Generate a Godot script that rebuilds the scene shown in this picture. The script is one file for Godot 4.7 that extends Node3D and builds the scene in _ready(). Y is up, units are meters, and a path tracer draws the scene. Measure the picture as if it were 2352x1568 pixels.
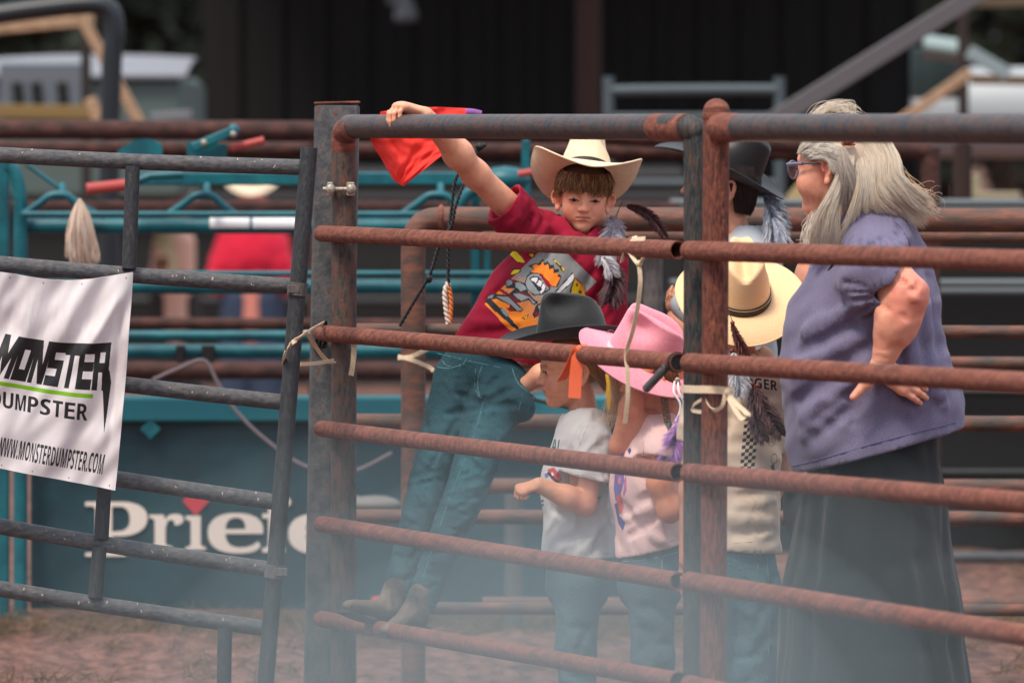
extends Node3D
# A rodeo pen seen through a long lens: a rusty pipe fence, children in western hats behind it, a teal chute and dark buildings behind.
# Photograph measures (in a 2352 wide frame) become metres with P(): lens 13067 px, eye 1.65 m up, eye level at row 285.
const LENS := 13067.0
const EYE := 1.65

func P(px: float, py: float, z: float) -> Vector3:
	return Vector3((px - 1176.0) / LENS * z, EYE - (py - 285.0) / LENS * z, -z)

func fz(px: float) -> float:          # the front fence runs off to the left, away from the camera
	return 87686.0 / (px + 4896.0)

func FP(px: float, py: float, dz := 0.0) -> Vector3:
	return P(px, py, fz(px) + dz)

# ---------------------------------------------------------------- names, labels, parts
var used := {}

func numbered(n: String) -> String:
	used[n] = used.get(n, -1) + 1
	return n if used[n] == 0 else "%s_%03d" % [n, used[n]]

func tag(o: Node, label := "", category := "", group := "", kind := "") -> Node:
	if label: o.set_meta("label", label)
	if category: o.set_meta("category", category)
	if group: o.set_meta("group", group)
	if kind: o.set_meta("kind", kind)
	return o

func thing(called: String, label: String, category: String, group := "", at := Vector3.ZERO) -> Node3D:
	var o := Node3D.new()
	o.name = numbered(called)
	o.position = at
	add_child(o)
	tag(o, label, category, group)
	return o

func obj(called: String, mesh: Mesh, m: Material, parent: Node = null, keep := false) -> MeshInstance3D:
	var o := MeshInstance3D.new()
	o.mesh = mesh
	o.material_override = m
	if parent == null:
		o.name = numbered(called)
		add_child(o)
	else:
		o.name = called
		parent.add_child(o, true)
		if not keep and parent is Node3D:      # meshes are made in scene axes; a thing's base may stand elsewhere
			o.transform = rel(parent)
	return o

func rel(parent: Node) -> Transform3D:
	var t := Transform3D()
	var n := parent
	while n is Node3D and n != self:
		t = n.transform * t
		n = n.get_parent()
	return t.affine_inverse()

# ---------------------------------------------------------------- mesh building
class MB:
	var v := PackedVector3Array()
	var n := PackedVector3Array()
	var uv := PackedVector2Array()
	var c := PackedColorArray()
	var idx := PackedInt32Array()

	func vert(p: Vector3, nn: Vector3, u := Vector2.ZERO, col := Color.WHITE) -> int:
		v.push_back(p); n.push_back(nn); uv.push_back(u); c.push_back(col)
		return v.size() - 1

	func tri(a: int, b: int, d: int) -> void:
		var g := (v[b] - v[a]).cross(v[d] - v[a])
		if g.dot(n[a] + n[b] + n[d]) > 0.0:
			idx.push_back(a); idx.push_back(d); idx.push_back(b)
		else:
			idx.push_back(a); idx.push_back(b); idx.push_back(d)

	func quad(a: int, b: int, d: int, e: int) -> void:
		tri(a, b, d); tri(a, d, e)

	func flat(a: Vector3, b: Vector3, d: Vector3, e: Vector3, out: Vector3, col := Color.WHITE) -> void:
		var nn := (b - a).cross(d - a).normalized()
		if nn.dot(out) < 0.0: nn = -nn
		var i := vert(a, nn, Vector2(0, 0), col)
		vert(b, nn, Vector2(1, 0), col); vert(d, nn, Vector2(1, 1), col); vert(e, nn, Vector2(0, 1), col)
		quad(i, i + 1, i + 2, i + 3)

	# a box with chamfered edges: centre, full size, axes
	func box(at: Vector3, size: Vector3, b := Basis.IDENTITY, bevel := 0.004, col := Color.WHITE) -> void:
		var h := size * 0.5
		bevel = minf(bevel, minf(h.x, minf(h.y, h.z)) * 0.6)
		var base := v.size()
		var signs := [-1.0, 1.0]
		for ax in 3:
			for s in signs:
				var nn := Vector3.ZERO
				nn[ax] = s
				for k in 4:
					var p := Vector3.ZERO
					var s1: float = -1.0 if k == 0 or k == 3 else 1.0
					var s2: float = -1.0 if k < 2 else 1.0
					p[ax] = s * h[ax]
					p[(ax + 1) % 3] = s1 * (h[(ax + 1) % 3] - bevel)
					p[(ax + 2) % 3] = s2 * (h[(ax + 2) % 3] - bevel)
					vert(at + b * p, b * nn, Vector2(p[(ax + 1) % 3], p[(ax + 2) % 3]), col)
				var i := v.size() - 4
				quad(i, i + 1, i + 2, i + 3)
		# edges and corners of the chamfer
		var find := func(ax: int, s: Vector3) -> int:
			var s1: float = s[(ax + 1) % 3]
			var s2: float = s[(ax + 2) % 3]
			var k := 0
			if s1 > 0.0 and s2 < 0.0: k = 1
			elif s1 > 0.0 and s2 > 0.0: k = 2
			elif s1 < 0.0 and s2 > 0.0: k = 3
			return base + ax * 8 + (4 if s[ax] > 0.0 else 0) + k
		for ax in 3:
			var a1 := (ax + 1) % 3
			var a2 := (ax + 2) % 3
			for s1 in signs:
				for s2 in signs:
					var lo := Vector3.ZERO
					lo[ax] = -1; lo[a1] = s1; lo[a2] = s2
					var hi := lo
					hi[ax] = 1
					quad(find.call(a1, lo), find.call(a1, hi), find.call(a2, hi), find.call(a2, lo))
		for sx in signs:
			for sy in signs:
				for sz in signs:
					var s := Vector3(sx, sy, sz)
					tri(find.call(0, s), find.call(1, s), find.call(2, s))

	# a tube along points; radius one number or one per point; squash flattens it along a direction
	func tube(pts: PackedVector3Array, r0: float, r1 := -1.0, sides := 16, caps := true, col := Color.WHITE, radii := PackedFloat32Array(), flatten := Vector3.ZERO, flat_by := 1.0) -> void:
		if r1 < 0.0: r1 = r0
		var m := pts.size()
		var t0 := (pts[1] - pts[0]).normalized()
		var side := t0.cross(Vector3.UP)
		if flatten != Vector3.ZERO: side = t0.cross(flatten)
		if side.length() < 0.05: side = t0.cross(Vector3.RIGHT)
		side = side.normalized()
		var along := 0.0
		var first := v.size()
		for i in m:
			var t := (pts[mini(i + 1, m - 1)] - pts[maxi(i - 1, 0)]).normalized()
			if flatten != Vector3.ZERO:
				var s2 := t.cross(flatten)
				if s2.length() > 0.05: side = s2.normalized()
			side = (side - t * side.dot(t)).normalized()
			var up := side.cross(t)
			if i > 0: along += pts[i].distance_to(pts[i - 1])
			var r := lerpf(r0, r1, float(i) / (m - 1)) if radii.is_empty() else radii[i]
			for k in sides + 1:
				var a := TAU * k / sides
				var d := side * cos(a) + up * sin(a) * flat_by
				vert(pts[i] + d * r, (side * cos(a) * flat_by + up * sin(a)).normalized(), Vector2(a * r, along), col)
		for i in m - 1:
			for k in sides:
				var q := first + i * (sides + 1) + k
				quad(q, q + 1, q + sides + 2, q + sides + 1)
		if caps:
			for e in 2:
				var i := 0 if e == 0 else m - 1
				var t := (pts[0] - pts[1]).normalized() if e == 0 else (pts[m - 1] - pts[m - 2]).normalized()
				var mid := vert(pts[i], t, Vector2.ZERO, col)
				var ring := v.size()
				for k in sides + 1:
					vert(v[first + i * (sides + 1) + k], t, Vector2.ZERO, col)
				for k in sides:
					tri(mid, ring + k, ring + k + 1)

	# a body of revolution: profile (radius, height) about an axis
	func lathe(at: Vector3, b: Basis, prof: Array, sides := 24, col := Color.WHITE) -> void:
		var first := v.size()
		var m := prof.size()
		for i in m:
			var d: Vector2 = (prof[mini(i + 1, m - 1)] - prof[maxi(i - 1, 0)]).normalized()
			for k in sides + 1:
				var a := TAU * k / sides
				var o := Vector3(cos(a), 0, sin(a))
				vert(at + b * (o * prof[i].x + Vector3.UP * prof[i].y), (b * (o * d.y - Vector3.UP * d.x)).normalized(), Vector2(a * prof[i].x, prof[i].y), col)
		for i in m - 1:
			for k in sides:
				var q := first + i * (sides + 1) + k
				quad(q, q + 1, q + sides + 2, q + sides + 1)

	func ball(at: Vector3, r: Vector3, b := Basis.IDENTITY, sides := 14, col := Color.WHITE) -> void:
		var first := v.size()
		var rings := maxi(6, sides / 2)
		for i in rings + 1:
			var e := PI * i / rings
			for k in sides + 1:
				var a := TAU * k / sides
				var d := Vector3(sin(e) * cos(a), cos(e), sin(e) * sin(a))
				vert(at + b * (d * r), (b * (d / r)).normalized(), Vector2(float(k) / sides, float(i) / rings), col)
		for i in rings:
			for k in sides:
				var q := first + i * (sides + 1) + k
				quad(q, q + 1, q + sides + 2, q + sides + 1)

	# a ribbon: two-sided strip of given width across direction `across`, with thickness
	func strap(pts: PackedVector3Array, across: Array, width: float, thick: float, col := Color.WHITE) -> void:
		var first := v.size()
		var m := pts.size()
		for i in m:
			var t := (pts[mini(i + 1, m - 1)] - pts[maxi(i - 1, 0)]).normalized()
			var s: Vector3 = across[mini(i, across.size() - 1)]
			s = (s - t * s.dot(t)).normalized()
			var up := s.cross(t)
			for q in [[-1, -1, -up], [1, -1, -up], [1, -1, s], [1, 1, s], [1, 1, up], [-1, 1, up], [-1, 1, -s], [-1, -1, -s]]:
				vert(pts[i] + s * (q[0] * width * 0.5) + up * (q[1] * thick * 0.5), q[2], Vector2(q[0] * 0.5, i), col)
		for i in m - 1:
			for k in 4:
				var a := first + i * 8 + k * 2
				quad(a, a + 1, a + 9, a + 8)
		for e in [0, m - 1]:
			var t := (pts[mini(e + 1, m - 1)] - pts[maxi(e - 1, 0)]).normalized() * (-1.0 if e == 0 else 1.0)
			var b: int = first + e * 8
			flat(v[b], v[b + 1], v[b + 3], v[b + 5], t, col)

	# an open surface from a function of (u, v) in 0..1, with thickness along its normal
	func sheet(fn: Callable, nu: int, nv: int, thick := 0.0, col = null) -> void:
		var pts := PackedVector3Array()
		for j in nv + 1:
			for i in nu + 1:
				pts.push_back(fn.call(float(i) / nu, float(j) / nv))
		var w := nu + 1
		for layer in (2 if thick > 0.0 else 1):
			var first := v.size()
			for j in nv + 1:
				for i in nu + 1:
					var du := pts[j * w + mini(i + 1, nu)] - pts[j * w + maxi(i - 1, 0)]
					var dv := pts[mini(j + 1, nv) * w + i] - pts[maxi(j - 1, 0) * w + i]
					var nn := du.cross(dv).normalized()
					if layer == 1: nn = -nn
					var u := Vector2(float(i) / nu, float(j) / nv)
					vert(pts[j * w + i] + nn * thick * 0.5, nn, u, col.call(u) if col != null else Color.WHITE)
			for j in nv:
				for i in nu:
					var q := first + j * w + i
					quad(q, q + 1, q + w + 1, q + w)
			if layer == 1:
				var other := first - w * (nv + 1)
				for i in nu:
					rim(other + i, other + i + 1, first + i, first + i + 1)
					rim(other + nv * w + i, other + nv * w + i + 1, first + nv * w + i, first + nv * w + i + 1)
				for j in nv:
					rim(other + j * w, other + (j + 1) * w, first + j * w, first + (j + 1) * w)
					rim(other + j * w + nu, other + (j + 1) * w + nu, first + j * w + nu, first + (j + 1) * w + nu)

	func rim(a: int, b: int, d: int, e: int) -> void:
		var nn := (v[b] - v[a]).cross(v[d] - v[a]).normalized()
		var i := vert(v[a], nn, uv[a], c[a])
		vert(v[b], nn, uv[b], c[b]); vert(v[e], nn, uv[e], c[e]); vert(v[d], nn, uv[d], c[d])
		quad(i, i + 1, i + 2, i + 3)

	func mesh() -> ArrayMesh:
		var a := []
		a.resize(Mesh.ARRAY_MAX)
		a[Mesh.ARRAY_VERTEX] = v; a[Mesh.ARRAY_NORMAL] = n; a[Mesh.ARRAY_TEX_UV] = uv; a[Mesh.ARRAY_COLOR] = c; a[Mesh.ARRAY_INDEX] = idx
		var m := ArrayMesh.new()
		m.add_surface_from_arrays(Mesh.PRIMITIVE_TRIANGLES, a)
		return m

func PV(a: Array) -> PackedVector3Array:
	return PackedVector3Array(a)

# a smooth path through points
func spline(pts: PackedVector3Array, per := 8) -> PackedVector3Array:
	var out := PackedVector3Array()
	var m := pts.size()
	for i in m - 1:
		var a := pts[maxi(i - 1, 0)]
		var d := pts[mini(i + 2, m - 1)]
		for k in per:
			out.push_back(pts[i].cubic_interpolate(pts[i + 1], a, d, float(k) / per))
	out.push_back(pts[m - 1])
	return out

func tube_mesh(pts: PackedVector3Array, r0: float, r1 := -1.0, sides := 16, caps := true) -> ArrayMesh:
	var b := MB.new()
	b.tube(pts, r0, r1, sides, caps)
	return b.mesh()

# ---------------------------------------------------------------- materials
func S(r: float, g: float, b: float) -> Color:     # colours as read off a screen, 0..255
	return Color(r / 255.0, g / 255.0, b / 255.0)

func ntex(cols: Array, freq := 0.02, seed_ := 1, size := 256, octaves := 4, kind := FastNoiseLite.TYPE_SIMPLEX_SMOOTH) -> NoiseTexture2D:
	var n := FastNoiseLite.new()
	n.seed = seed_; n.frequency = freq; n.noise_type = kind; n.fractal_octaves = octaves
	n.fractal_gain = 0.6
	var t := NoiseTexture2D.new()
	t.width = size; t.height = size; t.seamless = true; t.noise = n
	if cols.size():
		var g := Gradient.new()
		var offs := PackedFloat32Array()
		var cc := PackedColorArray()
		for c in cols:
			offs.push_back(c[0]); cc.push_back(c[1])
		g.offsets = offs; g.colors = cc
		t.color_ramp = g
	return t

func nnorm(freq := 0.05, seed_ := 1, bump := 4.0, size := 256, octaves := 3) -> NoiseTexture2D:
	var t := ntex([], freq, seed_, size, octaves)
	t.as_normal_map = true
	t.bump_strength = bump
	return t

func mat(col: Color, rough := 0.8, metal := 0.0) -> StandardMaterial3D:
	var m := StandardMaterial3D.new()
	m.albedo_color = col; m.roughness = rough; m.metallic = metal
	return m

func tri_mat(tex: Texture2D, scale: Vector3, rough := 0.8, normal: Texture2D = null, nscale := 1.0, metal := 0.0) -> StandardMaterial3D:
	var m := StandardMaterial3D.new()
	m.albedo_texture = tex; m.roughness = rough; m.metallic = metal
	m.uv1_triplanar = true; m.uv1_scale = scale
	if normal:
		m.normal_enabled = true; m.normal_texture = normal; m.normal_scale = nscale
	return m

func vc_mat(rough := 0.7) -> StandardMaterial3D:      # colour carried by the vertices
	var m := StandardMaterial3D.new()
	m.vertex_color_use_as_albedo = true; m.vertex_color_is_srgb = true; m.roughness = rough
	return m

var M := {}
# ---------------------------------------------------------------- bodies: a distance field on a grid, meshed by surface nets
class Sdf:
	var lo: Vector3
	var h: float
	var nx: int
	var ny: int
	var nz: int
	var f := PackedFloat32Array()

	func _init(a: Vector3, b: Vector3, cell: float) -> void:
		lo = Vector3(minf(a.x, b.x), minf(a.y, b.y), minf(a.z, b.z))
		h = cell
		var s := (a - b).abs()
		nx = int(s.x / h) + 2; ny = int(s.y / h) + 2; nz = int(s.z / h) + 2
		f.resize(nx * ny * nz)
		f.fill(1000.0)

	func span(a: Vector3, b: Vector3, m: float) -> Array:
		var p := (Vector3(minf(a.x, b.x) - m, minf(a.y, b.y) - m, minf(a.z, b.z) - m) - lo) / h
		var q := (Vector3(maxf(a.x, b.x) + m, maxf(a.y, b.y) + m, maxf(a.z, b.z) + m) - lo) / h
		return [clampi(int(p.x), 0, nx), clampi(int(p.y), 0, ny), clampi(int(p.z), 0, nz), clampi(int(q.x) + 2, 0, nx), clampi(int(q.y) + 2, 0, ny), clampi(int(q.z) + 2, 0, nz)]

	# tapered capsule; along `axis` the section is narrower (by > 1) or wider (by < 1)
	func cap(a: Vector3, b: Vector3, ra: float, rb: float, k := 0.02, axis := Vector3.ZERO, by := 1.0, cut := false) -> void:
		var wide := maxf(ra, rb) / minf(by, 1.0)
		var s := span(a, b, wide + k + 3.0 * h)
		var ba := b - a
		if axis != Vector3.ZERO: ba += axis * (ba.dot(axis) * (by - 1.0))
		var inv := 1.0 / maxf(ba.dot(ba), 1e-9)
		var dr := rb - ra
		var band := k + 4.0 * h
		var sq := axis != Vector3.ZERO
		var kk := 0.25 / maxf(k, 1e-6)
		for z in range(s[2], s[5]):
			for y in range(s[1], s[4]):
				var i: int = s[0] + nx * (y + ny * z)
				var q := lo + Vector3(s[0], y, z) * h - a
				for x in range(s[0], s[3]):
					var p := q
					if sq: p += axis * (q.dot(axis) * (by - 1.0))
					var t := clampf(p.dot(ba) * inv, 0.0, 1.0)
					var d := (p - ba * t).length() - ra - dr * t
					if d < band:
						var o := f[i]
						if cut:
							d = -d
							var e := k - absf(o - d)
							f[i] = maxf(o, d) + (e * e * kk if e > 0.0 and o < 100.0 else 0.0)
						else:
							var e := k - absf(o - d)
							f[i] = minf(o, d) - (e * e * kk if e > 0.0 else 0.0)
					i += 1
					q.x += h

	func ell(c: Vector3, r: Vector3, b := Basis.IDENTITY, k := 0.02, cut := false) -> void:
		var m := maxf(r.x, maxf(r.y, r.z))
		var s := span(c, c, m + k + 3.0 * h)
		var bt := b.transposed()
		var band := k + 4.0 * h
		var kk := 0.25 / maxf(k, 1e-6)
		var r2 := r * r
		for z in range(s[2], s[5]):
			for y in range(s[1], s[4]):
				var i: int = s[0] + nx * (y + ny * z)
				for x in range(s[0], s[3]):
					var p := bt * (lo + Vector3(x, y, z) * h - c)
					var k0 := (p / r).length()
					var k1 := (p / r2).length()
					var d := k0 * (k0 - 1.0) / maxf(k1, 1e-6)
					if k0 < 0.05: d = -minf(r.x, minf(r.y, r.z))
					if d < band:
						var o := f[i]
						if cut:
							d = -d
							var e := k - absf(o - d)
							f[i] = maxf(o, d) + (e * e * kk if e > 0.0 and o < 100.0 else 0.0)
						else:
							var e := k - absf(o - d)
							f[i] = minf(o, d) - (e * e * kk if e > 0.0 else 0.0)
					i += 1

	# push the surface out (amp > 0) or in round a segment
	func bump(a: Vector3, b: Vector3, w: float, amp: float) -> void:
		var s := span(a, b, w * 2.2)
		var ba := b - a
		var inv := 1.0 / maxf(ba.dot(ba), 1e-9)
		var iw := 1.0 / (w * w)
		for z in range(s[2], s[5]):
			for y in range(s[1], s[4]):
				var i: int = s[0] + nx * (y + ny * z)
				var q := lo + Vector3(s[0], y, z) * h - a
				for x in range(s[0], s[3]):
					var o := f[i]
					if o < 0.05 and o > -0.05:
						var t := clampf(q.dot(ba) * inv, 0.0, 1.0)
						var d2 := (q - ba * t).length_squared() * iw
						if d2 < 4.5:
							f[i] = o - amp * exp(-d2)
					i += 1
					q.x += h

	# keep only what lies behind a plane (point, outward normal)
	func plane(at: Vector3, out: Vector3, k := 0.006, reach := 100.0) -> void:
		out = out.normalized()
		var kk := 0.25 / k
		for z in nz:
			for y in ny:
				var i := nx * (y + ny * z)
				var d := (lo + Vector3(0, y, z) * h - at).dot(out)
				for x in nx:
					if f[i] < 100.0 and (reach > 50.0 or (lo + Vector3(x, y, z) * h - at).length() < reach):
						var o := f[i]
						var e := k - absf(o - d)
						f[i] = maxf(o, d) + (e * e * kk if e > 0.0 and o < 100.0 else 0.0)
					i += 1
					d += h * out.x

	# folds of cloth: a noise whose pattern is stretched along an axis
	func folds(noise: FastNoiseLite, stretch: Basis, amp: float, mask = null) -> void:
		for z in nz:
			for y in ny:
				var i := nx * (y + ny * z)
				for x in nx:
					var o := f[i]
					if o < 3.0 * h and o > -3.0 * h:
						var p := lo + Vector3(x, y, z) * h
						var g := amp
						if mask != null: g *= mask.call(p)
						if g != 0.0:
							f[i] = o - g * noise.get_noise_3dv(stretch * p)
					i += 1

	func out(mb: MB, col = null, uvf = null) -> void:
		var lim := maxf(0.045, 3.0 * h)
		var ids := PackedInt32Array()
		ids.resize(nx * ny * nz)
		ids.fill(-1)
		var active := PackedInt32Array()
		var sy := nx
		var sz := nx * ny
		for z in nz - 1:
			for y in ny - 1:
				var i := nx * (y + ny * z) - 1
				for x in nx - 1:
					i += 1
					var a := f[i]
					if a > lim or a < -lim: continue
					var b := f[i + 1]
					var c := f[i + sy]
					var d := f[i + sy + 1]
					var e := f[i + sz]
					var g := f[i + sz + 1]
					var j := f[i + sz + sy]
					var l := f[i + sz + sy + 1]
					var m := int(a < 0.0) + int(b < 0.0) + int(c < 0.0) + int(d < 0.0) + int(e < 0.0) + int(g < 0.0) + int(j < 0.0) + int(l < 0.0)
					if m == 0 or m == 8: continue
					var s := Vector3.ZERO
					var k := 0
					if (a < 0.0) != (b < 0.0): s += Vector3(a / (a - b), 0, 0); k += 1
					if (c < 0.0) != (d < 0.0): s += Vector3(c / (c - d), 1, 0); k += 1
					if (e < 0.0) != (g < 0.0): s += Vector3(e / (e - g), 0, 1); k += 1
					if (j < 0.0) != (l < 0.0): s += Vector3(j / (j - l), 1, 1); k += 1
					if (a < 0.0) != (c < 0.0): s += Vector3(0, a / (a - c), 0); k += 1
					if (b < 0.0) != (d < 0.0): s += Vector3(1, b / (b - d), 0); k += 1
					if (e < 0.0) != (j < 0.0): s += Vector3(0, e / (e - j), 1); k += 1
					if (g < 0.0) != (l < 0.0): s += Vector3(1, g / (g - l), 1); k += 1
					if (a < 0.0) != (e < 0.0): s += Vector3(0, 0, a / (a - e)); k += 1
					if (b < 0.0) != (g < 0.0): s += Vector3(1, 0, b / (b - g)); k += 1
					if (c < 0.0) != (j < 0.0): s += Vector3(0, 1, c / (c - j)); k += 1
					if (d < 0.0) != (l < 0.0): s += Vector3(1, 1, d / (d - l)); k += 1
					var p := lo + (Vector3(x, y, z) + s / k) * h
					var nn := Vector3(b + d + g + l - a - c - e - j, c + d + j + l - a - b - e - g, e + g + j + l - a - b - c - d).normalized()
					ids[i] = mb.v.size()
					active.push_back(i)
					mb.v.push_back(p)
					mb.n.push_back(nn)
					mb.uv.push_back(uvf.call(p, nn) if uvf != null else Vector2.ZERO)
					mb.c.push_back(col.call(p, nn) if col != null else Color.WHITE)
		for i in active:
			var inside := f[i] < 0.0
			for ax in 3:
				var st := 1 if ax == 0 else sy if ax == 1 else sz
				var u := sy if ax == 0 else sz if ax == 1 else 1
				var w := sz if ax == 0 else 1 if ax == 1 else sy
				if (f[i + st] < 0.0) == inside: continue
				if i - u - w < 0: continue
				var a := ids[i]
				var b := ids[i - u]
				var c := ids[i - u - w]
				var d := ids[i - w]
				if a < 0 or b < 0 or c < 0 or d < 0: continue
				if not inside:
					mb.idx.append_array([a, b, c, a, c, d])
				else:
					mb.idx.append_array([a, c, b, a, d, c])

func fnoise(freq: float, seed_ := 1, oct := 2, kind := FastNoiseLite.TYPE_SIMPLEX_SMOOTH) -> FastNoiseLite:
	var n := FastNoiseLite.new()
	n.seed = seed_; n.frequency = freq; n.fractal_octaves = oct; n.noise_type = kind
	return n

# a colour for a point: base, changed near segments [a, b, radius, colour, strength]
func paint(base: Color, spots: Array, speck: FastNoiseLite = null) -> Callable:
	return func(p: Vector3, _n: Vector3) -> Color:
		var c := base
		for s in spots:
			var a: Vector3 = s[0]
			var ab: Vector3 = s[1] - a
			var t := clampf((p - a).dot(ab) / maxf(ab.length_squared(), 1e-9), 0.0, 1.0)
			var d: float = (p - a - ab * t).length() / s[2]
			if d < 1.6:
				c = c.lerp(s[3], s[4] * (1.0 - smoothstep(0.55, 1.5, d)))
		if speck:
			var g := speck.get_noise_3dv(p)
			c = c.lerp(Color(base.r * 0.86, base.g * 0.66, base.b * 0.62), clampf(g * 0.42, 0.0, 0.25))
			c = c.lerp(base.lightened(0.18), clampf(-g * 0.25, 0.0, 0.15))
		return c
# ---------------------------------------------------------------- a western hat, made in its own axes: y up through the crown, +z to the front
# w = half width of the opening, d = half depth, tall, brim = [side, front, back], curl = how far sides roll up (radians), dip = [front, back]
func hat_shape(w: float, d: float, tall: float, brim: Array, curl: float, dip: Array, crease := 0.022, pinch := 0.018, taper := 0.8, power := 1.6, rise := 0.010) -> ArrayMesh:
	var b := MB.new()
	var sides := 96
	var rings := 12
	var thick := 0.0032
	var place := func(th: float, t: float) -> Vector3:
		var c := cos(th)
		var s := sin(th)
		var side := pow(absf(c), power)
		var ends := 1.0 - side
		var reach: float = brim[0] * side + (brim[1] if s > 0.0 else brim[2]) * ends
		var phi: float = curl * side - (dip[0] if s > 0.0 else dip[1]) * ends
		var o: float = reach * t
		var up := 0.0
		if absf(phi) > 0.01:
			var e := phi * t
			o = reach * sin(e) / phi
			up = reach * (1.0 - cos(e)) / phi
		var base := Vector3(c * w, 0, s * d)
		var dir := Vector3(c * d, 0, s * w).normalized()
		return base + dir * o + Vector3.UP * up
	var grid := func(flip: float) -> void:
		var first := b.v.size()
		for i in rings + 1:
			for k in sides + 1:
				var th := TAU * k / sides
				var t := float(i) / rings
				var p: Vector3 = place.call(th, t)
				var pu: Vector3 = place.call(th + 0.02, t) - place.call(th - 0.02, t)
				var pr: Vector3 = place.call(th, t + 0.02) - place.call(th, t - 0.02)
				var nn := pu.cross(pr).normalized()
				b.vert(p + nn * flip * thick * 0.5, nn * flip, Vector2(th * 0.1, t * 0.08))
		for i in rings:
			for k in sides:
				var q := first + i * (sides + 1) + k
				b.quad(q, q + 1, q + sides + 2, q + sides + 1)
	grid.call(1.0)
	var top := b.v.size() - sides - 1
	grid.call(-1.0)
	var bot := b.v.size() - sides - 1
	for k in sides:
		b.rim(top + k, top + k + 1, bot + k, bot + k + 1)
	# a rolled bead along the edge
	var edge := PackedVector3Array()
	for k in sides + 1:
		edge.push_back(place.call(TAU * k / sides, 0.99))
	b.tube(edge, 0.0026, -1, 6, false)
	# crown
	var first := b.v.size()
	var up_rings := 16
	var top_rings := 10
	var pt := func(th: float, i: float) -> Vector3:
		var c := cos(th)
		var s := sin(th)
		var p := Vector3.ZERO
		if i <= up_rings:
			var t := i / up_rings
			var k := lerpf(1.0, taper, t) * (1.0 - 0.05 * pow(t, 6))
			p = Vector3(c * w * k, tall * t, s * d * lerpf(1.0, taper + 0.06, t))
		else:
			var t := (i - up_rings) / top_rings
			var r := cos(t * PI / 2)
			p = Vector3(c * w * taper * 0.95 * r, tall + 0.012 * sin(t * PI / 2), s * d * (taper + 0.03) * r)
		var hi := smoothstep(0.45, 1.0, p.y / tall)
		# the long crease on top, deeper towards the back, and two dents beside the front
		p.y -= crease * exp(-pow(p.x / (w * 0.26), 2.0)) * smoothstep(0.8, 1.0, p.y / tall) * smoothstep(-1.15, -0.55, -absf(p.z / d))
		p.y += rise * (p.z / d) * hi
		for e in [-1.0, 1.0]:
			var q := Vector3(e * w * 0.78, tall * 0.86, d * 0.42)
			var g := exp(-((p - q) / Vector3(w * 0.55, tall * 0.26, d * 0.42)).length_squared())
			p.x -= e * pinch * g
			p.y -= pinch * 0.35 * g
		return p
	for i in up_rings + top_rings + 1:
		for k in sides + 1:
			var th := TAU * k / sides
			var u: Vector3 = pt.call(th + 0.03, i) - pt.call(th - 0.03, i)
			var r: Vector3 = pt.call(th, minf(i + 0.4, up_rings + top_rings - 0.01)) - pt.call(th, maxf(i - 0.4, 0.0))
			var p: Vector3 = pt.call(th, minf(i, up_rings + top_rings - 0.02))
			var nn := r.cross(u).normalized()
			b.vert(p, nn, Vector2(th * 0.1, i * 0.01))
	for i in up_rings + top_rings:
		for k in sides:
			var q := first + i * (sides + 1) + k
			b.quad(q, q + 1, q + sides + 2, q + sides + 1)
	return b.mesh()

func band_shape(w: float, d: float, y0: float, y1: float, taper: float, tall: float, proud := 0.002) -> ArrayMesh:
	var b := MB.new()
	var first := 0
	var prof := [[y0, 0.0], [y0, proud], [y1, proud], [y1, 0.0]]
	for q in prof:
		var k: float = lerpf(1.0, taper, q[0] / tall)
		var k2: float = lerpf(1.0, taper + 0.06, q[0] / tall)
		for i in 65:
			var th := TAU * i / 64
			var dir := Vector3(cos(th) * d, 0, sin(th) * w).normalized()
			b.vert(Vector3(cos(th) * w * k, q[0], sin(th) * d * k2) + dir * q[1], dir)
	for r in 3:
		for i in 64:
			var q := first + r * 65 + i
			b.quad(q, q + 1, q + 66, q + 65)
	return b.mesh()

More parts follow.
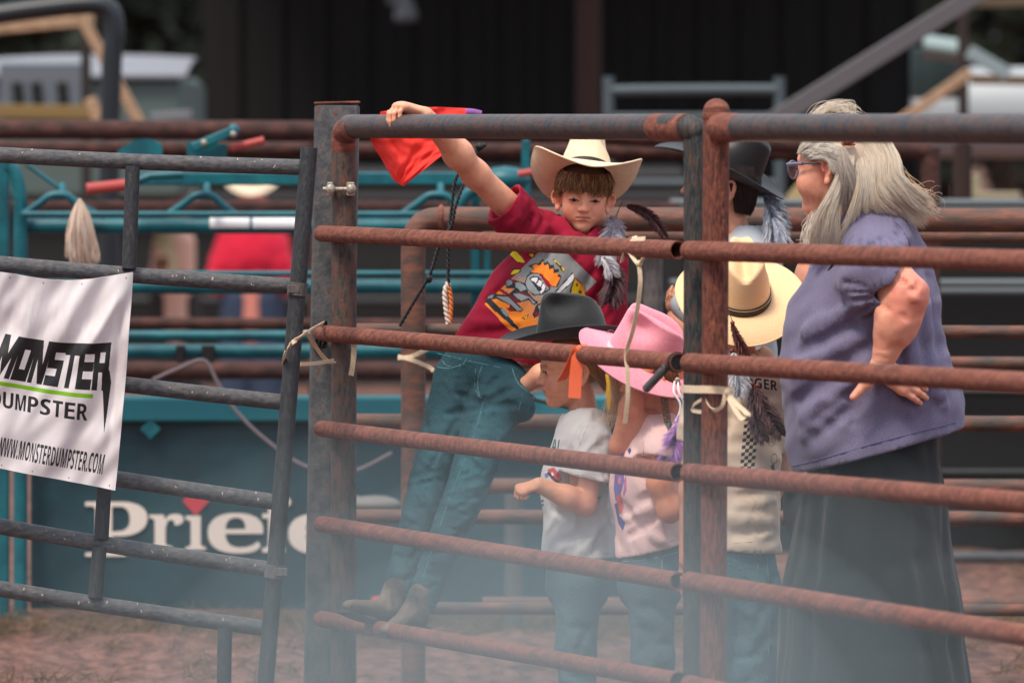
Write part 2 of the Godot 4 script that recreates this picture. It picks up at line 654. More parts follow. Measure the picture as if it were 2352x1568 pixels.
# ---------------------------------------------------------------- strands of hair: guides are rows of points, strands run between neighbours
func strands(b: MB, guides: Array, count: int, width: float, jit: float, cols: Array, seed_ := 1, frizz := 0.0, seg := 14, shorten := 0.15, clumps := 0, heart = null) -> void:
	var r := RandomNumberGenerator.new()
	r.seed = seed_
	var sm := []
	for g in guides:
		sm.push_back(resample(g, seg + 1))
	var locks := []
	for k in clumps:
		locks.push_back([(k + r.randf()) / clumps * (guides.size() - 1), Vector3(r.randfn(), r.randfn(), r.randfn()), r.randf() * TAU])
	for s in count:
		var at := r.randf() * (guides.size() - 1)
		var i := mini(int(at), guides.size() - 2)
		var t := at - i
		var lock: Array = locks[mini(int(at / (guides.size() - 1) * clumps), clumps - 1)] if clumps else []
		var li := mini(int(lock[0]), guides.size() - 2) if clumps else 0
		var lt: float = lock[0] - li if clumps else 0.0
		var off := Vector3(r.randfn(), r.randfn(), r.randfn()) * jit
		var cut := 1.0 - r.randf() * shorten
		var start := r.randf() * 0.08
		var col: Color = cols[r.randi() % cols.size()]
		var col2: Color = cols[r.randi() % cols.size()]
		var wv := Vector3(r.randfn(), r.randfn(), r.randfn()) * frizz
		var ph := r.randf() * TAU
		var pts := PackedVector3Array()
		var rad := PackedFloat32Array()
		for k in seg + 1:
			var u := start + (cut - start) * k / seg
			var e := minf(u * seg, seg - 0.001)
			var j := int(e)
			var p: Vector3 = sm[i][j].lerp(sm[i][j + 1], e - j).lerp(sm[i + 1][j].lerp(sm[i + 1][j + 1], e - j), t)
			if clumps:
				var lp: Vector3 = sm[li][j].lerp(sm[li][j + 1], e - j).lerp(sm[li + 1][j].lerp(sm[li + 1][j + 1], e - j), lt)
				p = p.lerp(lp, 0.72 * smoothstep(0.05, 0.9, u)) + lock[1] * 0.007 * u * sin(lock[2] + u * 5.0)
			p += off * (0.35 + 0.65 * u) + wv * u * sin(ph + u * 9.0)
			pts.push_back(p)
			rad.push_back(width * (0.75 + 0.25 * sin(PI * minf(u * 1.2, 1.0))) * (1.0 - 0.75 * pow(u, 5)))
		var v0 := b.v.size()
		hair_tube(b, pts, rad, col, col2)
		if heart != null:            # strands that lie in a smooth head of hair take their light as its surface does
			for k in range(v0, b.v.size()):
				var o: Vector3 = (b.v[k] - heart).normalized()
				b.n[k] = (b.n[k] * 0.45 + o * 0.75).normalized()

func hair_tube(b: MB, pts: PackedVector3Array, rad: PackedFloat32Array, c0: Color, c1: Color) -> void:
	var first := b.v.size()
	var m := pts.size()
	for i in m:
		var t := (pts[mini(i + 1, m - 1)] - pts[maxi(i - 1, 0)]).normalized()
		var s := t.cross(Vector3(0.21, 0.3, 0.93)).normalized()
		var u := s.cross(t)
		var c := c0.lerp(c1, float(i) / m)
		for k in 3:
			var a := TAU * k / 3
			var d := s * cos(a) + u * sin(a)
			b.v.push_back(pts[i] + d * rad[i]); b.n.push_back(d); b.uv.push_back(Vector2.ZERO); b.c.push_back(c)
	for i in m - 1:
		for k in 3:
			var a := first + i * 3 + k
			var d := first + i * 3 + (k + 1) % 3
			b.idx.append_array([a, d, a + 3, d, d + 3, a + 3])

func resample(pts: PackedVector3Array, n: int) -> PackedVector3Array:
	var s := spline(pts, 10)
	var l := PackedFloat32Array([0.0])
	for i in range(1, s.size()):
		l.push_back(l[i - 1] + s[i].distance_to(s[i - 1]))
	var out := PackedVector3Array()
	var j := 0
	for k in n:
		var want := l[l.size() - 1] * k / (n - 1)
		while j < s.size() - 2 and l[j + 1] < want: j += 1
		out.push_back(s[j].lerp(s[j + 1], clampf((want - l[j]) / maxf(l[j + 1] - l[j], 1e-6), 0.0, 1.0)))
	return out

# ---------------------------------------------------------------- a feather: quill along points, barbs to both sides
func feather(b: MB, pts: PackedVector3Array, face: Vector3, wide: float, cols: Array, seed_ := 1, fluff := 0.5, barbs := 90) -> void:
	var r := RandomNumberGenerator.new()
	r.seed = seed_
	var s := resample(pts, barbs + 1)
	var quill := PackedFloat32Array()
	for i in barbs + 1: quill.push_back(lerpf(0.0012, 0.0004, float(i) / barbs))
	b.tube(s, 0.001, 0.0004, 5, false, cols[0].lightened(0.3))
	for i in barbs:
		var u := float(i) / barbs
		var t := (s[i + 1] - s[i]).normalized()
		var side := t.cross(face).normalized()
		var up := side.cross(t)
		var reach := wide * pow(sin(PI * clampf(0.08 + u * 0.86, 0.0, 1.0)), 0.6)
		for e in [-1.0, 1.0]:
			for q in 3:
				var col: Color = cols[r.randi() % cols.size()]
				var dir: Vector3 = (side * e + t * (0.30 + 0.7 * r.randf()) + up * r.randfn() * fluff * 0.8).normalized()
				var len := reach * (0.5 + 0.6 * r.randf())
				var bend: Vector3 = t * len * 0.35 + up * r.randfn() * len * fluff * 0.35 + Vector3.DOWN * len * 0.1 * fluff
				var p := PackedVector3Array([s[i], s[i] + dir * len * 0.5, s[i] + dir * len + bend])
				hair_tube(b, p, PackedFloat32Array([0.0009, 0.0010, 0.0004]), col, col.lightened(0.1))

# ---------------------------------------------------------------- lettering drawn into a picture
func letters(im: Image, text: String, font: Font, x: float, y: float, wide: float, high: float, slant: float, col: Color, bend = null) -> void:
	var tm := TextMesh.new()
	tm.text = text; tm.font = font; tm.font_size = 64; tm.pixel_size = 0.01; tm.depth = 0.0; tm.curve_step = 1.0
	var a := tm.surface_get_arrays(0)
	var v: PackedVector3Array = a[Mesh.ARRAY_VERTEX]
	var ix: PackedInt32Array = a[Mesh.ARRAY_INDEX]
	var lo := Vector2(1e9, 1e9)
	var hi := -lo
	for p in v:
		lo = lo.min(Vector2(p.x, p.y)); hi = hi.max(Vector2(p.x, p.y))
	var q := PackedVector2Array()
	for p in v:
		var u := (p.x - lo.x) / (hi.x - lo.x)
		var w := (p.y - lo.y) / (hi.y - lo.y)
		var at := Vector2(x + u * wide + slant * w * high, y + (1.0 - w) * high)
		if bend != null: at = bend.call(at)
		q.push_back(at)
	for i in range(0, ix.size(), 3):
		fill_tri(im, q[ix[i]], q[ix[i + 1]], q[ix[i + 2]], col)

func fill_poly(im: Image, pts: PackedVector2Array, col: Color) -> void:
	var t := Geometry2D.triangulate_polygon(pts)
	for i in range(0, t.size(), 3):
		fill_tri(im, pts[t[i]], pts[t[i + 1]], pts[t[i + 2]], col)

func fill_tri(im: Image, a: Vector2, b: Vector2, c: Vector2, col: Color) -> void:
	var y0 := maxi(0, int(floor(minf(a.y, minf(b.y, c.y)))))
	var y1 := mini(im.get_height() - 1, int(ceil(maxf(a.y, maxf(b.y, c.y)))))
	for y in range(y0, y1 + 1):
		var yy := y + 0.5
		var l := 1e9
		var r := -1e9
		for e in [[a, b], [b, c], [c, a]]:
			var p: Vector2 = e[0]
			var q: Vector2 = e[1]
			if (p.y <= yy) != (q.y <= yy):
				var x := p.x + (q.x - p.x) * (yy - p.y) / (q.y - p.y)
				l = minf(l, x); r = maxf(r, x)
		if r >= l:
			var xl := clampi(int(round(l)), 0, im.get_width())
			var xr := clampi(int(round(r)), 0, im.get_width())
			if xr > xl: im.fill_rect(Rect2i(xl, y, xr - xl, 1), col)
func _ready() -> void:
	# camera: a 200 mm lens at eye height, shifted down so that upright posts stay upright
	var cam := Camera3D.new()
	cam.name = "camera"
	cam.position = Vector3(0, EYE, 0)
	add_child(cam)
	var at := CameraAttributesPhysical.new()
	at.frustum_focal_length = 200.0
	at.frustum_focus_distance = 14.75
	at.frustum_near = 0.5
	at.frustum_far = 400.0
	at.exposure_aperture = 3.7
	cam.attributes = at
	cam.projection = Camera3D.PROJECTION_FRUSTUM
	cam.near = 0.5
	cam.far = 400.0
	cam.size = 0.5 * 1568.0 / LENS
	cam.frustum_offset = Vector2(0, -0.5 * 499.0 / LENS)
	cam.current = true
	# an overcast sky and the soft sun behind it
	var env := Environment.new()
	var sky_m := ProceduralSkyMaterial.new()
	sky_m.sky_top_color = Color(0.95, 0.98, 1.03)
	sky_m.sky_horizon_color = Color(0.52, 0.55, 0.60)
	sky_m.sky_curve = 0.3
	sky_m.ground_bottom_color = Color(0.16, 0.12, 0.11)
	sky_m.ground_horizon_color = Color(0.24, 0.21, 0.20)
	sky_m.sun_angle_max = 0.0
	sky_m.sky_cover = ntex([[0.0, Color(0, 0, 0)], [0.45, Color(0.02, 0.02, 0.022)], [1.0, Color(0.14, 0.14, 0.145)]], 0.012, 5, 512, 5)
	sky_m.sky_cover_modulate = Color(1, 1, 1, 0.6)
	var sky := Sky.new()
	sky.sky_material = sky_m
	env.background_mode = Environment.BG_SKY
	env.sky = sky
	env.background_energy_multiplier = 0.66
	env.tonemap_mode = Environment.TONE_MAPPER_LINEAR
	env.tonemap_exposure = 2.15
	env.sdfgi_enabled = true
	env.ssao_enabled = true
	env.ssil_enabled = true
	env.volumetric_fog_enabled = true
	env.volumetric_fog_density = 0.0
	var we := WorldEnvironment.new()
	we.name = "world_environment"
	we.environment = env
	add_child(we)
	var sun := DirectionalLight3D.new()
	sun.name = "sun"
	sun.light_energy = 0.5
	sun.light_color = Color(1.0, 0.95, 0.88)
	sun.light_angular_distance = 14.0
	sun.shadow_enabled = true
	sun.rotation_degrees = Vector3(-60, -34, 0)
	add_child(sun)

	make_materials()
	ground()
	far_buildings()
	chute()
	back_pens()
	front_fence()
	grey_panel()
	tied_things()
	people()
	grass()
	mist()

# ---------------------------------------------------------------- the materials most things share
func make_materials() -> void:
	var pit := nnorm(0.09, 3, 3.0)
	# rust over a whole pipe: speckled brown and orange, a little darker in patches
	var rust := ntex([[0.0, S(66, 54, 51)], [0.22, S(88, 58, 50)], [0.36, S(112, 62, 48)], [0.52, S(132, 76, 60)], [0.7, S(146, 88, 70)], [0.86, S(156, 104, 88)], [1.0, S(112, 84, 78)]], 0.012, 11, 512, 7)
	M.rust = tri_mat(rust, Vector3(0.9, 5.5, 5.5), 0.82, pit, 0.28)
	M.rust.detail_enabled = true
	M.rust.detail_albedo = ntex([[0.0, Color(0.55, 0.50, 0.50)], [0.38, Color(0.88, 0.85, 0.85)], [0.6, Color(1, 1, 1)], [1.0, Color(1, 0.94, 0.88)]], 0.03, 12, 512, 6)
	M.rust.detail_blend_mode = BaseMaterial3D.BLEND_MODE_MUL
	M.rust.detail_uv_layer = BaseMaterial3D.DETAIL_UV_1
	M.rust_mix = tri_mat(ntex([[0.0, S(52, 46, 45)], [0.3, S(78, 66, 62)], [0.48, S(92, 66, 56)], [0.7, S(120, 74, 60)], [1.0, S(134, 92, 80)]], 0.014, 16, 512, 6), Vector3(0.9, 4, 4), 0.7, pit, 0.25)
	M.rust_dark = tri_mat(ntex([[0.0, S(36, 20, 18)], [0.4, S(58, 33, 29)], [0.7, S(80, 46, 40)], [1.0, S(102, 64, 56)]], 0.03, 14, 256, 4), Vector3(1.2, 3, 3), 0.85)
	# dark mill steel with rust blooming along it; two directions of grain
	var steel_tex := ntex([[0.0, S(36, 35, 37)], [0.36, S(56, 55, 58)], [0.5, S(74, 72, 74)], [0.62, S(84, 64, 56)], [0.78, S(104, 64, 50)], [1.0, S(84, 48, 38)]], 0.018, 21, 512, 6)
	M.steel_x = tri_mat(steel_tex, Vector3(0.8, 3, 3), 0.45, pit, 0.3, 0.3)
	M.steel_y = tri_mat(ntex([[0.0, S(58, 54, 53)], [0.4, S(84, 80, 79)], [0.6, S(102, 98, 96)], [0.72, S(104, 82, 74)], [0.88, S(108, 70, 58)], [1.0, S(126, 104, 94)]], 0.03, 22, 512, 6), Vector3(5, 1.0, 5), 0.7, pit, 0.25, 0.0)
	M.post_grey = tri_mat(ntex([[0.0, S(66, 66, 68)], [0.45, S(84, 85, 88)], [0.68, S(98, 98, 100)], [0.8, S(100, 80, 72)], [1.0, S(112, 74, 60)]], 0.016, 23, 512, 6), Vector3(2.2, 1.4, 2.2), 0.6, pit, 0.2)
	M.rust_steel = tri_mat(ntex([[0.0, S(34, 31, 30)], [0.35, S(58, 54, 52)], [0.5, S(82, 76, 72)], [0.62, S(96, 64, 52)], [0.8, S(118, 68, 52)], [1.0, S(74, 44, 36)]], 0.02, 24, 512, 6), Vector3(6, 1.4, 6), 0.65, pit, 0.3)
	var dark_tex := ntex([[0.0, S(22, 25, 26)], [0.4, S(40, 46, 48)], [0.55, S(66, 74, 74)], [0.66, S(84, 54, 44)], [1.0, S(104, 60, 44)]], 0.03, 25, 512, 5)
	M.dark_steel_y = tri_mat(dark_tex, Vector3(8, 1.0, 8), 0.65, pit, 0.35, 0.1)
	var rust_y := ntex([[0.0, S(48, 25, 22)], [0.35, S(84, 44, 35)], [0.6, S(120, 66, 50)], [1.0, S(150, 88, 66)]], 0.03, 31, 512, 5)
	M.rust_y = tri_mat(rust_y, Vector3(8, 1.2, 8), 0.8, pit, 0.5)
	# weathered grey paint with mud and light chips
	M.grey_paint = tri_mat(ntex([[0.0, S(46, 44, 44)], [0.35, S(70, 70, 73)], [0.6, S(88, 89, 93)], [0.78, S(104, 92, 86)], [0.9, S(150, 128, 112)], [1.0, S(172, 156, 144)]], 0.03, 41, 512, 5), Vector3(2, 5, 5), 0.7, pit, 0.35)
	M.grey_post = tri_mat(ntex([[0.0, S(36, 38, 41)], [0.5, S(50, 52, 56)], [0.8, S(64, 66, 69)], [1.0, S(104, 100, 96)]], 0.03, 43, 512, 4), Vector3(6, 1.5, 6), 0.65, pit, 0.3)
	M.teal = tri_mat(ntex([[0.0, S(0, 70, 82)], [0.5, S(0, 92, 104)], [1.0, S(16, 112, 120)]], 0.02, 51, 256, 4), Vector3(1.5, 1.5, 1.5), 0.45)
	M.teal_light = mat(S(22, 108, 120), 0.5)
	M.teal_dark = tri_mat(ntex([[0.0, S(2, 40, 50)], [0.5, S(3, 52, 62)], [0.8, S(8, 60, 70)], [1.0, S(26, 62, 68)]], 0.02, 53, 256, 5), Vector3(0.8, 0.8, 0.8), 0.6)
	M.red_rubber = mat(S(176, 70, 66), 0.6)
	M.black_rubber = mat(S(24, 24, 26), 0.6)
	M.bolt = tri_mat(ntex([[0.0, S(96, 84, 72)], [0.5, S(176, 168, 156)], [1.0, S(206, 200, 190)]], 0.06, 61, 128, 3), Vector3(10, 10, 10), 0.4, null, 1.0, 0.5)
	M.strap = tri_mat(ntex([[0.0, S(196, 164, 130)], [0.5, S(224, 200, 168)], [1.0, S(238, 222, 198)]], 0.05, 63, 128, 3), Vector3(20, 20, 20), 0.85)
	M.white_tape = mat(S(228, 226, 230), 0.5)
	M.building = mat(S(15, 13, 13), 0.9)
	M.vinyl_white = mat(S(216, 218, 222), 0.35)
	M.wood = tri_mat(ntex([[0.0, S(120, 92, 70)], [0.5, S(168, 136, 108)], [1.0, S(192, 164, 136)]], 0.03, 67, 256, 4), Vector3(1, 6, 6), 0.85)
# ---------------------------------------------------------------- ground and what stands far behind
func ground() -> void:
	var b := MB.new()
	var n := fnoise(0.9, 3, 4)
	var n2 := fnoise(5.0, 4, 3)
	# fine near the pen, then coarser rings out to the horizon
	var xs := PackedFloat32Array([-300, -120, -50, -25, -14, -9])
	for i in 100: xs.push_back(-6.0 + 0.12 * i)
	xs.append_array([7, 10, 16, 30, 60, 140, 300])
	var zs := PackedFloat32Array([60, 20, 5, -3, -8])
	for i in 150: zs.push_back(-10.0 - 0.1 * i)
	zs.append_array([-26, -29, -34, -42, -60, -100, -180, -380])
	for z in zs:
		for x in xs:
			var y := 0.0
			if z < -8.0 and z > -27.0 and absf(x) < 8.0:
				y = n.get_noise_2d(x, z) * 0.05 + n2.get_noise_2d(x, z) * 0.022
			b.vert(Vector3(x, y - 0.03, z), Vector3.UP, Vector2(x, z))
	var w := xs.size()
	for j in zs.size():
		for i in w:
			var q := j * w + i
			var gx := b.v[q + (1 if i < w - 1 else 0)] - b.v[q - (1 if i > 0 else 0)]
			var gz := b.v[q + (w if j < zs.size() - 1 else 0)] - b.v[q - (w if j > 0 else 0)]
			var nn := gx.cross(gz).normalized()
			b.n[q] = nn if nn.y > 0 else -nn
	for j in zs.size() - 1:
		for i in w - 1:
			var q := j * w + i
			b.quad(q, q + 1, q + w + 1, q + w)
	var m := tri_mat(ntex([[0.0, S(58, 37, 31)], [0.35, S(90, 60, 51)], [0.55, S(112, 75, 63)], [0.75, S(130, 92, 78)], [1.0, S(108, 84, 66)]], 0.02, 71, 512, 5), Vector3(0.9, 0.9, 0.9), 0.95, nnorm(0.06, 72, 8.0, 256, 4), 1.0)
	var o := obj("ground", b.mesh(), m)
	tag(o, "reddish trodden dirt of the rodeo arena", "ground", "", "structure")

func beam(b: MB, p: Vector3, q: Vector3, thick: float, deep: float, bevel := 0.006) -> void:
	var d := q - p
	var x := d.normalized()
	var up := Vector3(0, 0, 1).cross(x).normalized()
	b.box((p + q) * 0.5, Vector3(d.length(), thick, deep), Basis(x, up, x.cross(up)), bevel)

func beam_mesh(p: Vector3, q: Vector3, thick: float, deep: float) -> ArrayMesh:
	var b := MB.new()
	beam(b, p, q, thick, deep)
	return b.mesh()

func far_buildings() -> void:
	# a long dark shed with an open front, its posts and siding panels
	var shed := thing("dark_shed", "long unlit dark brown shed filling the background behind the pens", "building", "", P(1300, 285, 42) * Vector3(1, 0, 1))
	var z := 42.0
	var left := P(452, 0, z).x
	var right := P(2125, 0, z).x
	var b := MB.new()
	b.box(Vector3((left + right) / 2, 2.4, -z - 1.0), Vector3(right - left, 5.4, 0.2), Basis.IDENTITY, 0.01)
	obj("wall", b.mesh(), M.building, shed)
	var rib := MB.new()
	rib.box(Vector3.ZERO, Vector3(0.06, 5.3, 0.05), Basis.IDENTITY, 0.012)
	var rm := rib.mesh()
	var k := 0
	while left + 0.25 + 0.32 * k < right:
		var o := obj("siding_rib", rm, M.building, shed)
		o.transform = rel(shed) * Transform3D(Basis.IDENTITY, Vector3(left + 0.25 + 0.32 * k, 2.4, -z - 0.87))
		k += 1
	b = MB.new()
	b.box(Vector3((left + right) / 2, 5.2, -z + 1.2), Vector3(right - left + 1.0, 0.16, 5.0), Basis(Vector3.RIGHT, 0.08), 0.02)
	obj("roof", b.mesh(), M.building, shed)
	obj("post", tube_mesh(PV([P(1352, 1100, z - 1.5), Vector3(P(1352, 0, z - 1.5).x, 5.0, -z + 1.5)]), 0.085), mat(S(62, 40, 34), 0.9), shed)
	# a small pale lamp fitting under the eave, unlit
	b = MB.new()
	b.lathe(P(932, 18, z - 0.6), Basis.IDENTITY, [Vector2(0.02, 0.12), Vector2(0.05, 0.06), Vector2(0.09, -0.06), Vector2(0.075, -0.10), Vector2(0.0, -0.11)], 16)
	b.box(P(912, 0, z - 0.6), Vector3(0.14, 0.06, 0.08))
	tag(obj("lamp_fitting", b.mesh(), mat(S(104, 106, 110), 0.5)), "small pale unlit lamp fitting hanging under the dark shed's eave", "lamp fitting")

	# wooded slope behind everything at both sides
	var r := RandomNumberGenerator.new()
	r.seed = 4
	var leaf_mat := mat(S(30, 42, 24), 0.85)
	leaf_mat.vertex_color_use_as_albedo = true
	var spots := [[-30, 82, 3.2], [140, 76, 2.7], [330, 80, 3.0], [440, 86, 2.6], [2160, 84, 2.8], [2300, 78, 2.9], [2420, 82, 3.2]]
	var words := ["dark green leafy tree at the far left edge behind the white camper", "dark green tree behind the camper roof, under the black roll bar", "dark tree just right of the black roll bar above the camper", "dark tree beside the left end of the dark shed", "dark tree behind the top of the sloping grey beam", "dark green tree behind the white tank at the right edge", "dark tree at the far right edge of the frame"]
	for i in spots.size():
		var s: Array = spots[i]
		var base := P(s[0], 285, s[1]) * Vector3(1, 0, 1)
		var t := thing("leafy_tree", words[i], "tree", "trees beyond the pens", base)
		obj("trunk", tube_mesh(PV([base, base + Vector3(0.1, 2.2, 0), base + Vector3(0.0, 5.0, 0.2)]), 0.22, 0.08, 8), mat(S(70, 56, 46), 0.95), t)
		var cb := MB.new()
		for q in 1500:
			var d := Vector3(r.randfn(), r.randfn() * 0.9, r.randfn()).normalized() * pow(r.randf(), 0.4)
			var p := base + Vector3(d.x * s[2], 3.6 + d.y * 3.0, d.z * s[2])
			var bs := Basis.from_euler(Vector3(r.randf() * TAU, r.randf() * TAU, r.randf() * TAU)).scaled(Vector3.ONE * (0.22 + 0.2 * r.randf()))
			var g := 0.5 + 0.5 * r.randf()
			cb.flat(p + bs * Vector3(-0.5, -0.3, 0), p + bs * Vector3(0.5, -0.2, 0.1), p + bs * Vector3(0.45, 0.3, 0.15), p + bs * Vector3(-0.4, 0.35, 0), bs.z, Color(g, g, g * 0.9))
		obj("crown", cb.mesh(), leaf_mat, t)

	# a white camper at the far left: roof, body, window openings, a bumper strip
	z = 33.0
	var camper := thing("camper", "white camper with a greenish side and dark window openings at the far left", "camper", "", P(200, 285, z) * Vector3(1, 0, 1))
	var white := mat(S(124, 126, 133), 0.5)
	var green := mat(S(82, 97, 94), 0.5)
	b = MB.new()
	b.box((P(-120, 0, z) + P(448, 0, z)) * Vector3(0.5, 0, 0.5) + Vector3(0, EYE - 0.08, 0), Vector3(P(448, 0, z).x - P(-120, 0, z).x, 0.70, 2.2), Basis.IDENTITY, 0.05)
	obj("body", b.mesh(), green, camper)
	b = MB.new()
	for i in 24:
		pass
	b.sheet(func(u, v): return Vector3(lerpf(P(-130, 0, z).x, P(452, 0, z).x, u), EYE + (285 - lerpf(180, 128 + 20 * pow(absf(u - 0.62) * 1.6, 2), sin(PI * v * 0.5))) / LENS * z, -z + 1.16 - 1.2 * v), 24, 8, 0.02)
	obj("roof", b.mesh(), white, camper)
	obj("bumper_strip", beam_mesh(P(345, 268, z - 1.2), P(440, 262, z - 1.2), 0.04, 0.06), white, camper)
	b = MB.new()
	b.box(P(95, 205, z - 1.14), Vector3(0.48, 0.30, 0.04), Basis.IDENTITY, 0.02)
	obj("window_panel", b.mesh(), mat(S(98, 106, 114), 0.4), camper)
	for x in [40, 84, 143]:
		b = MB.new()
		b.box(P(x, 215, z - 1.17), Vector3(0.058, 0.14, 0.03), Basis(Vector3.FORWARD, -0.1), 0.01)
		obj("window", b.mesh(), mat(S(20, 26, 20), 0.3), camper)

	# the black roll bar and timber frame standing in front of the camper
	z = 25.0
	var arc := spline(PV([P(-60, 42, z), P(60, 24, z), P(200, 10, z), P(250, 22, z), P(262, 70, z), P(256, 150, z), P(250, 420, z), P(250, 760, z)]), 8)
	var roll := thing("roll_bar", "thick black tube bent over like a roll bar at upper left", "roll bar", "", P(250, 285, z) * Vector3(1, 0, 1))
	obj("tube", tube_mesh(arc, 0.045), mat(S(30, 36, 42), 0.4), roll)
	var frame := thing("timber_bracing", "tan timber bracing in front of the white camper at upper left", "timber frame", "", P(210, 285, 29.5) * Vector3(1, 0, 1))
	obj("brace", beam_mesh(P(180, 30, 29), P(330, 300, 29), 0.055, 0.08), M.wood, frame)
	obj("brace", beam_mesh(P(205, 225, 28), P(235, 300, 28), 0.06, 0.08), M.wood, frame)
	obj("top_rail", beam_mesh(P(-40, 68, 30), P(215, 45, 30), 0.06, 0.08), M.wood, frame)
	obj("rail", beam_mesh(P(-40, 255, 28.5), P(212, 258, 28.5), 0.07, 0.06), mat(S(128, 104, 62), 0.8), frame)
	obj("post", beam_mesh(P(196, 40, 29.6), P(200, 900, 29.6), 0.05, 0.06), mat(S(40, 34, 32), 0.8), frame)

	# a dark stock trailer low behind the chute
	b = MB.new()
	b.box((P(-250, 700, 37) + P(1570, 700, 37)) * 0.5, Vector3(P(1570, 0, 37).x - P(-250, 0, 37).x, 1.8, 0.8), Basis.IDENTITY, 0.03)
	var st := thing("stock_trailer", "long dark low stock trailer seen between the rails behind the teal chute", "trailer", "", P(660, 285, 37) * Vector3(1, 0, 1))
	obj("body", b.mesh(), mat(S(26, 25, 26), 0.8), st)
	for y in [402, 455, 690]:
		obj("side_rib", tube_mesh(PV([P(-250, y, 36.5), P(1570, y, 36.5)]), 0.03), mat(S(48, 48, 52), 0.7), st)
	# right side: a sloping grey beam, a silver gate frame, a white tank, timbers
	z = 26.0
	tag(obj("sloping_beam", beam_mesh(P(1770, 282, z), P(2320, -60, z), 0.085, 0.12), mat(S(92, 88, 92), 0.7)), "grey beam sloping up to the right across the dark shed", "beam")
	var gate := thing("silver_gate", "grey metal gate frame showing above the fence's top rail", "gate", "gates behind the pens", P(1595, 285, 27) * Vector3(1, 0, 1))
	obj("frame", tube_mesh(spline(PV([P(1398, 900, 27), P(1398, 230, 27), P(1402, 212, 27), P(1440, 208, 27), P(1740, 206, 27), P(1786, 210, 27), P(1791, 232, 27), P(1791, 900, 27)]), 6), 0.026), mat(S(72, 84, 90), 0.6), gate)
	for y in [268, 420, 560]:
		obj("bar", tube_mesh(PV([P(1398, y, 27), P(1791, y, 27)]), 0.018), mat(S(72, 84, 90), 0.6), gate)
	z = 34.0
	b = MB.new()
	b.lathe(P(2330, 258, z), Basis(Vector3(0, 0, 1), PI / 2), [Vector2(0.0, -0.62), Vector2(0.16, -0.6), Vector2(0.25, -0.52), Vector2(0.27, -0.4), Vector2(0.27, 0.6), Vector2(0.0, 0.6)], 28)
	tag(obj("white_tank", b.mesh(), mat(S(158, 164, 168), 0.5)), "pale round tank at the right edge above the top rail", "tank")
	b = MB.new()
	b.sheet(func(u, v): return P(lerpf(2120, 2215, u), lerpf(82, 128, v) + 14 * u, 31) + Vector3(0, 0, 0.1 * sin(v * 3.0)), 8, 6, 0.02)
	tag(obj("pale_hood", b.mesh(), mat(S(132, 150, 148), 0.4)), "pale green metal hood tilted below the sloping beam's top end", "hood")
	tag(obj("dark_drum", _drum(P(2150, 168, 31.5), 0.14, 0.14), mat(S(28, 44, 44), 0.5)), "dark green drum under the pale hood at upper right", "drum")
	tag(obj("pale_board", beam_mesh(P(2225, 118, 30), P(2318, 172, 30), 0.075, 0.03), mat(S(134, 148, 152), 0.6)), "pale board sloping down to the right beside the dark upright", "board")
	var tf := thing("timber_bracing", "tan timbers joined at a dark upright at upper right", "timber frame", "", P(2220, 285, 30.5) * Vector3(1, 0, 1))
	obj("brace", beam_mesh(P(2010, 320, 30.2), P(2230, 165, 30.2), 0.055, 0.08), M.wood, tf)
	obj("rail", beam_mesh(P(2230, 182, 30.4), P(2420, 186, 30.4), 0.05, 0.08), mat(S(92, 66, 40), 0.8), tf)
	obj("post", beam_mesh(P(2212, -40, 30.6), P(2216, 700, 30.6), 0.055, 0.06), mat(S(44, 32, 30), 0.8), tf)
	obj("top_rail", beam_mesh(P(2225, 8, 30.8), P(2420, 4, 30.8), 0.05, 0.06), mat(S(92, 78, 60), 0.8), tf)
	# low things seen between the rails behind the woman
	b = MB.new()
	for i in 26:
		b.box(P(1840 + 24 * i, 474, 22.5), Vector3(0.02, 0.055, 0.02), Basis.IDENTITY, 0.006)
	var dark := thing("dark_trailer", "low dark stock trailer with grey ribbed side behind the woman", "trailer", "", P(2250, 285, 22) * Vector3(1, 0, 1))
	b = MB.new()
	b.box(P(2220, 930, 22.6), Vector3(2.2, 1.42, 0.6), Basis.IDENTITY, 0.01)
	obj("body", b.mesh(), mat(S(11, 11, 12), 0.8), dark)
	for y in [466, 484, 650, 668, 900, 1085, 1180]:
		obj("side_rib", tube_mesh(PV([P(1540, y, 22.1), P(2700, y, 22.1)]), 0.016), mat(S(92, 100, 104) if y < 700 else S(30, 32, 34), 0.5), dark)
	obj("lower_rail", tube_mesh(PV([P(1900, 1278, 21.5), P(2700, 1282, 21.5)]), 0.022), mat(S(72, 74, 78), 0.6), dark)
	b = MB.new()
	b.box(P(2290, 458, 25), Vector3(0.2, 0.07, 0.1)); b.box(P(2240, 440, 25), Vector3(0.05, 0.16, 0.05))
	tag(obj("tan_crates", b.mesh(), mat(S(150, 140, 116), 0.8)), "pale tan crate stacked behind the rusty gate post at right", "crate")
	b = MB.new()
	b.ball(P(1650, 405, 29), Vector3(0.16, 0.11, 0.12))
	tag(obj("tarp_bundle", b.mesh(), mat(S(120, 124, 128), 0.7)), "pale grey covered bundle seen left of the round post", "bundle")
	tag(obj("tan_plank", beam_mesh(P(1820, 470, 27), P(1880, 400, 27), 0.09, 0.04), mat(S(176, 156, 112), 0.8)), "pale tan plank leaning between the black hat and the woman", "plank")

func _drum(at: Vector3, r: float, hh: float) -> ArrayMesh:
	var b := MB.new()
	b.lathe(at, Basis.IDENTITY, [Vector2(0, -hh), Vector2(r * 0.9, -hh), Vector2(r, -hh * 0.92), Vector2(r, -0.02), Vector2(r * 1.03, 0), Vector2(r, 0.02), Vector2(r, hh * 0.92), Vector2(r * 0.9, hh), Vector2(0, hh)], 28)
	return b.mesh()

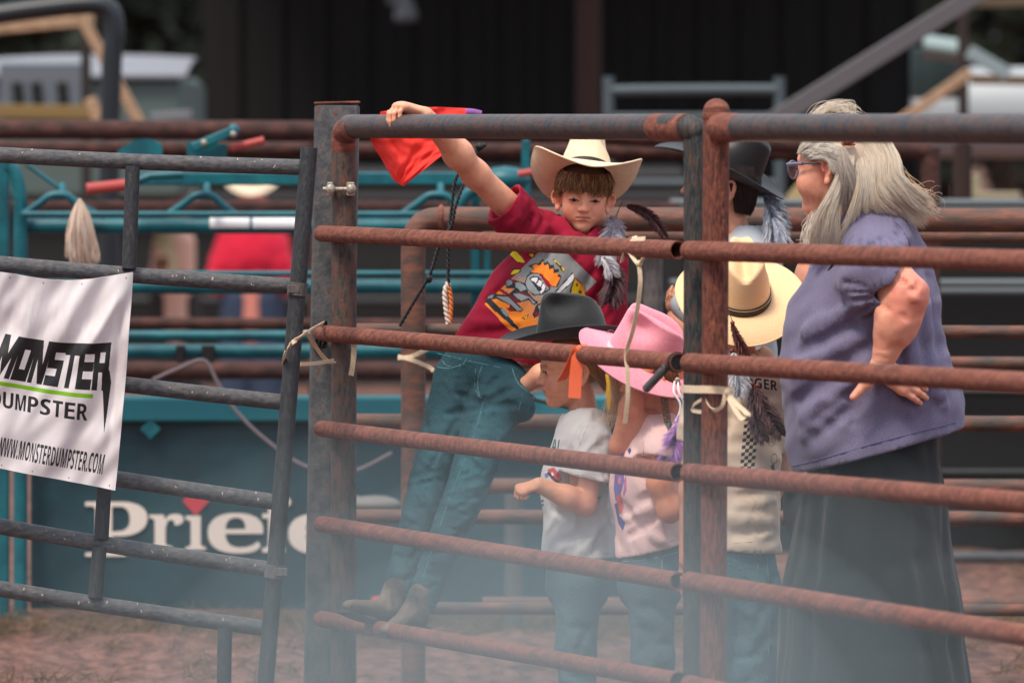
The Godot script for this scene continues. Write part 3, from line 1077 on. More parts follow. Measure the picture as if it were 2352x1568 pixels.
# ---------------------------------------------------------------- the teal bucking chute and its lettering
func chute() -> void:
	var z := 19.2
	var c := thing("cattle_chute", "teal steel livestock chute with a dark panel lettered in white behind the grey panel", "chute", "", P(500, 285, z) * Vector3(1, 0, 1))
	var b := MB.new()
	b.box((P(70, 1180, z) + P(1570, 1180, z)) * 0.5, Vector3(P(1570, 0, z).x - P(70, 0, z).x, 0.64, 0.03), Basis.IDENTITY, 0.004)
	obj("panel", b.mesh(), M.teal_dark, c)
	b = MB.new()
	var lx := P(60, 0, z).x
	var rx := P(1570, 0, z).x
	b.box(Vector3((lx + rx) / 2, P(0, 938, z).y, -z + 0.02), Vector3(rx - lx, 0.088, 0.10), Basis.IDENTITY, 0.012)
	obj("ledge", b.mesh(), M.teal_light, c)
	for y in [[492, 0.011, 0.2], [519, 0.026, 0.04], [628, 0.010, 0.25], [658, 0.025, 0.03], [770, 0.017, 0.2], [806, 0.024, 0.02]]:
		obj("rail", tube_mesh(PV([P(56, y[0], z - y[2]), P(1180, y[0], z - y[2])]), y[1]), M.teal, c)
	b = MB.new()
	beam(b, P(300, 410, z), P(1160, 410, z), 0.044, 0.06)
	obj("top_beam", b.mesh(), M.teal, c)
	for x in [463, 130, 1000]:
		var w := 78.0
		obj("arch_brace", tube_mesh(spline(PV([P(x - w, 493, z - 0.15), P(x - w * 0.5, 466, z - 0.15), P(x - 14, 449, z - 0.15), P(x + 22, 449, z - 0.15), P(x + w * 0.6, 470, z - 0.15), P(x + w, 493, z - 0.15)]), 6), 0.013), M.teal, c)
		obj("arch_stub", tube_mesh(PV([P(x + 12, 452, z - 0.15), P(x + 12, 424, z - 0.1)]), 0.012), M.teal, c)
	# posts at the left end
	obj("post", beam_mesh(P(8, 360, z), P(8, 1420, z), 0.036, 0.06), M.teal, c)
	obj("bent_post", tube_mesh(spline(PV([P(20, 380, z - 0.1), P(34, 400, z - 0.1), P(44, 450, z - 0.1), P(46, 560, z - 0.1), P(46, 1420, z - 0.1)]), 8), 0.024), M.teal, c)
	obj("cable", tube_mesh(PV([P(60, 378, z - 0.1), P(190, 470, z - 0.1), P(240, 500, z - 0.1)]), 0.007), M.teal, c)
	# uprights at its right end, behind the boy
	for p in [[1092, 400, 820, 0.03], [1118, 520, 820, 0.022], [1208, 320, 460, 0.03], [1240, 900, 1400, 0.05], [1300, 900, 1400, 0.04]]:
		obj("upright", beam_mesh(P(p[0], p[1], z + 0.1), P(p[0], p[2], z + 0.1), p[3], 0.05), M.teal, c)
	b = MB.new()
	b.ball(P(1160, 412, z - 0.1), Vector3(0.085, 0.045, 0.06))
	obj("housing", b.mesh(), M.teal, c)
	obj("lever", tube_mesh(PV([P(1190, 400, z - 0.2), P(1260, 388, z - 0.2)]), 0.012), M.red_rubber, c)
	obj("arch_brace", tube_mesh(spline(PV([P(1040, 500, z - 0.3), P(1080, 440, z - 0.3), P(1150, 440, z - 0.3), P(1210, 500, z - 0.3)]), 6), 0.022), M.teal, c)
	# brackets, levers and clamps on the top beam
	b = MB.new()
	b.sheet(func(u, v): return P(lerpf(268, 372, u), lerpf(362, lerpf(348, 318, sin(u * 2.6)), v), z - 0.2), 10, 3, 0.02)
	obj("bracket", b.mesh(), M.teal, c)
	b = MB.new()
	b.sheet(func(u, v): return P(lerpf(428, 520, u), lerpf(392, lerpf(326, 330, u), v), z - 0.22), 4, 4, 0.014)
	beam(b, P(440, 340, z - 0.26), P(536, 300, z - 0.26), 0.032, 0.03)
	b.ball(P(536, 300, z - 0.27), Vector3(0.02, 0.024, 0.02))
	obj("bracket", b.mesh(), M.teal, c)
	for q in [[468, 328], [535, 308]]:
		b = MB.new()
		b.ball(P(q[0], q[1], z - 0.29), Vector3(0.011, 0.011, 0.006))
		obj("bolt", b.mesh(), M.bolt, c)
	obj("lever_grip", tube_mesh(PV([P(530, 340, z - 0.24), P(606, 322, z - 0.24)]), 0.013), M.red_rubber, c)
	obj("lever", tube_mesh(PV([P(290, 424, z - 0.3), P(345, 404, z - 0.3), P(420, 400, z - 0.3)]), 0.014), M.teal, c)
	obj("lever_grip", tube_mesh(PV([P(198, 434, z - 0.32), P(288, 424, z - 0.3)]), 0.019), M.red_rubber, c)
	for x in [414, 478]:
		b = MB.new()
		b.box(P(x, 812, z - 0.06), Vector3(0.03 if x < 450 else 0.042, 0.058, 0.06))
		obj("clamp", b.mesh(), M.black_rubber, c)
	b = MB.new()
	b.tube(PV([P(482, 516, z - 0.04), P(573, 516, z - 0.04)]), 0.0275); b.tube(PV([P(580, 516, z - 0.04), P(690, 516, z - 0.04)]), 0.0275)
	obj("white_wrap", b.mesh(), M.white_tape, c)
	b = MB.new()
	b.box(P(345, 985, z - 0.06), Vector3(0.05, 0.05, 0.008), Basis(Vector3(0, 0, 1), 0.785), 0.002)
	obj("gusset", b.mesh(), M.teal, c)
	# the lettering on the panel: white letters and a red diamond for the dot
	var font := SystemFont.new()
	font.font_names = PackedStringArray(["Droid Serif"])
	font.font_weight = 700
	var face := z - 0.018
	for q in [["P", 195, 338, 1152, 1277], ["r", 342, 421, 1180, 1260], ["ı", 426, 472, 1184, 1262], ["e", 477, 604, 1178, 1270], ["f", 602, 668, 1140, 1268], ["e", 662, 788, 1180, 1272]]:
		var tm := TextMesh.new()
		tm.text = q[0]; tm.font = font; tm.font_size = 64; tm.pixel_size = 0.01; tm.depth = 0.02
		var bb := tm.get_aabb()
		var lo := P(q[1], q[4], face)
		var hi := P(q[2], q[3], face)
		var sc := Vector3((hi.x - lo.x) / bb.size.x, (hi.y - lo.y) / bb.size.y, 0.15)
		var o := obj("letter", tm, mat(S(226, 214, 204), 0.6), c)
		o.transform = rel(c) * Transform3D(Basis.from_scale(sc), lo - bb.position * sc + Vector3(0, 0, 0.003))
	b = MB.new()
	var mid := P(449, 1158, face)
	b.flat(mid + Vector3(-0.046, 0.012, 0.004), mid + Vector3(0, -0.038, 0.004), mid + Vector3(0.046, 0.012, 0.004), mid + Vector3(0.0, 0.05, 0.004), Vector3(0, 0, 1))
	obj("red_diamond", b.mesh(), mat(S(190, 50, 62), 0.6), c)
	# grey hose looping off the lower rail
	tag(obj("hanging_hose", tube_mesh(spline(PV([P(350, 872, z - 0.3), P(410, 846, z - 0.3), P(468, 828, z - 0.3), P(500, 880, z - 0.3), P(540, 942, z - 0.3), P(610, 1010, z - 0.3), P(700, 1070, z - 0.3), P(800, 1085, z - 0.3), P(900, 1040, z - 0.3)]), 8), 0.006), mat(S(112, 100, 106), 0.8)), "thin greyish rope looping from the chute's black clamp down to the right", "rope")
	# the white cotton mop of rope hanging at left
	b = MB.new()
	var g := []
	for e in [-1.0, -0.6, -0.2, 0.25, 0.65, 1.0]:
		g.push_back(PV([P(182, 458, 17.6), P(184 + 14 * e, 486, 17.6 - 0.02 * (1 - absf(e))), P(184 + 26 * e, 530, 17.6 - 0.03 * (1 - absf(e))), P(186 + 34 * e + 6, 612 - 10 * e * e, 17.6)]))
	strands(b, g, 420, 0.0028, 0.005, [S(214, 190, 172), S(196, 168, 150), S(228, 208, 192), S(168, 138, 122)], 6, 0.003, 10, 0.12)
	tag(obj("rope_tassel", b.mesh(), vc_mat(0.9)), "off-white cotton rope tassel hanging from a teal bar at left", "tassel")
	# two rusty pipes of the fence beyond, with posts
	var pf := thing("rusty_pipe_fence", "rusty pipe fence running across just above the teal chute", "fence", "rusty pipe pens behind", P(1100, 285, 21) * Vector3(1, 0, 1))
	obj("top_rail", tube_mesh(PV([P(-200, 297, 21.0), P(1180, 301, 21.0), P(2140, 346, 21.0)]), 0.036), M.rust_dark, pf)
	obj("rail", tube_mesh(PV([P(-200, 340, 21.2), P(1180, 346, 21.2), P(2050, 352, 21.2)]), 0.029), M.rust_dark, pf)
	obj("rail", tube_mesh(PV([P(-200, 478, 21.2), P(1560, 482, 21.2)]), 0.03), M.rust_dark, pf)
	obj("rail", tube_mesh(PV([P(200, 742, 20.6), P(1560, 748, 20.6)]), 0.022), M.rust_dark, pf)
	obj("rail", tube_mesh(PV([P(200, 850, 20.4), P(1560, 852, 20.4)]), 0.032), M.rust_dark, pf)
	obj("post", tube_mesh(PV([P(2138, 340, 21.0), P(2138, 1420, 21.0)]), 0.036), M.rust_dark, pf)
	obj("post", tube_mesh(PV([P(2212, 330, 24.0), P(2212, 1420, 24.0)]), 0.04), mat(S(52, 34, 30), 0.9), pf)
	obj("post", tube_mesh(PV([P(730, 290, 21.1), P(730, 1420, 21.1)]), 0.036), M.rust_dark, pf)
# ---------------------------------------------------------------- the pens behind the children
func back_pens() -> void:
	var z := 16.5
	var g := thing("rear_pipe_gate", "rusty pipe gate with a rounded upper corner standing behind the children", "gate", "gates behind the pens", P(950, 285, z) * Vector3(1, 0, 1))
	obj("frame", tube_mesh(spline(PV([P(949, 1800, z), P(949, 1200, z), P(949, 700, z), P(949, 575, z), P(955, 535, z), P(975, 511, z), P(1012, 503, z), P(1100, 503, z), P(1560, 504, z), P(2600, 506, z)]), 8), 0.0355, -1, 24), M.rust_mix, g)
	var b := MB.new()
	b.lathe(P(1013, 503, z), Basis(Vector3(0, 0, 1), PI / 2), [Vector2(0.036, -0.008), Vector2(0.042, -0.004), Vector2(0.0425, 0.002), Vector2(0.036, 0.008)], 24)
	obj("weld_bead", b.mesh(), M.rust, g)
	for y in [[759, 0.0185], [970, 0.023], [1188, 0.0215], [1398, 0.018]]:
		obj("rail", tube_mesh(PV([P(800, y[0] - 2, z + 0.02), P(2600, y[0] + 4, z + 0.02)]), y[1]), M.rust_mix, g)
	z = 17.6
	g = thing("grey_pipe_panel", "greyish pipe panel running right behind the woman, farther than the rusty gate", "panel", "rusty pipe pens behind", P(1700, 285, z) * Vector3(1, 0, 1))
	for y in [[541, 0.022], [832, 0.019], [1117, 0.024], [1386, 0.02]]:
		obj("rail", tube_mesh(PV([P(1108, y[0] - 1, z), P(2700, y[0] + 2, z)]), y[1]), M.rust_mix, g)
	obj("post", tube_mesh(PV([P(1500, 500, z + 0.06), P(1500, 1560, z + 0.06)]), 0.03), M.steel_y, g)
	# a pale upright and a grey barrel seen low between the legs
	tag(obj("pale_post", tube_mesh(PV([P(1180, 1130, 18.6), P(1180, 1440, 18.6)]), 0.03), mat(S(84, 84, 84), 0.8)), "pale grey upright seen between the boy's legs and the small child", "post")
	tag(obj("yellow_strap", beam_mesh(P(1393, 860, 17.9), P(1404, 950, 17.9), 0.02, 0.01), mat(S(222, 168, 40), 0.6)), "yellow strap hanging behind the small child's shoulder", "strap")
	tag(obj("black_rope_line", tube_mesh(spline(PV([P(1180, 905, 17.0), P(1240, 920, 17.0), P(1330, 940, 17.0), P(1420, 948, 17.0)]), 6), 0.006), M.black_rubber), "thin dark rope drawn across behind the small child's neck", "rope")
	tag(obj("red_bucket", _drum(P(888, 1392, 18.6), 0.05, 0.03), mat(S(196, 66, 66), 0.6)), "small red tub on the ground behind the leaning boy's boot", "tub")
	b = MB.new()
	b.ball(P(860, 1158, 18.8), Vector3(0.09, 0.03, 0.06)); b.ball(P(800, 1150, 18.9), Vector3(0.06, 0.022, 0.05))
	tag(obj("white_bundle", b.mesh(), mat(S(112, 108, 106), 0.7)), "pale bundle on the chute's step seen between post and boy's legs", "bundle")

# ---------------------------------------------------------------- the front fence of rusty pipe
func open_pipe(p: Vector3, q: Vector3, r: float) -> ArrayMesh:
	var b := MB.new()
	var d := (q - p).normalized()
	# rounded closed end at p, open end at q with a wall and a dark inside
	var pts := PackedVector3Array()
	var rad := PackedFloat32Array()
	for k in 6:
		var a := PI / 2 * k / 5
		pts.push_back(p - d * r * 0.75 * cos(a)); rad.push_back(maxf(r * sin(a), 0.0005))
	var n := 24
	for k in range(1, n + 1):
		pts.push_back(p.lerp(q, float(k) / n)); rad.push_back(r)
	b.tube(pts, r, -1, 22, false, Color.WHITE, rad)
	b.tube(PV([q, q - d * 0.12]), r * 0.86, -1, 22, false)
	b.tube(PV([q - d * 0.12, q - d * 0.121]), r * 0.86, r * 0.86, 22, true)
	var first := b.v.size()
	var side := d.cross(Vector3.UP).normalized()
	var up := side.cross(d)
	for k in 23:
		var a := TAU * k / 22
		b.vert(q + (side * cos(a) + up * sin(a)) * r, d)
		b.vert(q + (side * cos(a) + up * sin(a)) * r * 0.86, d)
	for k in 22:
		b.quad(first + k * 2, first + k * 2 + 1, first + k * 2 + 3, first + k * 2 + 2)
	return b.mesh()

func front_fence() -> void:
	# square post
	var pz := fz(770) + 0.13
	var post := thing("square_post", "tall square steel post at the left end of the rusty pipe gate", "post", "", P(748, 1830, pz) * Vector3(1, 0, 1))
	var b := MB.new()
	var top := P(774, 238, pz)
	var foot := P(744, 1840, pz)
	beam(b, foot, top, 0.122, 0.10, 0.008)
	obj("shaft", b.mesh(), M.post_grey, post)
	b = MB.new()
	b.box(top + Vector3(0, 0.003, 0), Vector3(0.124, 0.006, 0.102), Basis(Vector3(0, 0, 1), 0.02), 0.002)
	obj("cap_plate", b.mesh(), M.rust, post)

	# left section: a framed gate of pipe
	var gate := thing("pipe_gate", "rusty pipe gate with six rails, held shut between square post and round post", "gate", "", FP(1150, 285) * Vector3(1, 0, 1))
	var r := 0.0315
	obj("frame", tube_mesh(spline(PV([FP(786, 1850, 0.04), FP(787, 1200, 0.04), FP(789, 600, 0.04), FP(790, 350, 0.03), FP(792, 310, 0.02), FP(804, 292, 0.01), FP(840, 290), FP(1200, 290.5), FP(1560, 292)]), 10), 0.033, r, 24), M.steel_x, gate)
	b = MB.new()
	b.tube(PV([FP(789, 1850, 0.04), FP(790, 330, 0.03)]), 0.0345, -1, 24)
	obj("end_upright", b.mesh(), M.rust_steel, gate)
	obj("corner_elbow", tube_mesh(spline(PV([FP(790, 345, 0.03), FP(790, 312, 0.02), FP(797, 296, 0.01), FP(815, 291)]), 8), 0.0352, 0.0325, 24), M.rust, gate)
	obj("latch_upright", tube_mesh(spline(PV([FP(1500, 292), FP(1570, 292, 0.0), FP(1592, 300, 0.02), FP(1600, 330, 0.04), FP(1601, 600, 0.04), FP(1599, 1900, 0.04)]), 8), 0.032, -1, 24), M.dark_steel_y, gate)
	obj("weld_sleeve", tube_mesh(PV([FP(1506, 292), FP(1580, 292.5)]), 0.0328, -1, 24), M.rust, gate)
	var rows := [[536, 574], [765, 832], [984, 1085], [1203, 1335], [1421, 1564]]
	for q in rows:
		var o := obj("rail", open_pipe(FP(738, q[0] + 0.0, -0.065), FP(1558, q[1], -0.065), 0.0225), M.rust, gate)
		o.set_meta("kind", "thing")
	# lugs and pin of the hinge on the end upright
	var hz := fz(790) - 0.008
	for e in [[758, 0.017], [805, 0.022]]:
		b = MB.new()
		b.box(P(e[0], 434, hz), Vector3(e[1], 0.038, 0.03), Basis.IDENTITY, 0.003)
		b.lathe(P(e[0] + 1, 434, hz - 0.016), Basis(Vector3.RIGHT, PI / 2), [Vector2(0.0, 0.007), Vector2(0.010, 0.006), Vector2(0.014, 0.0), Vector2(0.014, -0.004)], 14)
		obj("lug", b.mesh(), M.bolt, gate)
	obj("pin", tube_mesh(PV([P(742, 434, hz - 0.01), P(812, 434, hz - 0.01)]), 0.006), M.bolt, gate)
	# slot with its bolt handle on the second rail from the top of the lower five
	b = MB.new()
	var s0 := FP(1474, 824, -0.0885)
	var s1 := FP(1526, 829, -0.0885)
	b.strap(PV([s0, s1]), [Vector3.UP], 0.022, 0.003)
	obj("slot", b.mesh(), mat(S(132, 66, 44), 0.9), gate)
	b = MB.new()
	b.tube(PV([FP(1472, 812, -0.09), FP(1528, 817, -0.09)]), 0.0022, -1, 6); b.tube(PV([FP(1472, 836, -0.09), FP(1528, 841, -0.09)]), 0.0022, -1, 6); b.tube(PV([FP(1472, 812, -0.09), FP(1472, 836, -0.09)]), 0.0022, -1, 6)
	obj("slot_edge", b.mesh(), M.black_rubber, gate)
	obj("bolt_handle", tube_mesh(PV([FP(1530, 838, -0.09), FP(1526, 848, -0.12), FP(1484, 893, -0.15)]), 0.0105, -1, 8), M.grey_paint, gate)
	b = MB.new()
	b.tube(PV([FP(1553, 831.6, -0.065), FP(1557, 832, -0.065)]), 0.0248, -1, 20)
	obj("bolt_collar", b.mesh(), M.black_rubber, gate)

	# round post with a domed cap
	var rp := thing("round_post", "rusty round post with a domed cap between the two fence sections", "post", "", FP(1646, 1850, -0.01) * Vector3(1, 0, 1))
	obj("shaft", tube_mesh(PV([FP(1636, 1900, -0.01), FP(1646, 250, -0.01)]), 0.0312, -1, 28), M.rust_y, rp)
	b = MB.new()
	var prof := [Vector2(0.0315, -0.012), Vector2(0.0335, -0.008), Vector2(0.0335, 0.0), Vector2(0.0318, 0.004)]
	for k in 9:
		var a := PI / 2 * k / 8
		prof.push_back(Vector2(0.0316 * cos(a), 0.006 + 0.031 * sin(a)))
	b.lathe(FP(1646, 262, -0.01), Basis.IDENTITY, prof, 28)
	obj("domed_cap", b.mesh(), M.rust, rp)

	# right section
	var pan := thing("pipe_fence", "rusty pipe fence section running right from the round post in front of the woman", "fence", "", FP(2100, 285) * Vector3(1, 0, 1))
	obj("top_rail", tube_mesh(PV([FP(1650, 293, -0.01), FP(2000, 294.5, -0.005), FP(2600, 297)]), 0.0325, -1, 28), M.steel_x, pan)
	b = MB.new()
	b.tube(PV([FP(1655, 293, -0.01), FP(1700, 293, -0.01)]), 0.036, 0.0325, 24, false)
	obj("weld_joint", b.mesh(), M.rust, pan)
	for q in [[575, 599], [833, 879], [1086, 1154], [1335, 1458], [1572, 1740]]:
		b = MB.new()
		var p0 := FP(1584, q[0], -0.075)
		var p1 := FP(2352, q[1], -0.06)
		var d := (p1 - p0).normalized()
		var pts := PackedVector3Array()
		var rad := PackedFloat32Array()
		for k in 6:
			var a := PI / 2 * k / 5
			pts.push_back(p0 - d * 0.017 * cos(a)); rad.push_back(maxf(0.0235 * sin(a), 0.0005))
		for k in range(1, 30):
			pts.push_back(p0 + (p1 - p0) * 1.25 * k / 29.0); rad.push_back(0.0235)
		b.tube(pts, 0.0235, -1, 22, false, Color.WHITE, rad)
		obj("rail", b.mesh(), M.rust, pan)
	# small pale paint nicks along the rails (each a chip of the old coating)
	var r2 := RandomNumberGenerator.new()
	r2.seed = 77
	b = MB.new()
	for k in 70:
		var i := r2.randi() % 6
		var x := r2.randf_range(840, 2330)
		var yl := [291.0, 536.0, 765.0, 984.0, 1203.0, 1421.0]
		var yr := [292.0, 574.0, 832.0, 1085.0, 1335.0, 1564.0]
		var y: float = lerpf(yl[i], yr[i], (x - 738) / 820.0) if x < 1558 else [293.0, 575.0, 833.0, 1086.0, 1335.0, 1572.0][i] + (x - 1584) * [0.004, 0.0313, 0.06, 0.0885, 0.16, 0.22][i]
		var rr: float = 0.0325 if i == 0 else 0.0237
		var zz: float = 0.0 if i == 0 else -0.067
		var a := r2.randf_range(-0.9, 0.9)
		var at := FP(x, y, zz) + Vector3(0, sin(a), cos(a)) * rr
		var tall := r2.randf_range(0.002, 0.010)
		var b2 := Basis(Vector3.RIGHT, -a) * Basis(Vector3(0, 0, 1), r2.randf_range(-0.5, 0.5))
		b.box(at, Vector3(r2.randf_range(0.0012, 0.0028), tall, 0.0014), b2, 0.0003)
	var chips := obj("paint_chips", b.mesh(), mat(S(212, 172, 140), 0.8), gate)
	chips.set_meta("kind", "stuff")

# ---------------------------------------------------------------- the leaning grey livestock panel with its banner
func grey_panel() -> void:
	var z := 15.1
	var g := thing("livestock_panel", "grey tubular livestock panel leaning at left with a banner tied on it", "panel", "", P(600, 1840, z) * Vector3(1, 0, 1))
	var end := func(y: float) -> float: return 710.0 - (y - 338.0) * 0.0815
	obj("end_post", tube_mesh(PV([P(710, 338, z - 0.01), P(664, 900, z - 0.01), P(584, 1880, z - 0.01)]), 0.0225, -1, 20), M.grey_post, g)
	var rows := [[352, 384, 0.0215], [602, 657, 0.0215], [842, 924, 0.0215], [1052, 1153, 0.0215], [1205, 1308, 0.0215], [1348, 1443, 0.0215]]
	for q in rows:
		var xr: float = end.call(q[1]) - 8.0
		var pts := PackedVector3Array()
		for k in 15:
			var u := k / 14.0
			var x := lerpf(-250.0, xr, u)
			pts.push_back(P(x, q[1] + (x - xr) * (q[1] - q[0]) / xr + 5.0 * sin(u * 3.1), z - 0.15 * (1 - u) + 0.012))
		obj("rail", tube_mesh(pts, q[2], -1, 18), M.grey_paint, g)
	for q in [[304, 380, 296, 616], [282, 640, 262, 870], [258, 900, 246, 1080], [238, 1120, 232, 1236], [228, 1254, 218, 1372], [516, 1440, 508, 1880]]:
		obj("upright", tube_mesh(PV([P(q[0], q[1], z - 0.07), P(q[2], q[3], z - 0.07)]), 0.0195, 0.0195, 18, false), M.grey_post, g)
	for y in [663, 1312]:
		var b := MB.new()
		var c := P(end.call(y), y, z - 0.012)
		b.tube(PV([c + Vector3(-0.003, -0.017, 0), c + Vector3(0.001, 0.017, 0)]), 0.027, -1, 20)
		b.box(c + Vector3(0.018 if y > 1000 else -0.01, 0, 0.024), Vector3(0.034, 0.022, 0.008))
		obj("clamp", b.mesh(), M.steel_y, g)
	var r3 := RandomNumberGenerator.new()
	r3.seed = 78
	var cb := MB.new()
	for k in 60:
		var q: Array = rows[r3.randi() % 6]
		var xr: float = end.call(q[1]) - 8.0
		var u := r3.randf_range(0.28, 0.98)
		var xx := lerpf(-250.0, xr, u)
		var a := r3.randf_range(-0.3, 1.2)
		var c := P(xx, q[1] + (xx - xr) * (q[1] - q[0]) / xr + 5.0 * sin(u * 3.1), z - 0.15 * (1 - u) + 0.012) + Vector3(0, sin(a), cos(a)) * 0.0213
		cb.box(c, Vector3(r3.randf_range(0.0014, 0.004), r3.randf_range(0.002, 0.009), 0.0012), Basis(Vector3.RIGHT, -a) * Basis(Vector3(0, 0, 1), r3.randf_range(-0.7, 0.7)), 0.0003)
	var chips := obj("paint_chips", cb.mesh(), mat(S(186, 170, 156), 0.8), g)
	chips.set_meta("kind", "stuff")
	# the banner
	var w := 1118
	var im := Image.create(w, 1000, false, Image.FORMAT_RGB8)
	im.fill(S(228, 222, 224))
	var n := fnoise(0.006, 9, 4)
	var ink := S(30, 28, 30)
	var bold := SystemFont.new()
	bold.font_names = PackedStringArray(["Droid Sans"]); bold.font_weight = 700
	var plain := SystemFont.new()
	plain.font_names = PackedStringArray(["Droid Sans"])
	# the heavy slanted word: blocks with narrow gaps and cut-out counters, the last one drawn out to a spike
	var paper := S(228, 222, 224)
	var cuts := [[[0.3, 0, 0.7, 0, 0.5, 0.42], [0.26, 0.5, 0.5, 0.95, 0.74, 0.5, 0.74, 1.02, 0.26, 1.02]], [[0.32, 0.27, 0.68, 0.27, 0.68, 0.73, 0.32, 0.73]], [[0.34, -0.02, 0.7, -0.02, 0.7, 0.55], [0.3, 0.45, 0.66, 1.02, 0.3, 1.02]],
		[[0.36, 0.23, 1.02, 0.23, 1.02, 0.4, 0.36, 0.4], [-0.02, 0.6, 0.64, 0.6, 0.64, 0.77, -0.02, 0.77]], [[-0.02, 0.27, 0.34, 0.27, 0.34, 1.02, -0.02, 1.02], [0.66, 0.27, 1.02, 0.27, 1.02, 1.02, 0.66, 1.02]],
		[[0.36, 0.23, 1.02, 0.23, 1.02, 0.4, 0.36, 0.4], [0.36, 0.6, 1.02, 0.6, 1.02, 0.77, 0.36, 0.77]], [[0.36, 0.2, 0.7, 0.2, 0.7, 0.42, 0.36, 0.42], [0.36, 0.62, 0.6, 0.62, 0.66, 1.02, 0.36, 1.02]]]
	var x := 488.0
	for k in 7:
		var wd := 100.0 if k == 0 else 78.0
		var lean := 0.30 - 0.045 * k
		var at := func(u: float, v: float) -> Vector2: return Vector2(x + u * (wd - 6.0) + lean * (1.0 - v) * 226.0 - 20.0, 312 + v * 226)
		fill_poly(im, PackedVector2Array([at.call(0, 0), at.call(1, 0), at.call(1, 1), at.call(0, 1)]), ink)
		for cut in cuts[k]:
			var pts := PackedVector2Array()
			for i in range(0, cut.size(), 2): pts.push_back(at.call(cut[i], cut[i + 1]))
			fill_poly(im, pts, paper)
		x += wd
	fill_poly(im, PackedVector2Array([Vector2(1004, 470), Vector2(1036, 440), Vector2(1048, 500), Vector2(1036, 740)]), ink)
	im.fill_rect(Rect2i(0, 556, 968, 21), S(126, 186, 22))
	for k in 8:
		letters(im, "DUMPSTER"[k], bold, 478 + 60 * k, 606, 50, 82, 0.0, ink)
	letters(im, "WWW.MONSTERDUMPSTER.COM", bold, 520, 838, 524, 100, 0.08, ink)
	for q in [330, 545, 700, 880, 1085]:
		for y in [18, 978]:
			im.fill_rect(Rect2i(q, y, 5, 9), S(150, 110, 80))
	var tex := ImageTexture.create_from_image(im)
	var m := StandardMaterial3D.new()
	m.albedo_texture = tex; m.roughness = 0.42; m.texture_repeat = false
	m.detail_enabled = true
	m.detail_albedo = ntex([[0.0, Color(0.88, 0.86, 0.86)], [0.5, Color(0.97, 0.96, 0.96)], [1.0, Color(1, 1, 1)]], 0.01, 19, 256, 4)
	m.detail_blend_mode = BaseMaterial3D.BLEND_MODE_MUL
	var fold := fnoise(1.0, 12, 2)
	var b := MB.new()
	b.sheet(func(u, v):
		var xr: float = lerpf(309, 268, v) + 10.0 * v * (1 - v) - 4.0
		var xx := lerpf(-250.0, xr, u)
		var yt := 624.0 + 19.0 * pow(absf(sin(PI * clampf((xx + 0.0) / 309.0, -1, 1))), 1.2)
		var yb := 1076.0 + (xx) * 0.19
		var yy := lerpf(yt, yb, v)
		var dz: float = 0.016 * fold.get_noise_2d(u * 5.0 + v * 2.0, v * 1.6) + 0.005 * sin((u * 9.0 + v * 5.5) * 2.0) * (1 - v) * v * 3.0
		dz += 0.012 * exp(-pow((u - 0.9 + (v - 0.2) * 0.55) / 0.035, 2)) * smoothstep(0.02, 0.18, v) * (1.0 - smoothstep(0.25, 0.5, v))
		dz -= 0.014 * exp(-pow((u - 0.955) / 0.02, 2)) * smoothstep(0.1, 0.3, v) * (1.0 - smoothstep(0.6, 0.9, v))
		dz += 0.003 * fold.get_noise_2d(u * 30.0 + v * 3.0, v * 3.0) * smoothstep(0.0, 0.25, v) * (1.0 - smoothstep(0.2, 0.5, v))
		return P(xx, yy, 14.93 - 0.1 * (1 - u)) + Vector3(0, 0, dz), 110, 80, 0.0015)
	tag(obj("vinyl_banner", b.mesh(), m), "white vinyl banner with black dumpster lettering and a green line tied to the grey panel", "banner")
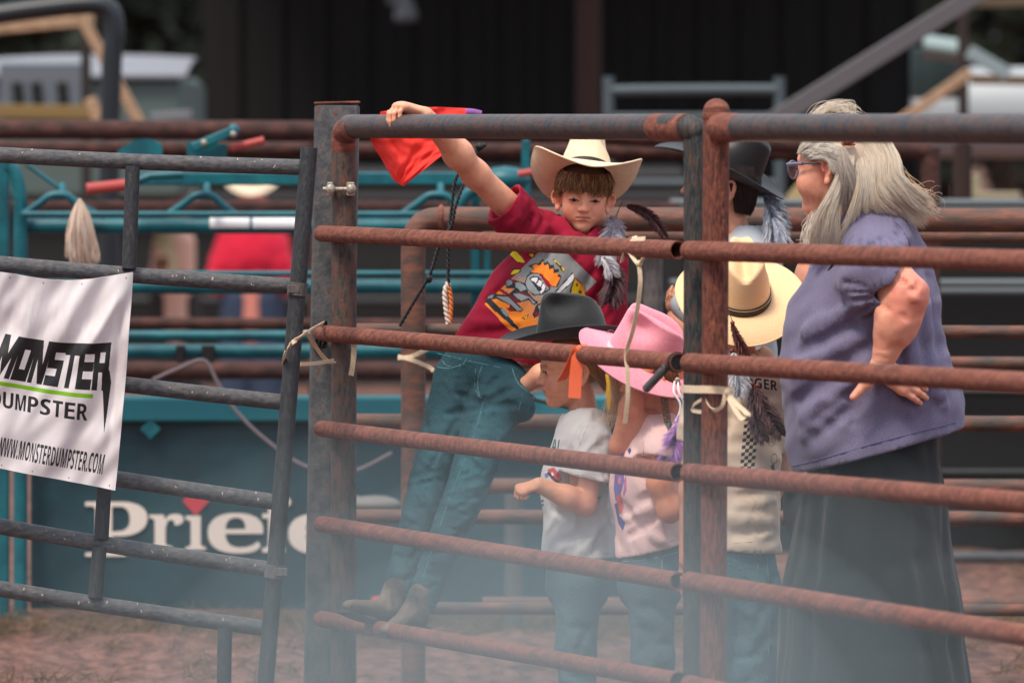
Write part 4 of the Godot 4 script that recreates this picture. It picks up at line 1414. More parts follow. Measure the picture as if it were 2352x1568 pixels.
# ---------------------------------------------------------------- flag, ropes, straps and ribbons
func tied_things() -> void:
	var m := mat(S(255, 66, 58), 0.8)
	m.backlight_enabled = true
	m.backlight = Color(0.5, 0.1, 0.08)
	var z := fz(950) + 0.30
	var wave := fnoise(2.2, 31, 2)
	var lft := spline(PV([P(874, 256, z), P(862, 290, z), P(850, 318, z), P(880, 372, z), P(904, 414, z)]), 8)
	var rgt := spline(PV([P(1090, 250, z), P(1088, 290, z), P(1066, 322, z), P(1006, 364, z), P(926, 428, z)]), 8)
	var flag := thing("signal_flag", "fluorescent red-orange cloth flag hanging behind the top rail at the boy's hand", "flag", "", P(950, 300, z))
	var b := MB.new()
	b.sheet(func(u, v):
		var e: float = minf(v * 32.0, 31.99)
		var i := int(e)
		var p := lft[i].lerp(lft[i + 1], e - i).lerp(rgt[i].lerp(rgt[i + 1], e - i), u)
		return p + Vector3(0, 0.008 * sin(PI * u) * (1 - v), 0.008 * wave.get_noise_2d(u * 2.0, v * 2.0) + 0.005 * sin(u * 6.0 + v * 2.0) * (0.3 + v)), 40, 40, 0.0012)
	obj("cloth", b.mesh(), m, flag)
	b = MB.new()
	b.tube(spline(PV([P(1070, 258, z - 0.02), P(1085, 257, z - 0.02), P(1106, 261, z - 0.02)]), 4), 0.010, 0.008, 12)
	obj("purple_end", b.mesh(), mat(S(134, 82, 152), 0.8), flag)

	# black rope from the flag's knot down past the boy
	var rope := thing("black_rope", "black braided rope hanging from the top rail behind the boy's raised arm", "rope", "", P(1035, 520, 15.9))
	z = 15.95
	b = MB.new()
	twist(b, spline(PV([P(1100, 336, z), P(1070, 380, z), P(1046, 412, z), P(1038, 470, z), P(1031, 530, z), P(1029, 580, z), P(1030, 660, z)]), 10), 0.0042)
	obj("strand", b.mesh(), M.black_rubber, rope)
	b = MB.new()
	twist(b, spline(PV([P(1102, 336, z), P(1082, 390, z), P(1064, 425, z), P(1046, 474, z - 0.01), P(1036, 520, z - 0.01), P(1008, 566, z), P(988, 628, z), P(952, 690, z), P(918, 748, z)]), 10), 0.0042)
	obj("strand", b.mesh(), M.black_rubber, rope)
	b = MB.new()
	b.ball(P(1102, 336, z), Vector3(0.013, 0.011, 0.012)); b.ball(P(1112, 333, z), Vector3(0.007, 0.007, 0.007)); b.ball(P(985, 640, z), Vector3(0.01, 0.013, 0.01))
	obj("knot", b.mesh(), M.black_rubber, rope)
	b = MB.new()
	twist(b, spline(PV([P(1029, 650, z), P(1022, 670, z), P(1024, 705, z), P(1030, 745, z)]), 8), 0.006, Color(S(236, 214, 200)))
	twist(b, spline(PV([P(1030, 655, z), P(1036, 690, z), P(1034, 742, z)]), 8), 0.005, Color(S(226, 130, 70)))
	obj("frayed_tail", b.mesh(), vc_mat(0.85), rope)

	# cream web straps
	var zz := fz(700)
	b = MB.new()
	b.strap(spline(PV([P(742, 742, 15.44), P(716, 756, 15.28), P(690, 773, 15.06), P(668, 790, 15.045), P(654, 812, 15.05), P(651, 834, 15.09)]), 6), [Vector3(0.5, 0.8, 0.2)], 0.013, 0.0022)
	b.strap(spline(PV([P(704, 762, 15.2), P(720, 790, 15.3), P(748, 826, 15.36), P(768, 834, 15.4)]), 6), [Vector3(0.6, 0.5, 0.3)], 0.011, 0.0022)
	b.strap(spline(PV([P(690, 836, 15.08), P(725, 834, 15.2), P(766, 828, 15.38)]), 6), [Vector3(0, 1, 0.2)], 0.010, 0.0022)
	b.ball(P(703, 764, 15.19), Vector3(0.011, 0.008, 0.008))
	tag(obj("cream_strap", b.mesh(), M.strap), "cream webbing strap knotted between the leaning grey post and the gate's third rail", "strap", "cream tie straps")
	b = MB.new()
	for k in 3:
		var q := PackedVector3Array()
		for i in 33:
			var a := TAU * i / 32
			q.push_back(FP(738 + 7 * k - 7, 766 + k, -0.065) + Vector3(0.004 * sin(a * 3 + k), sin(a) * (0.0285 + 0.003 * k), cos(a) * 0.0285))
		b.tube(q, 0.0045, -1, 8, false)
	b.ball(FP(728, 798, -0.04), Vector3(0.01, 0.012, 0.01))
	tag(obj("black_wrap", b.mesh(), M.black_rubber), "black rubber cord wrapped round the left tip of the third rail", "cord")
	b = MB.new()
	b.strap(spline(PV([FP(806, 775, -0.045), FP(812, 792, -0.045), FP(811, 830, -0.05), FP(806, 862, -0.05)]), 6), [Vector3(1, 0, 0.2)], 0.014, 0.0024)
	tag(obj("strap_tail", b.mesh(), M.strap), "short cream strap end hanging below the third rail beside the end upright", "strap", "cream tie straps")
	zz = 16.42
	b = MB.new()
	b.strap(spline(PV([P(914, 822, zz), P(945, 818, zz - 0.03), P(985, 800, zz)]), 6), [Vector3(0.2, 1, 0)], 0.012, 0.002)
	b.strap(spline(PV([P(914, 818, zz), P(945, 826, zz - 0.034), P(984, 842, zz), P(996, 852, zz)]), 6), [Vector3(0.2, 1, 0)], 0.012, 0.002)
	tag(obj("crossed_strap", b.mesh(), M.strap), "cream strap crossed round the rear gate post behind the boy's hip", "strap", "cream tie straps")
	# orange ribbon on the third rail in front of the small child's face
	var fl := mat(S(255, 116, 72), 0.7)
	fl.backlight_enabled = true
	fl.backlight = Color(0.4, 0.15, 0.1)
	b = MB.new()
	var ring := PackedVector3Array()
	for i in 25:
		var a := TAU * i / 24
		ring.push_back(FP(1337 + 4 * sin(a), 813 + 1.5 * cos(a), -0.065) + Vector3(0.004 * sin(a), sin(a) * 0.0245, cos(a) * 0.0245))
	b.strap(ring, [Vector3(1, 0, 0)], 0.010, 0.0012)
	b.strap(spline(PV([FP(1330, 800, -0.10), FP(1322, 816, -0.112), FP(1306, 848, -0.118), FP(1289, 874, -0.12)]), 6), [Vector3(0.8, 0.45, 0.1), Vector3(0.85, 0.5, 0.1)], 0.030, 0.0012)
	b.strap(spline(PV([FP(1330, 800, -0.10), FP(1326, 830, -0.108), FP(1322, 868, -0.112), FP(1320, 914, -0.112)]), 6), [Vector3(1, 0.05, 0.15)], 0.031, 0.0012)
	b.ball(FP(1331, 801, -0.10), Vector3(0.008, 0.010, 0.007))
	tag(obj("orange_ribbon", b.mesh(), fl), "fluorescent orange ribbon tied round the third rail before the small child's cheek", "ribbon")
	# long cream strap hanging from the second rail
	b = MB.new()
	var loop := PackedVector3Array()
	for i in 15:
		var a := lerpf(-1.9, 1.7, i / 14.0)
		loop.push_back(FP(1462 - 20 * maxf(0, -sin(a)) - 4, 569, -0.065) + Vector3(0, cos(a) * 0.027, sin(a) * 0.027) * Vector3(1, 1, 1))
	b.strap(loop, [Vector3(1, 0.3, 0)], 0.012, 0.002)
	b.strap(spline(PV([FP(1482, 548, -0.085), FP(1452, 552, -0.095), FP(1436, 575, -0.1), FP(1428, 602, -0.095)]), 6), [Vector3(0.4, 0.8, 0.3)], 0.011, 0.002)
	b.strap(spline(PV([FP(1440, 568, -0.1), FP(1456, 594, -0.1), FP(1468, 606, -0.1), FP(1478, 592, -0.095)]), 6), [Vector3(0.8, 0.5, 0.1)], 0.009, 0.002)
	b.strap(spline(PV([FP(1468, 606, -0.1), FP(1471, 650, -0.1), FP(1464, 710, -0.1), FP(1452, 765, -0.105), FP(1439, 810, -0.11), FP(1442, 860, -0.11), FP(1442, 915, -0.11), FP(1436, 972, -0.11)]), 8), [Vector3(1, 0, 0.2), Vector3(1, 0.05, 0.3), Vector3(0.9, 0, -0.3)], 0.0105, 0.002)
	b.ball(FP(1468, 605, -0.1), Vector3(0.009, 0.008, 0.007))
	tag(obj("long_strap", b.mesh(), M.strap), "long cream strap looped over the second rail and hanging past the pink hat", "strap", "cream tie straps")
	# strap with bow round the two posts
	b = MB.new()
	var c := fz(1646)
	b.strap(spline(PV([P(1566, 892, c + 0.12), P(1576, 893, c + 0.05), P(1600, 894, c - 0.005), P(1622, 894, c - 0.042), P(1646, 895, c - 0.052), P(1670, 897, c - 0.04), P(1686, 897, c + 0.0)]), 5), [Vector3(0, 1, 0)], 0.018, 0.002)
	b.strap(spline(PV([FP(1622, 902, -0.06), FP(1628, 930, -0.07), FP(1643, 942, -0.07), FP(1660, 930, -0.07), FP(1666, 902, -0.06)]), 6), [Vector3(1, 0.2, 0), Vector3(0.8, 0.6, 0), Vector3(0.2, 1, 0), Vector3(-0.6, 0.8, 0)], 0.009, 0.002)
	b.strap(spline(PV([FP(1612, 918, -0.05), FP(1594, 930, -0.05), FP(1592, 942, -0.05), FP(1612, 946, -0.055)]), 6), [Vector3(0.3, 1, 0)], 0.009, 0.002)
	b.strap(spline(PV([FP(1674, 904, -0.05), FP(1690, 925, -0.06), FP(1712, 945, -0.06), FP(1720, 955, -0.06), FP(1706, 962, -0.065), FP(1690, 942, -0.07), FP(1674, 912, -0.06)]), 6), [Vector3(0.7, 0.5, 0.3)], 0.011, 0.002)
	b.ball(FP(1674, 900, -0.05), Vector3(0.01, 0.01, 0.01))
	tag(obj("bow_strap", b.mesh(), M.strap), "cream strap tied in a bow round the round post and gate upright", "strap", "cream tie straps")

# two strands twisted round a path
func twist(b: MB, path: PackedVector3Array, r: float, col := Color.WHITE) -> void:
	for e in 2:
		var q := PackedVector3Array()
		var along := 0.0
		var dense := resample(path, path.size() * 3)
		for i in dense.size():
			if i > 0: along += dense[i].distance_to(dense[i - 1])
			var t := (dense[mini(i + 1, dense.size() - 1)] - dense[maxi(i - 1, 0)]).normalized()
			var s := t.cross(Vector3(0, 0, 1)).normalized()
			var u := s.cross(t)
			var a := along * 220.0 + PI * e
			q.push_back(dense[i] + (s * cos(a) + u * sin(a)) * r * 0.55)
		b.tube(q, r * 0.75, -1, 7, true, col)

# ---------------------------------------------------------------- tufts of dry grass, drifting dust
func grass() -> void:
	var r := RandomNumberGenerator.new()
	r.seed = 8
	var b := MB.new()
	for k in 1500:
		var z := r.randf_range(12.0, 22.0)
		var x := r.randf_range(-2.6, 2.6) * z / 16.0
		if k % 3 == 0:
			z = r.randf_range(18.4, 19.1)
		elif r.randf() > 0.5 + 0.9 * sin(x * 2.1 + z * 1.3): continue
		var at := Vector3(x, -0.02, -z)
		for q in 7:
			var lean := Vector3(r.randfn(), 0.9 + 0.6 * r.randf(), r.randfn()).normalized()
			var l := r.randf_range(0.03, 0.11)
			var c := S(92, 80, 54).lerp(S(126, 98, 72), r.randf())
			hair_tube(b, PackedVector3Array([at + Vector3(r.randfn(), 0, r.randfn()) * 0.03, at + lean * l * 0.6, at + lean * l + Vector3(lean.x, -0.3, lean.z) * l * 0.5]), PackedFloat32Array([0.002, 0.0016, 0.0004]), c, c.lightened(0.15))
	tag(obj("dry_grass", b.mesh(), vc_mat(0.9)), "sparse dry grass and straw on the dirt", "grass", "", "stuff")

func mist() -> void:
	var r := [[P(1250, 1640, 11.2), Vector3(1.25, 0.70, 1.4), 0.13], [P(1230, 1620, 11.3), Vector3(1.6, 0.92, 1.4), 0.14], [P(1200, 1600, 11.4), Vector3(2.0, 1.16, 1.3), 0.10], [P(1200, 1600, 11.5), Vector3(2.3, 1.32, 1.2), 0.05], [P(1050, 1620, 11.5), Vector3(3.4, 1.44, 1.1), 0.02]]
	for q in r:
		var f := FogVolume.new()
		f.name = numbered("dust_haze")
		f.shape = RenderingServer.FOG_VOLUME_SHAPE_ELLIPSOID
		f.size = q[1]
		f.position = q[0]
		var m := FogMaterial.new()
		m.albedo = Color(0.80, 0.87, 0.89)
		m.density = q[2]
		f.material = m
		add_child(f)
		tag(f, "pale haze of dust drifting low in front of the fence", "haze", "drifting dust", "stuff")
# ---------------------------------------------------------------- people: shared anatomy
var zb := 15.0          # depth of the person being built

func J(px: float, py: float, dz := 0.0) -> Vector3:
	return P(px, py, zb + dz)

func planar(p: Vector3) -> Vector2:       # the photograph-sized measure of a point in the upright plane at the person's depth
	return Vector2(p.x / zb * LENS + 1176.0, (EYE - p.y) / zb * LENS + 285.0)

# first point of a field met from the front (+z side) at a place given like J
func meet(s: Sdf, px: float, py: float, lift := 0.001) -> Vector3:
	var a := J(px, py, -0.6)
	var b := J(px, py, 0.5)
	for k in 360:
		var p := a.lerp(b, k / 359.0)
		var q := (p - s.lo) / s.h
		var x := int(q.x)
		var y := int(q.y)
		var z := int(q.z)
		if x < 0 or y < 0 or z < 0 or x >= s.nx - 1 or y >= s.ny - 1 or z >= s.nz - 1: continue
		var i := x + s.nx * (y + s.ny * z)
		var u := q - Vector3(x, y, z)
		var f := lerpf(lerpf(lerpf(s.f[i], s.f[i + 1], u.x), lerpf(s.f[i + s.nx], s.f[i + s.nx + 1], u.x), u.y),
			lerpf(lerpf(s.f[i + s.nx * s.ny], s.f[i + s.nx * s.ny + 1], u.x), lerpf(s.f[i + s.nx * s.ny + s.nx], s.f[i + s.nx * s.ny + s.nx + 1], u.x), u.y), u.z)
		if f < 0.0: return p + Vector3(0, 0, lift)
	return J(px, py, 0.0)

# a crease pressed into (amp < 0) or raised on the surface between two places on its front
func fold(s: Sdf, x0: float, y0: float, x1: float, y1: float, w: float, amp: float) -> void:
	var prev := meet(s, x0, y0, 0.0)
	for k in 3:
		var u := (k + 1) / 3.0
		var nx := meet(s, lerpf(x0, x1, u), lerpf(y0, y1, u), 0.0)
		s.bump(prev, nx, w * (1.0 - 0.25 * u), amp * (1.0 - 0.3 * u))
		prev = nx

func seam(s: Sdf, b: MB, pts: Array, r := 0.0012, lift := 0.0006, per := 8) -> void:
	var flat2 := PackedVector3Array()
	for q in pts: flat2.push_back(Vector3(q[0], q[1], 0))
	var out := PackedVector3Array()
	for q in spline(flat2, per): out.push_back(meet(s, q.x, q.y, lift))
	b.tube(out, r, -1, 5, false)

# head in its own measure: 1 = chin to crown, eyes at y 0, +z forward, +x the person's left
func head_field(s: Sdf, t: Transform3D, hs: float, o := {}) -> void:
	var b := t.basis
	var q := func(x: float, y: float, z: float) -> Vector3: return t * (Vector3(x, y, z) * hs)
	var wide: float = o.get("wide", 1.0)
	s.ell(q.call(0, 0.13, -0.07), Vector3(0.365, 0.37, 0.43) * hs, b, 0.02 * hs)
	s.ell(q.call(0, -0.10, 0.08), Vector3(0.305 * wide, 0.36, 0.29) * hs, b, 0.10 * hs)
	s.ell(q.call(0, -0.29, 0.10), Vector3(0.225 * wide, 0.17, 0.22) * hs, b, 0.10 * hs)
	s.ell(q.call(0, -0.41, 0.25), Vector3(0.095, 0.085, 0.085) * hs, b, 0.10 * hs)
	for e in [-1.0, 1.0]:
		s.ell(q.call(0.165 * e * wide, -0.18, 0.21), Vector3(0.13, 0.14, 0.115) * hs * o.get("cheek", 1.0), b, 0.08 * hs)
		s.cap(q.call(0.05 * e, 0.085, 0.335), q.call(0.22 * e, 0.095, 0.265), 0.05 * hs, 0.045 * hs, 0.06 * hs)
		s.bump(q.call(0.12 * e, -0.005, 0.39), q.call(0.18 * e, -0.005, 0.37), 0.075 * hs, -0.035 * hs)
	# nose
	var nz: float = o.get("nose", 0.0)
	s.cap(q.call(0, 0.03, 0.335), q.call(0, -0.115, 0.405 + nz), 0.034 * hs, 0.042 * hs, 0.05 * hs)
	s.ell(q.call(0, -0.135, 0.415 + nz), Vector3(0.05, 0.042, 0.05) * hs, b, 0.03 * hs)
	for e in [-1.0, 1.0]:
		s.ell(q.call(0.05 * e, -0.145, 0.375 + nz * 0.7), Vector3(0.032, 0.032, 0.04) * hs, b, 0.025 * hs)
		s.bump(q.call(0.026 * e, -0.172, 0.415 + nz), q.call(0.032 * e, -0.170, 0.39 + nz), 0.018 * hs, -0.02 * hs)
	# mouth
	s.ell(q.call(0, -0.265, 0.27), Vector3(0.135, 0.085, 0.09) * hs, b, 0.06 * hs)
	s.cap(q.call(-0.082, -0.268, 0.328), q.call(-0.02, -0.246, 0.362), 0.012 * hs, 0.021 * hs, 0.02 * hs)
	s.cap(q.call(0.082, -0.268, 0.328), q.call(0.02, -0.246, 0.362), 0.012 * hs, 0.021 * hs, 0.02 * hs)
	s.cap(q.call(-0.045, -0.288, 0.345), q.call(0.045, -0.288, 0.345), 0.026 * hs, 0.026 * hs, 0.025 * hs)
	s.bump(q.call(-0.092, -0.273, 0.34), q.call(0.0, -0.264, 0.40), 0.012 * hs, -0.020 * hs)
	s.bump(q.call(0.092, -0.273, 0.34), q.call(0.0, -0.264, 0.40), 0.012 * hs, -0.020 * hs)
	s.bump(q.call(-0.05, -0.338, 0.36), q.call(0.05, -0.338, 0.36), 0.035 * hs, -0.016 * hs)
	s.bump(q.call(0, -0.195, 0.40), q.call(0, -0.225, 0.39), 0.018 * hs, -0.007 * hs)
	# lids, then the slot between them
	var open: float = o.get("open", 0.03)
	var slot: float = o.get("slot", 0.0)
	for e in [-1.0, 1.0]:
		s.ell(q.call(0.15 * e, 0.0, 0.285), Vector3(0.075, 0.062, 0.068) * hs, b, 0.03 * hs)
		s.bump(q.call(0.095 * e, 0.038 + slot, 0.36), q.call(0.205 * e, 0.036 + slot, 0.34), 0.016 * hs, -0.010 * hs)
		if open > 0.0:
			s.ell(q.call(0.15 * e, slot - 0.004, 0.36), Vector3(0.062, open, 0.05) * hs, b * Basis(Vector3.UP, 0.22 * e), 0.006 * hs, true)
	# ears
	var ez: float = o.get("ear", -0.06)
	var flare: float = o.get("flare", 0.35)
	for e in [-1.0, 1.0]:
		var eb := b * Basis(Vector3.UP, -flare * e) * Basis(Vector3.RIGHT, -0.16)
		var ec: Vector3 = q.call(0.335 * e * o.get("earw", 1.0), o.get("eary", -0.06), ez)
		var eq := func(x: float, y: float, z: float) -> Vector3: return ec + eb * (Vector3(x * e, y, z) * hs)
		s.ell(eq.call(0.02, 0.0, -0.03), Vector3(0.026, 0.125, 0.075) * hs, eb, 0.02 * hs)
		var prev := Vector3.ZERO
		for k in 12:
			var a := deg_to_rad(lerpf(-40, 215, k / 11.0))
			var p: Vector3 = eq.call(0.05, 0.03 + 0.105 * sin(a), -0.035 + 0.072 * -cos(a) * (1.0 if sin(a) > -0.2 else 0.8))
			if k > 0: s.cap(prev, p, 0.019 * hs, 0.019 * hs, 0.012 * hs)
			prev = p
		s.ell(eq.call(0.035, -0.115, -0.02), Vector3(0.026, 0.042, 0.038) * hs, eb, 0.03 * hs)
		s.bump(eq.call(0.06, -0.02, -0.02), eq.call(0.06, 0.05, -0.04), 0.034 * hs, -0.030 * hs)
		s.bump(eq.call(0.055, -0.055, 0.0), eq.call(0.055, -0.04, 0.0), 0.022 * hs, -0.025 * hs)
	# neck
	var nk: Vector3 = o.get("neck", Vector3(0, -0.85, -0.16))
	s.cap(q.call(0, -0.2, -0.12), q.call(nk.x, nk.y, nk.z), o.get("neckr", 0.205) * hs, o.get("neckr", 0.205) * hs * 1.05, 0.06 * hs)

func head_paint(t: Transform3D, hs: float, base: Color, o := {}) -> Array:
	var q := func(x: float, y: float, z: float) -> Vector3: return t * (Vector3(x, y, z) * hs)
	var lip: Color = o.get("lip", base.lerp(S(158, 66, 66), 0.65))
	var red: Color = o.get("red", base.lerp(S(205, 92, 78), 0.5))
	var brow: Color = o.get("brow", S(128, 92, 66))
	var out := []
	for e in [-1.0, 1.0]:
		out.push_back([q.call(0.18 * e, -0.12, 0.33), q.call(0.22 * e, -0.16, 0.28), 0.10 * hs, red, o.get("blush", 0.5)])
		out.push_back([q.call(0.36 * e, -0.10, -0.05), q.call(0.38 * e, 0.07, -0.1), 0.07 * hs, red, 0.65])
		out.push_back([q.call(0.07 * e, 0.088, 0.39), q.call(0.21 * e, 0.10, 0.31), 0.022 * hs, brow, o.get("browing", 0.6)])
		out.push_back([q.call(0.012 * e, -0.245, 0.39), q.call(0.085 * e, -0.262, 0.345), 0.02 * hs, lip, 0.8])
	out.push_back([q.call(0, -0.13, 0.47), q.call(0, -0.11, 0.46), 0.05 * hs, red, 0.5])
	out.push_back([q.call(-0.05, -0.285, 0.375), q.call(0.05, -0.285, 0.375), 0.022 * hs, lip, 0.75])
	return out

func eyes(parent: Node, t: Transform3D, hs: float, gaze: Vector3, iris: Color, sides := [-1.0, 1.0], lash := 0.012, slot := 0.0, open := 0.03) -> void:
	for e in sides:
		var c := t * (Vector3(0.15 * e, 0.0, 0.283) * hs)
		var g := (t.basis * gaze).normalized()
		var b := MB.new()
		b.ball(c, Vector3.ONE * 0.062 * hs, Basis.IDENTITY, 36)
		for i in b.v.size():
			var a := (b.v[i] - c).normalized().angle_to(g)
			b.c[i] = S(14, 10, 10) if a < 0.28 else iris.lerp(S(30, 22, 20), 0.4) if a < 0.58 else S(40, 32, 30) if a < 0.66 else S(196, 184, 176)
		var m := vc_mat(0.12)
		obj("eye", b.mesh(), m, parent)
		b = MB.new()
		var lashes := PackedVector3Array()
		for k in 9:
			var u := k / 8.0 * 2.0 - 1.0
			lashes.push_back(t * (Vector3((0.15 + 0.072 * u) * e, slot + open * 0.9 * (1.0 - u * u) - 0.004, 0.345 + 0.022 * (1.0 - u * u) - 0.012 * u) * hs))
		b.tube(lashes, lash * hs * 0.8, lash * hs * 0.8, 6)
		obj("lashes", b.mesh(), mat(S(48, 32, 26), 0.8), parent)

# a hand: x towards the thumb, y along the fingers, z out of the back; size 1 = adult; bends per finger in radians
func hand_field(s: Sdf, t: Transform3D, sc: float, bends: Array, thumb: Array, spread := 0.06) -> void:
	var q := func(x: float, y: float, z: float) -> Vector3: return t * (Vector3(x, y, z) * sc)
	s.cap(q.call(0.0, 0.0, 0), q.call(0.004, 0.05, 0.0), 0.023 * sc, 0.027 * sc, 0.012 * sc, t.basis.z, 1.4)
	s.cap(q.call(0.024, 0.086, 0), q.call(-0.026, 0.08, 0), 0.0165 * sc, 0.0155 * sc, 0.02 * sc, t.basis.z, 1.15)
	s.cap(q.call(0.0, 0.03, 0), q.call(0.0, 0.07, 0), 0.030 * sc, 0.034 * sc, 0.02 * sc, t.basis.z, 1.9)
	var xs := [0.030, 0.010, -0.010, -0.029]
	var ys := [0.088, 0.092, 0.088, 0.080]
	var ln := [0.072, 0.080, 0.074, 0.058]
	var rr := [0.0088, 0.0092, 0.0086, 0.0076]
	for i in 4:
		var a := 0.0
		var p: Vector3 = q.call(xs[i], ys[i], 0.002)
		var fan: float = spread * (1.5 - i) * 1.0
		for k in 3:
			a += bends[i][k]
			var l: float = ln[i] * [0.46, 0.30, 0.24][k] * sc
			var d: Vector3 = t.basis * Vector3(sin(fan) * cos(a), cos(fan) * cos(a), -sin(a))
			var n2 := p + d * l
			s.cap(p, n2, rr[i] * sc * [1.08, 1.0, 0.92][k], rr[i] * sc * [1.0, 0.92, 0.80][k], 0.004 * sc)
			p = n2
	var p0: Vector3 = q.call(0.018, 0.018, -0.004)
	for k in thumb.size():
		var p1: Vector3 = q.call(thumb[k].x, thumb[k].y, thumb[k].z)
		s.cap(p0, p1, [0.017, 0.0115, 0.0105][k] * sc, [0.0115, 0.0105, 0.0085][k] * sc, [0.012, 0.005, 0.004][k] * sc)
		p0 = p1

# creases across a limb that faces the camera
func crinkle(s: Sdf, a: Vector3, b: Vector3, r: float, count: int, amp: float, w: float, seed_: int, slope := 0.35) -> void:
	var g := RandomNumberGenerator.new()
	g.seed = seed_
	var pa := planar(a)
	var pb := planar(b)
	var rp := r / zb * LENS
	var d := (pb - pa).normalized()
	var side := Vector2(-d.y, d.x)
	for k in count:
		var c := pa.lerp(pb, (k + g.randf()) / count)
		var e := (-1.0 if g.randf() < 0.5 else 0.8)
		var from: float = g.randf_range(-0.92, 0.3)
		var to: float = from + g.randf_range(0.5, 1.1)
		var tilt := g.randfn() * slope
		var q0 := c + side * rp * from - d * rp * tilt
		var q1 := c + side * rp * minf(to, 0.92) + d * rp * tilt
		fold(s, q0.x, q0.y, q1.x, q1.y, w * g.randf_range(0.75, 1.3), amp * e)

func skin_mat() -> StandardMaterial3D:
	var m := vc_mat(0.55)
	m.subsurf_scatter_enabled = true
	m.subsurf_scatter_strength = 0.12
	return m

func cloth_mat(col: Color, seed_ := 1, heather := 0.1, grain := 90.0) -> StandardMaterial3D:
	var t := ntex([[0.0, col.darkened(heather * 2.0)], [0.5, col], [1.0, col.lightened(heather)]], 0.12, seed_, 256, 3)
	var m := tri_mat(t, Vector3.ONE * grain / 9.0, 0.9, nnorm(0.2, seed_ + 50, 2.0, 128, 2), 0.35)
	m.rim_enabled = true
	m.rim = 0.2
	return m

func denim_mat(col: Color, seed_ := 1) -> StandardMaterial3D:
	var t := ntex([[0.0, col.darkened(0.2)], [0.5, col], [1.0, col.lightened(0.12)]], 0.12, seed_, 256, 5)
	return tri_mat(t, Vector3(9, 3, 9), 0.9, nnorm(0.25, seed_ + 60, 2.5, 128, 2), 0.4)

# a hat worn by someone: shape, band and its place
func wear(person: Node3D, t: Transform3D, shape: ArrayMesh, m: Material) -> MeshInstance3D:
	var o := obj("hat", shape, m, person, true)
	o.transform = rel(person) * t
	return o

func on_hat(called: String, hat: Node3D, mesh: Mesh, m: Material) -> MeshInstance3D:
	var o := obj(called, mesh, m, hat, true)     # already in the hat's own axes
	return o

func look(yaw: float, pitch: float, roll: float) -> Basis:
	return Basis(Vector3(0, 0, 1), -deg_to_rad(roll)) * Basis(Vector3.UP, deg_to_rad(yaw)) * Basis(Vector3.RIGHT, deg_to_rad(pitch))

func people() -> void:
	leaning_boy()
	white_tee_child()
	pink_hat_child()
	straw_hat_child()
	black_hat_teen()
	woman()
	striped_child()
	spectators()
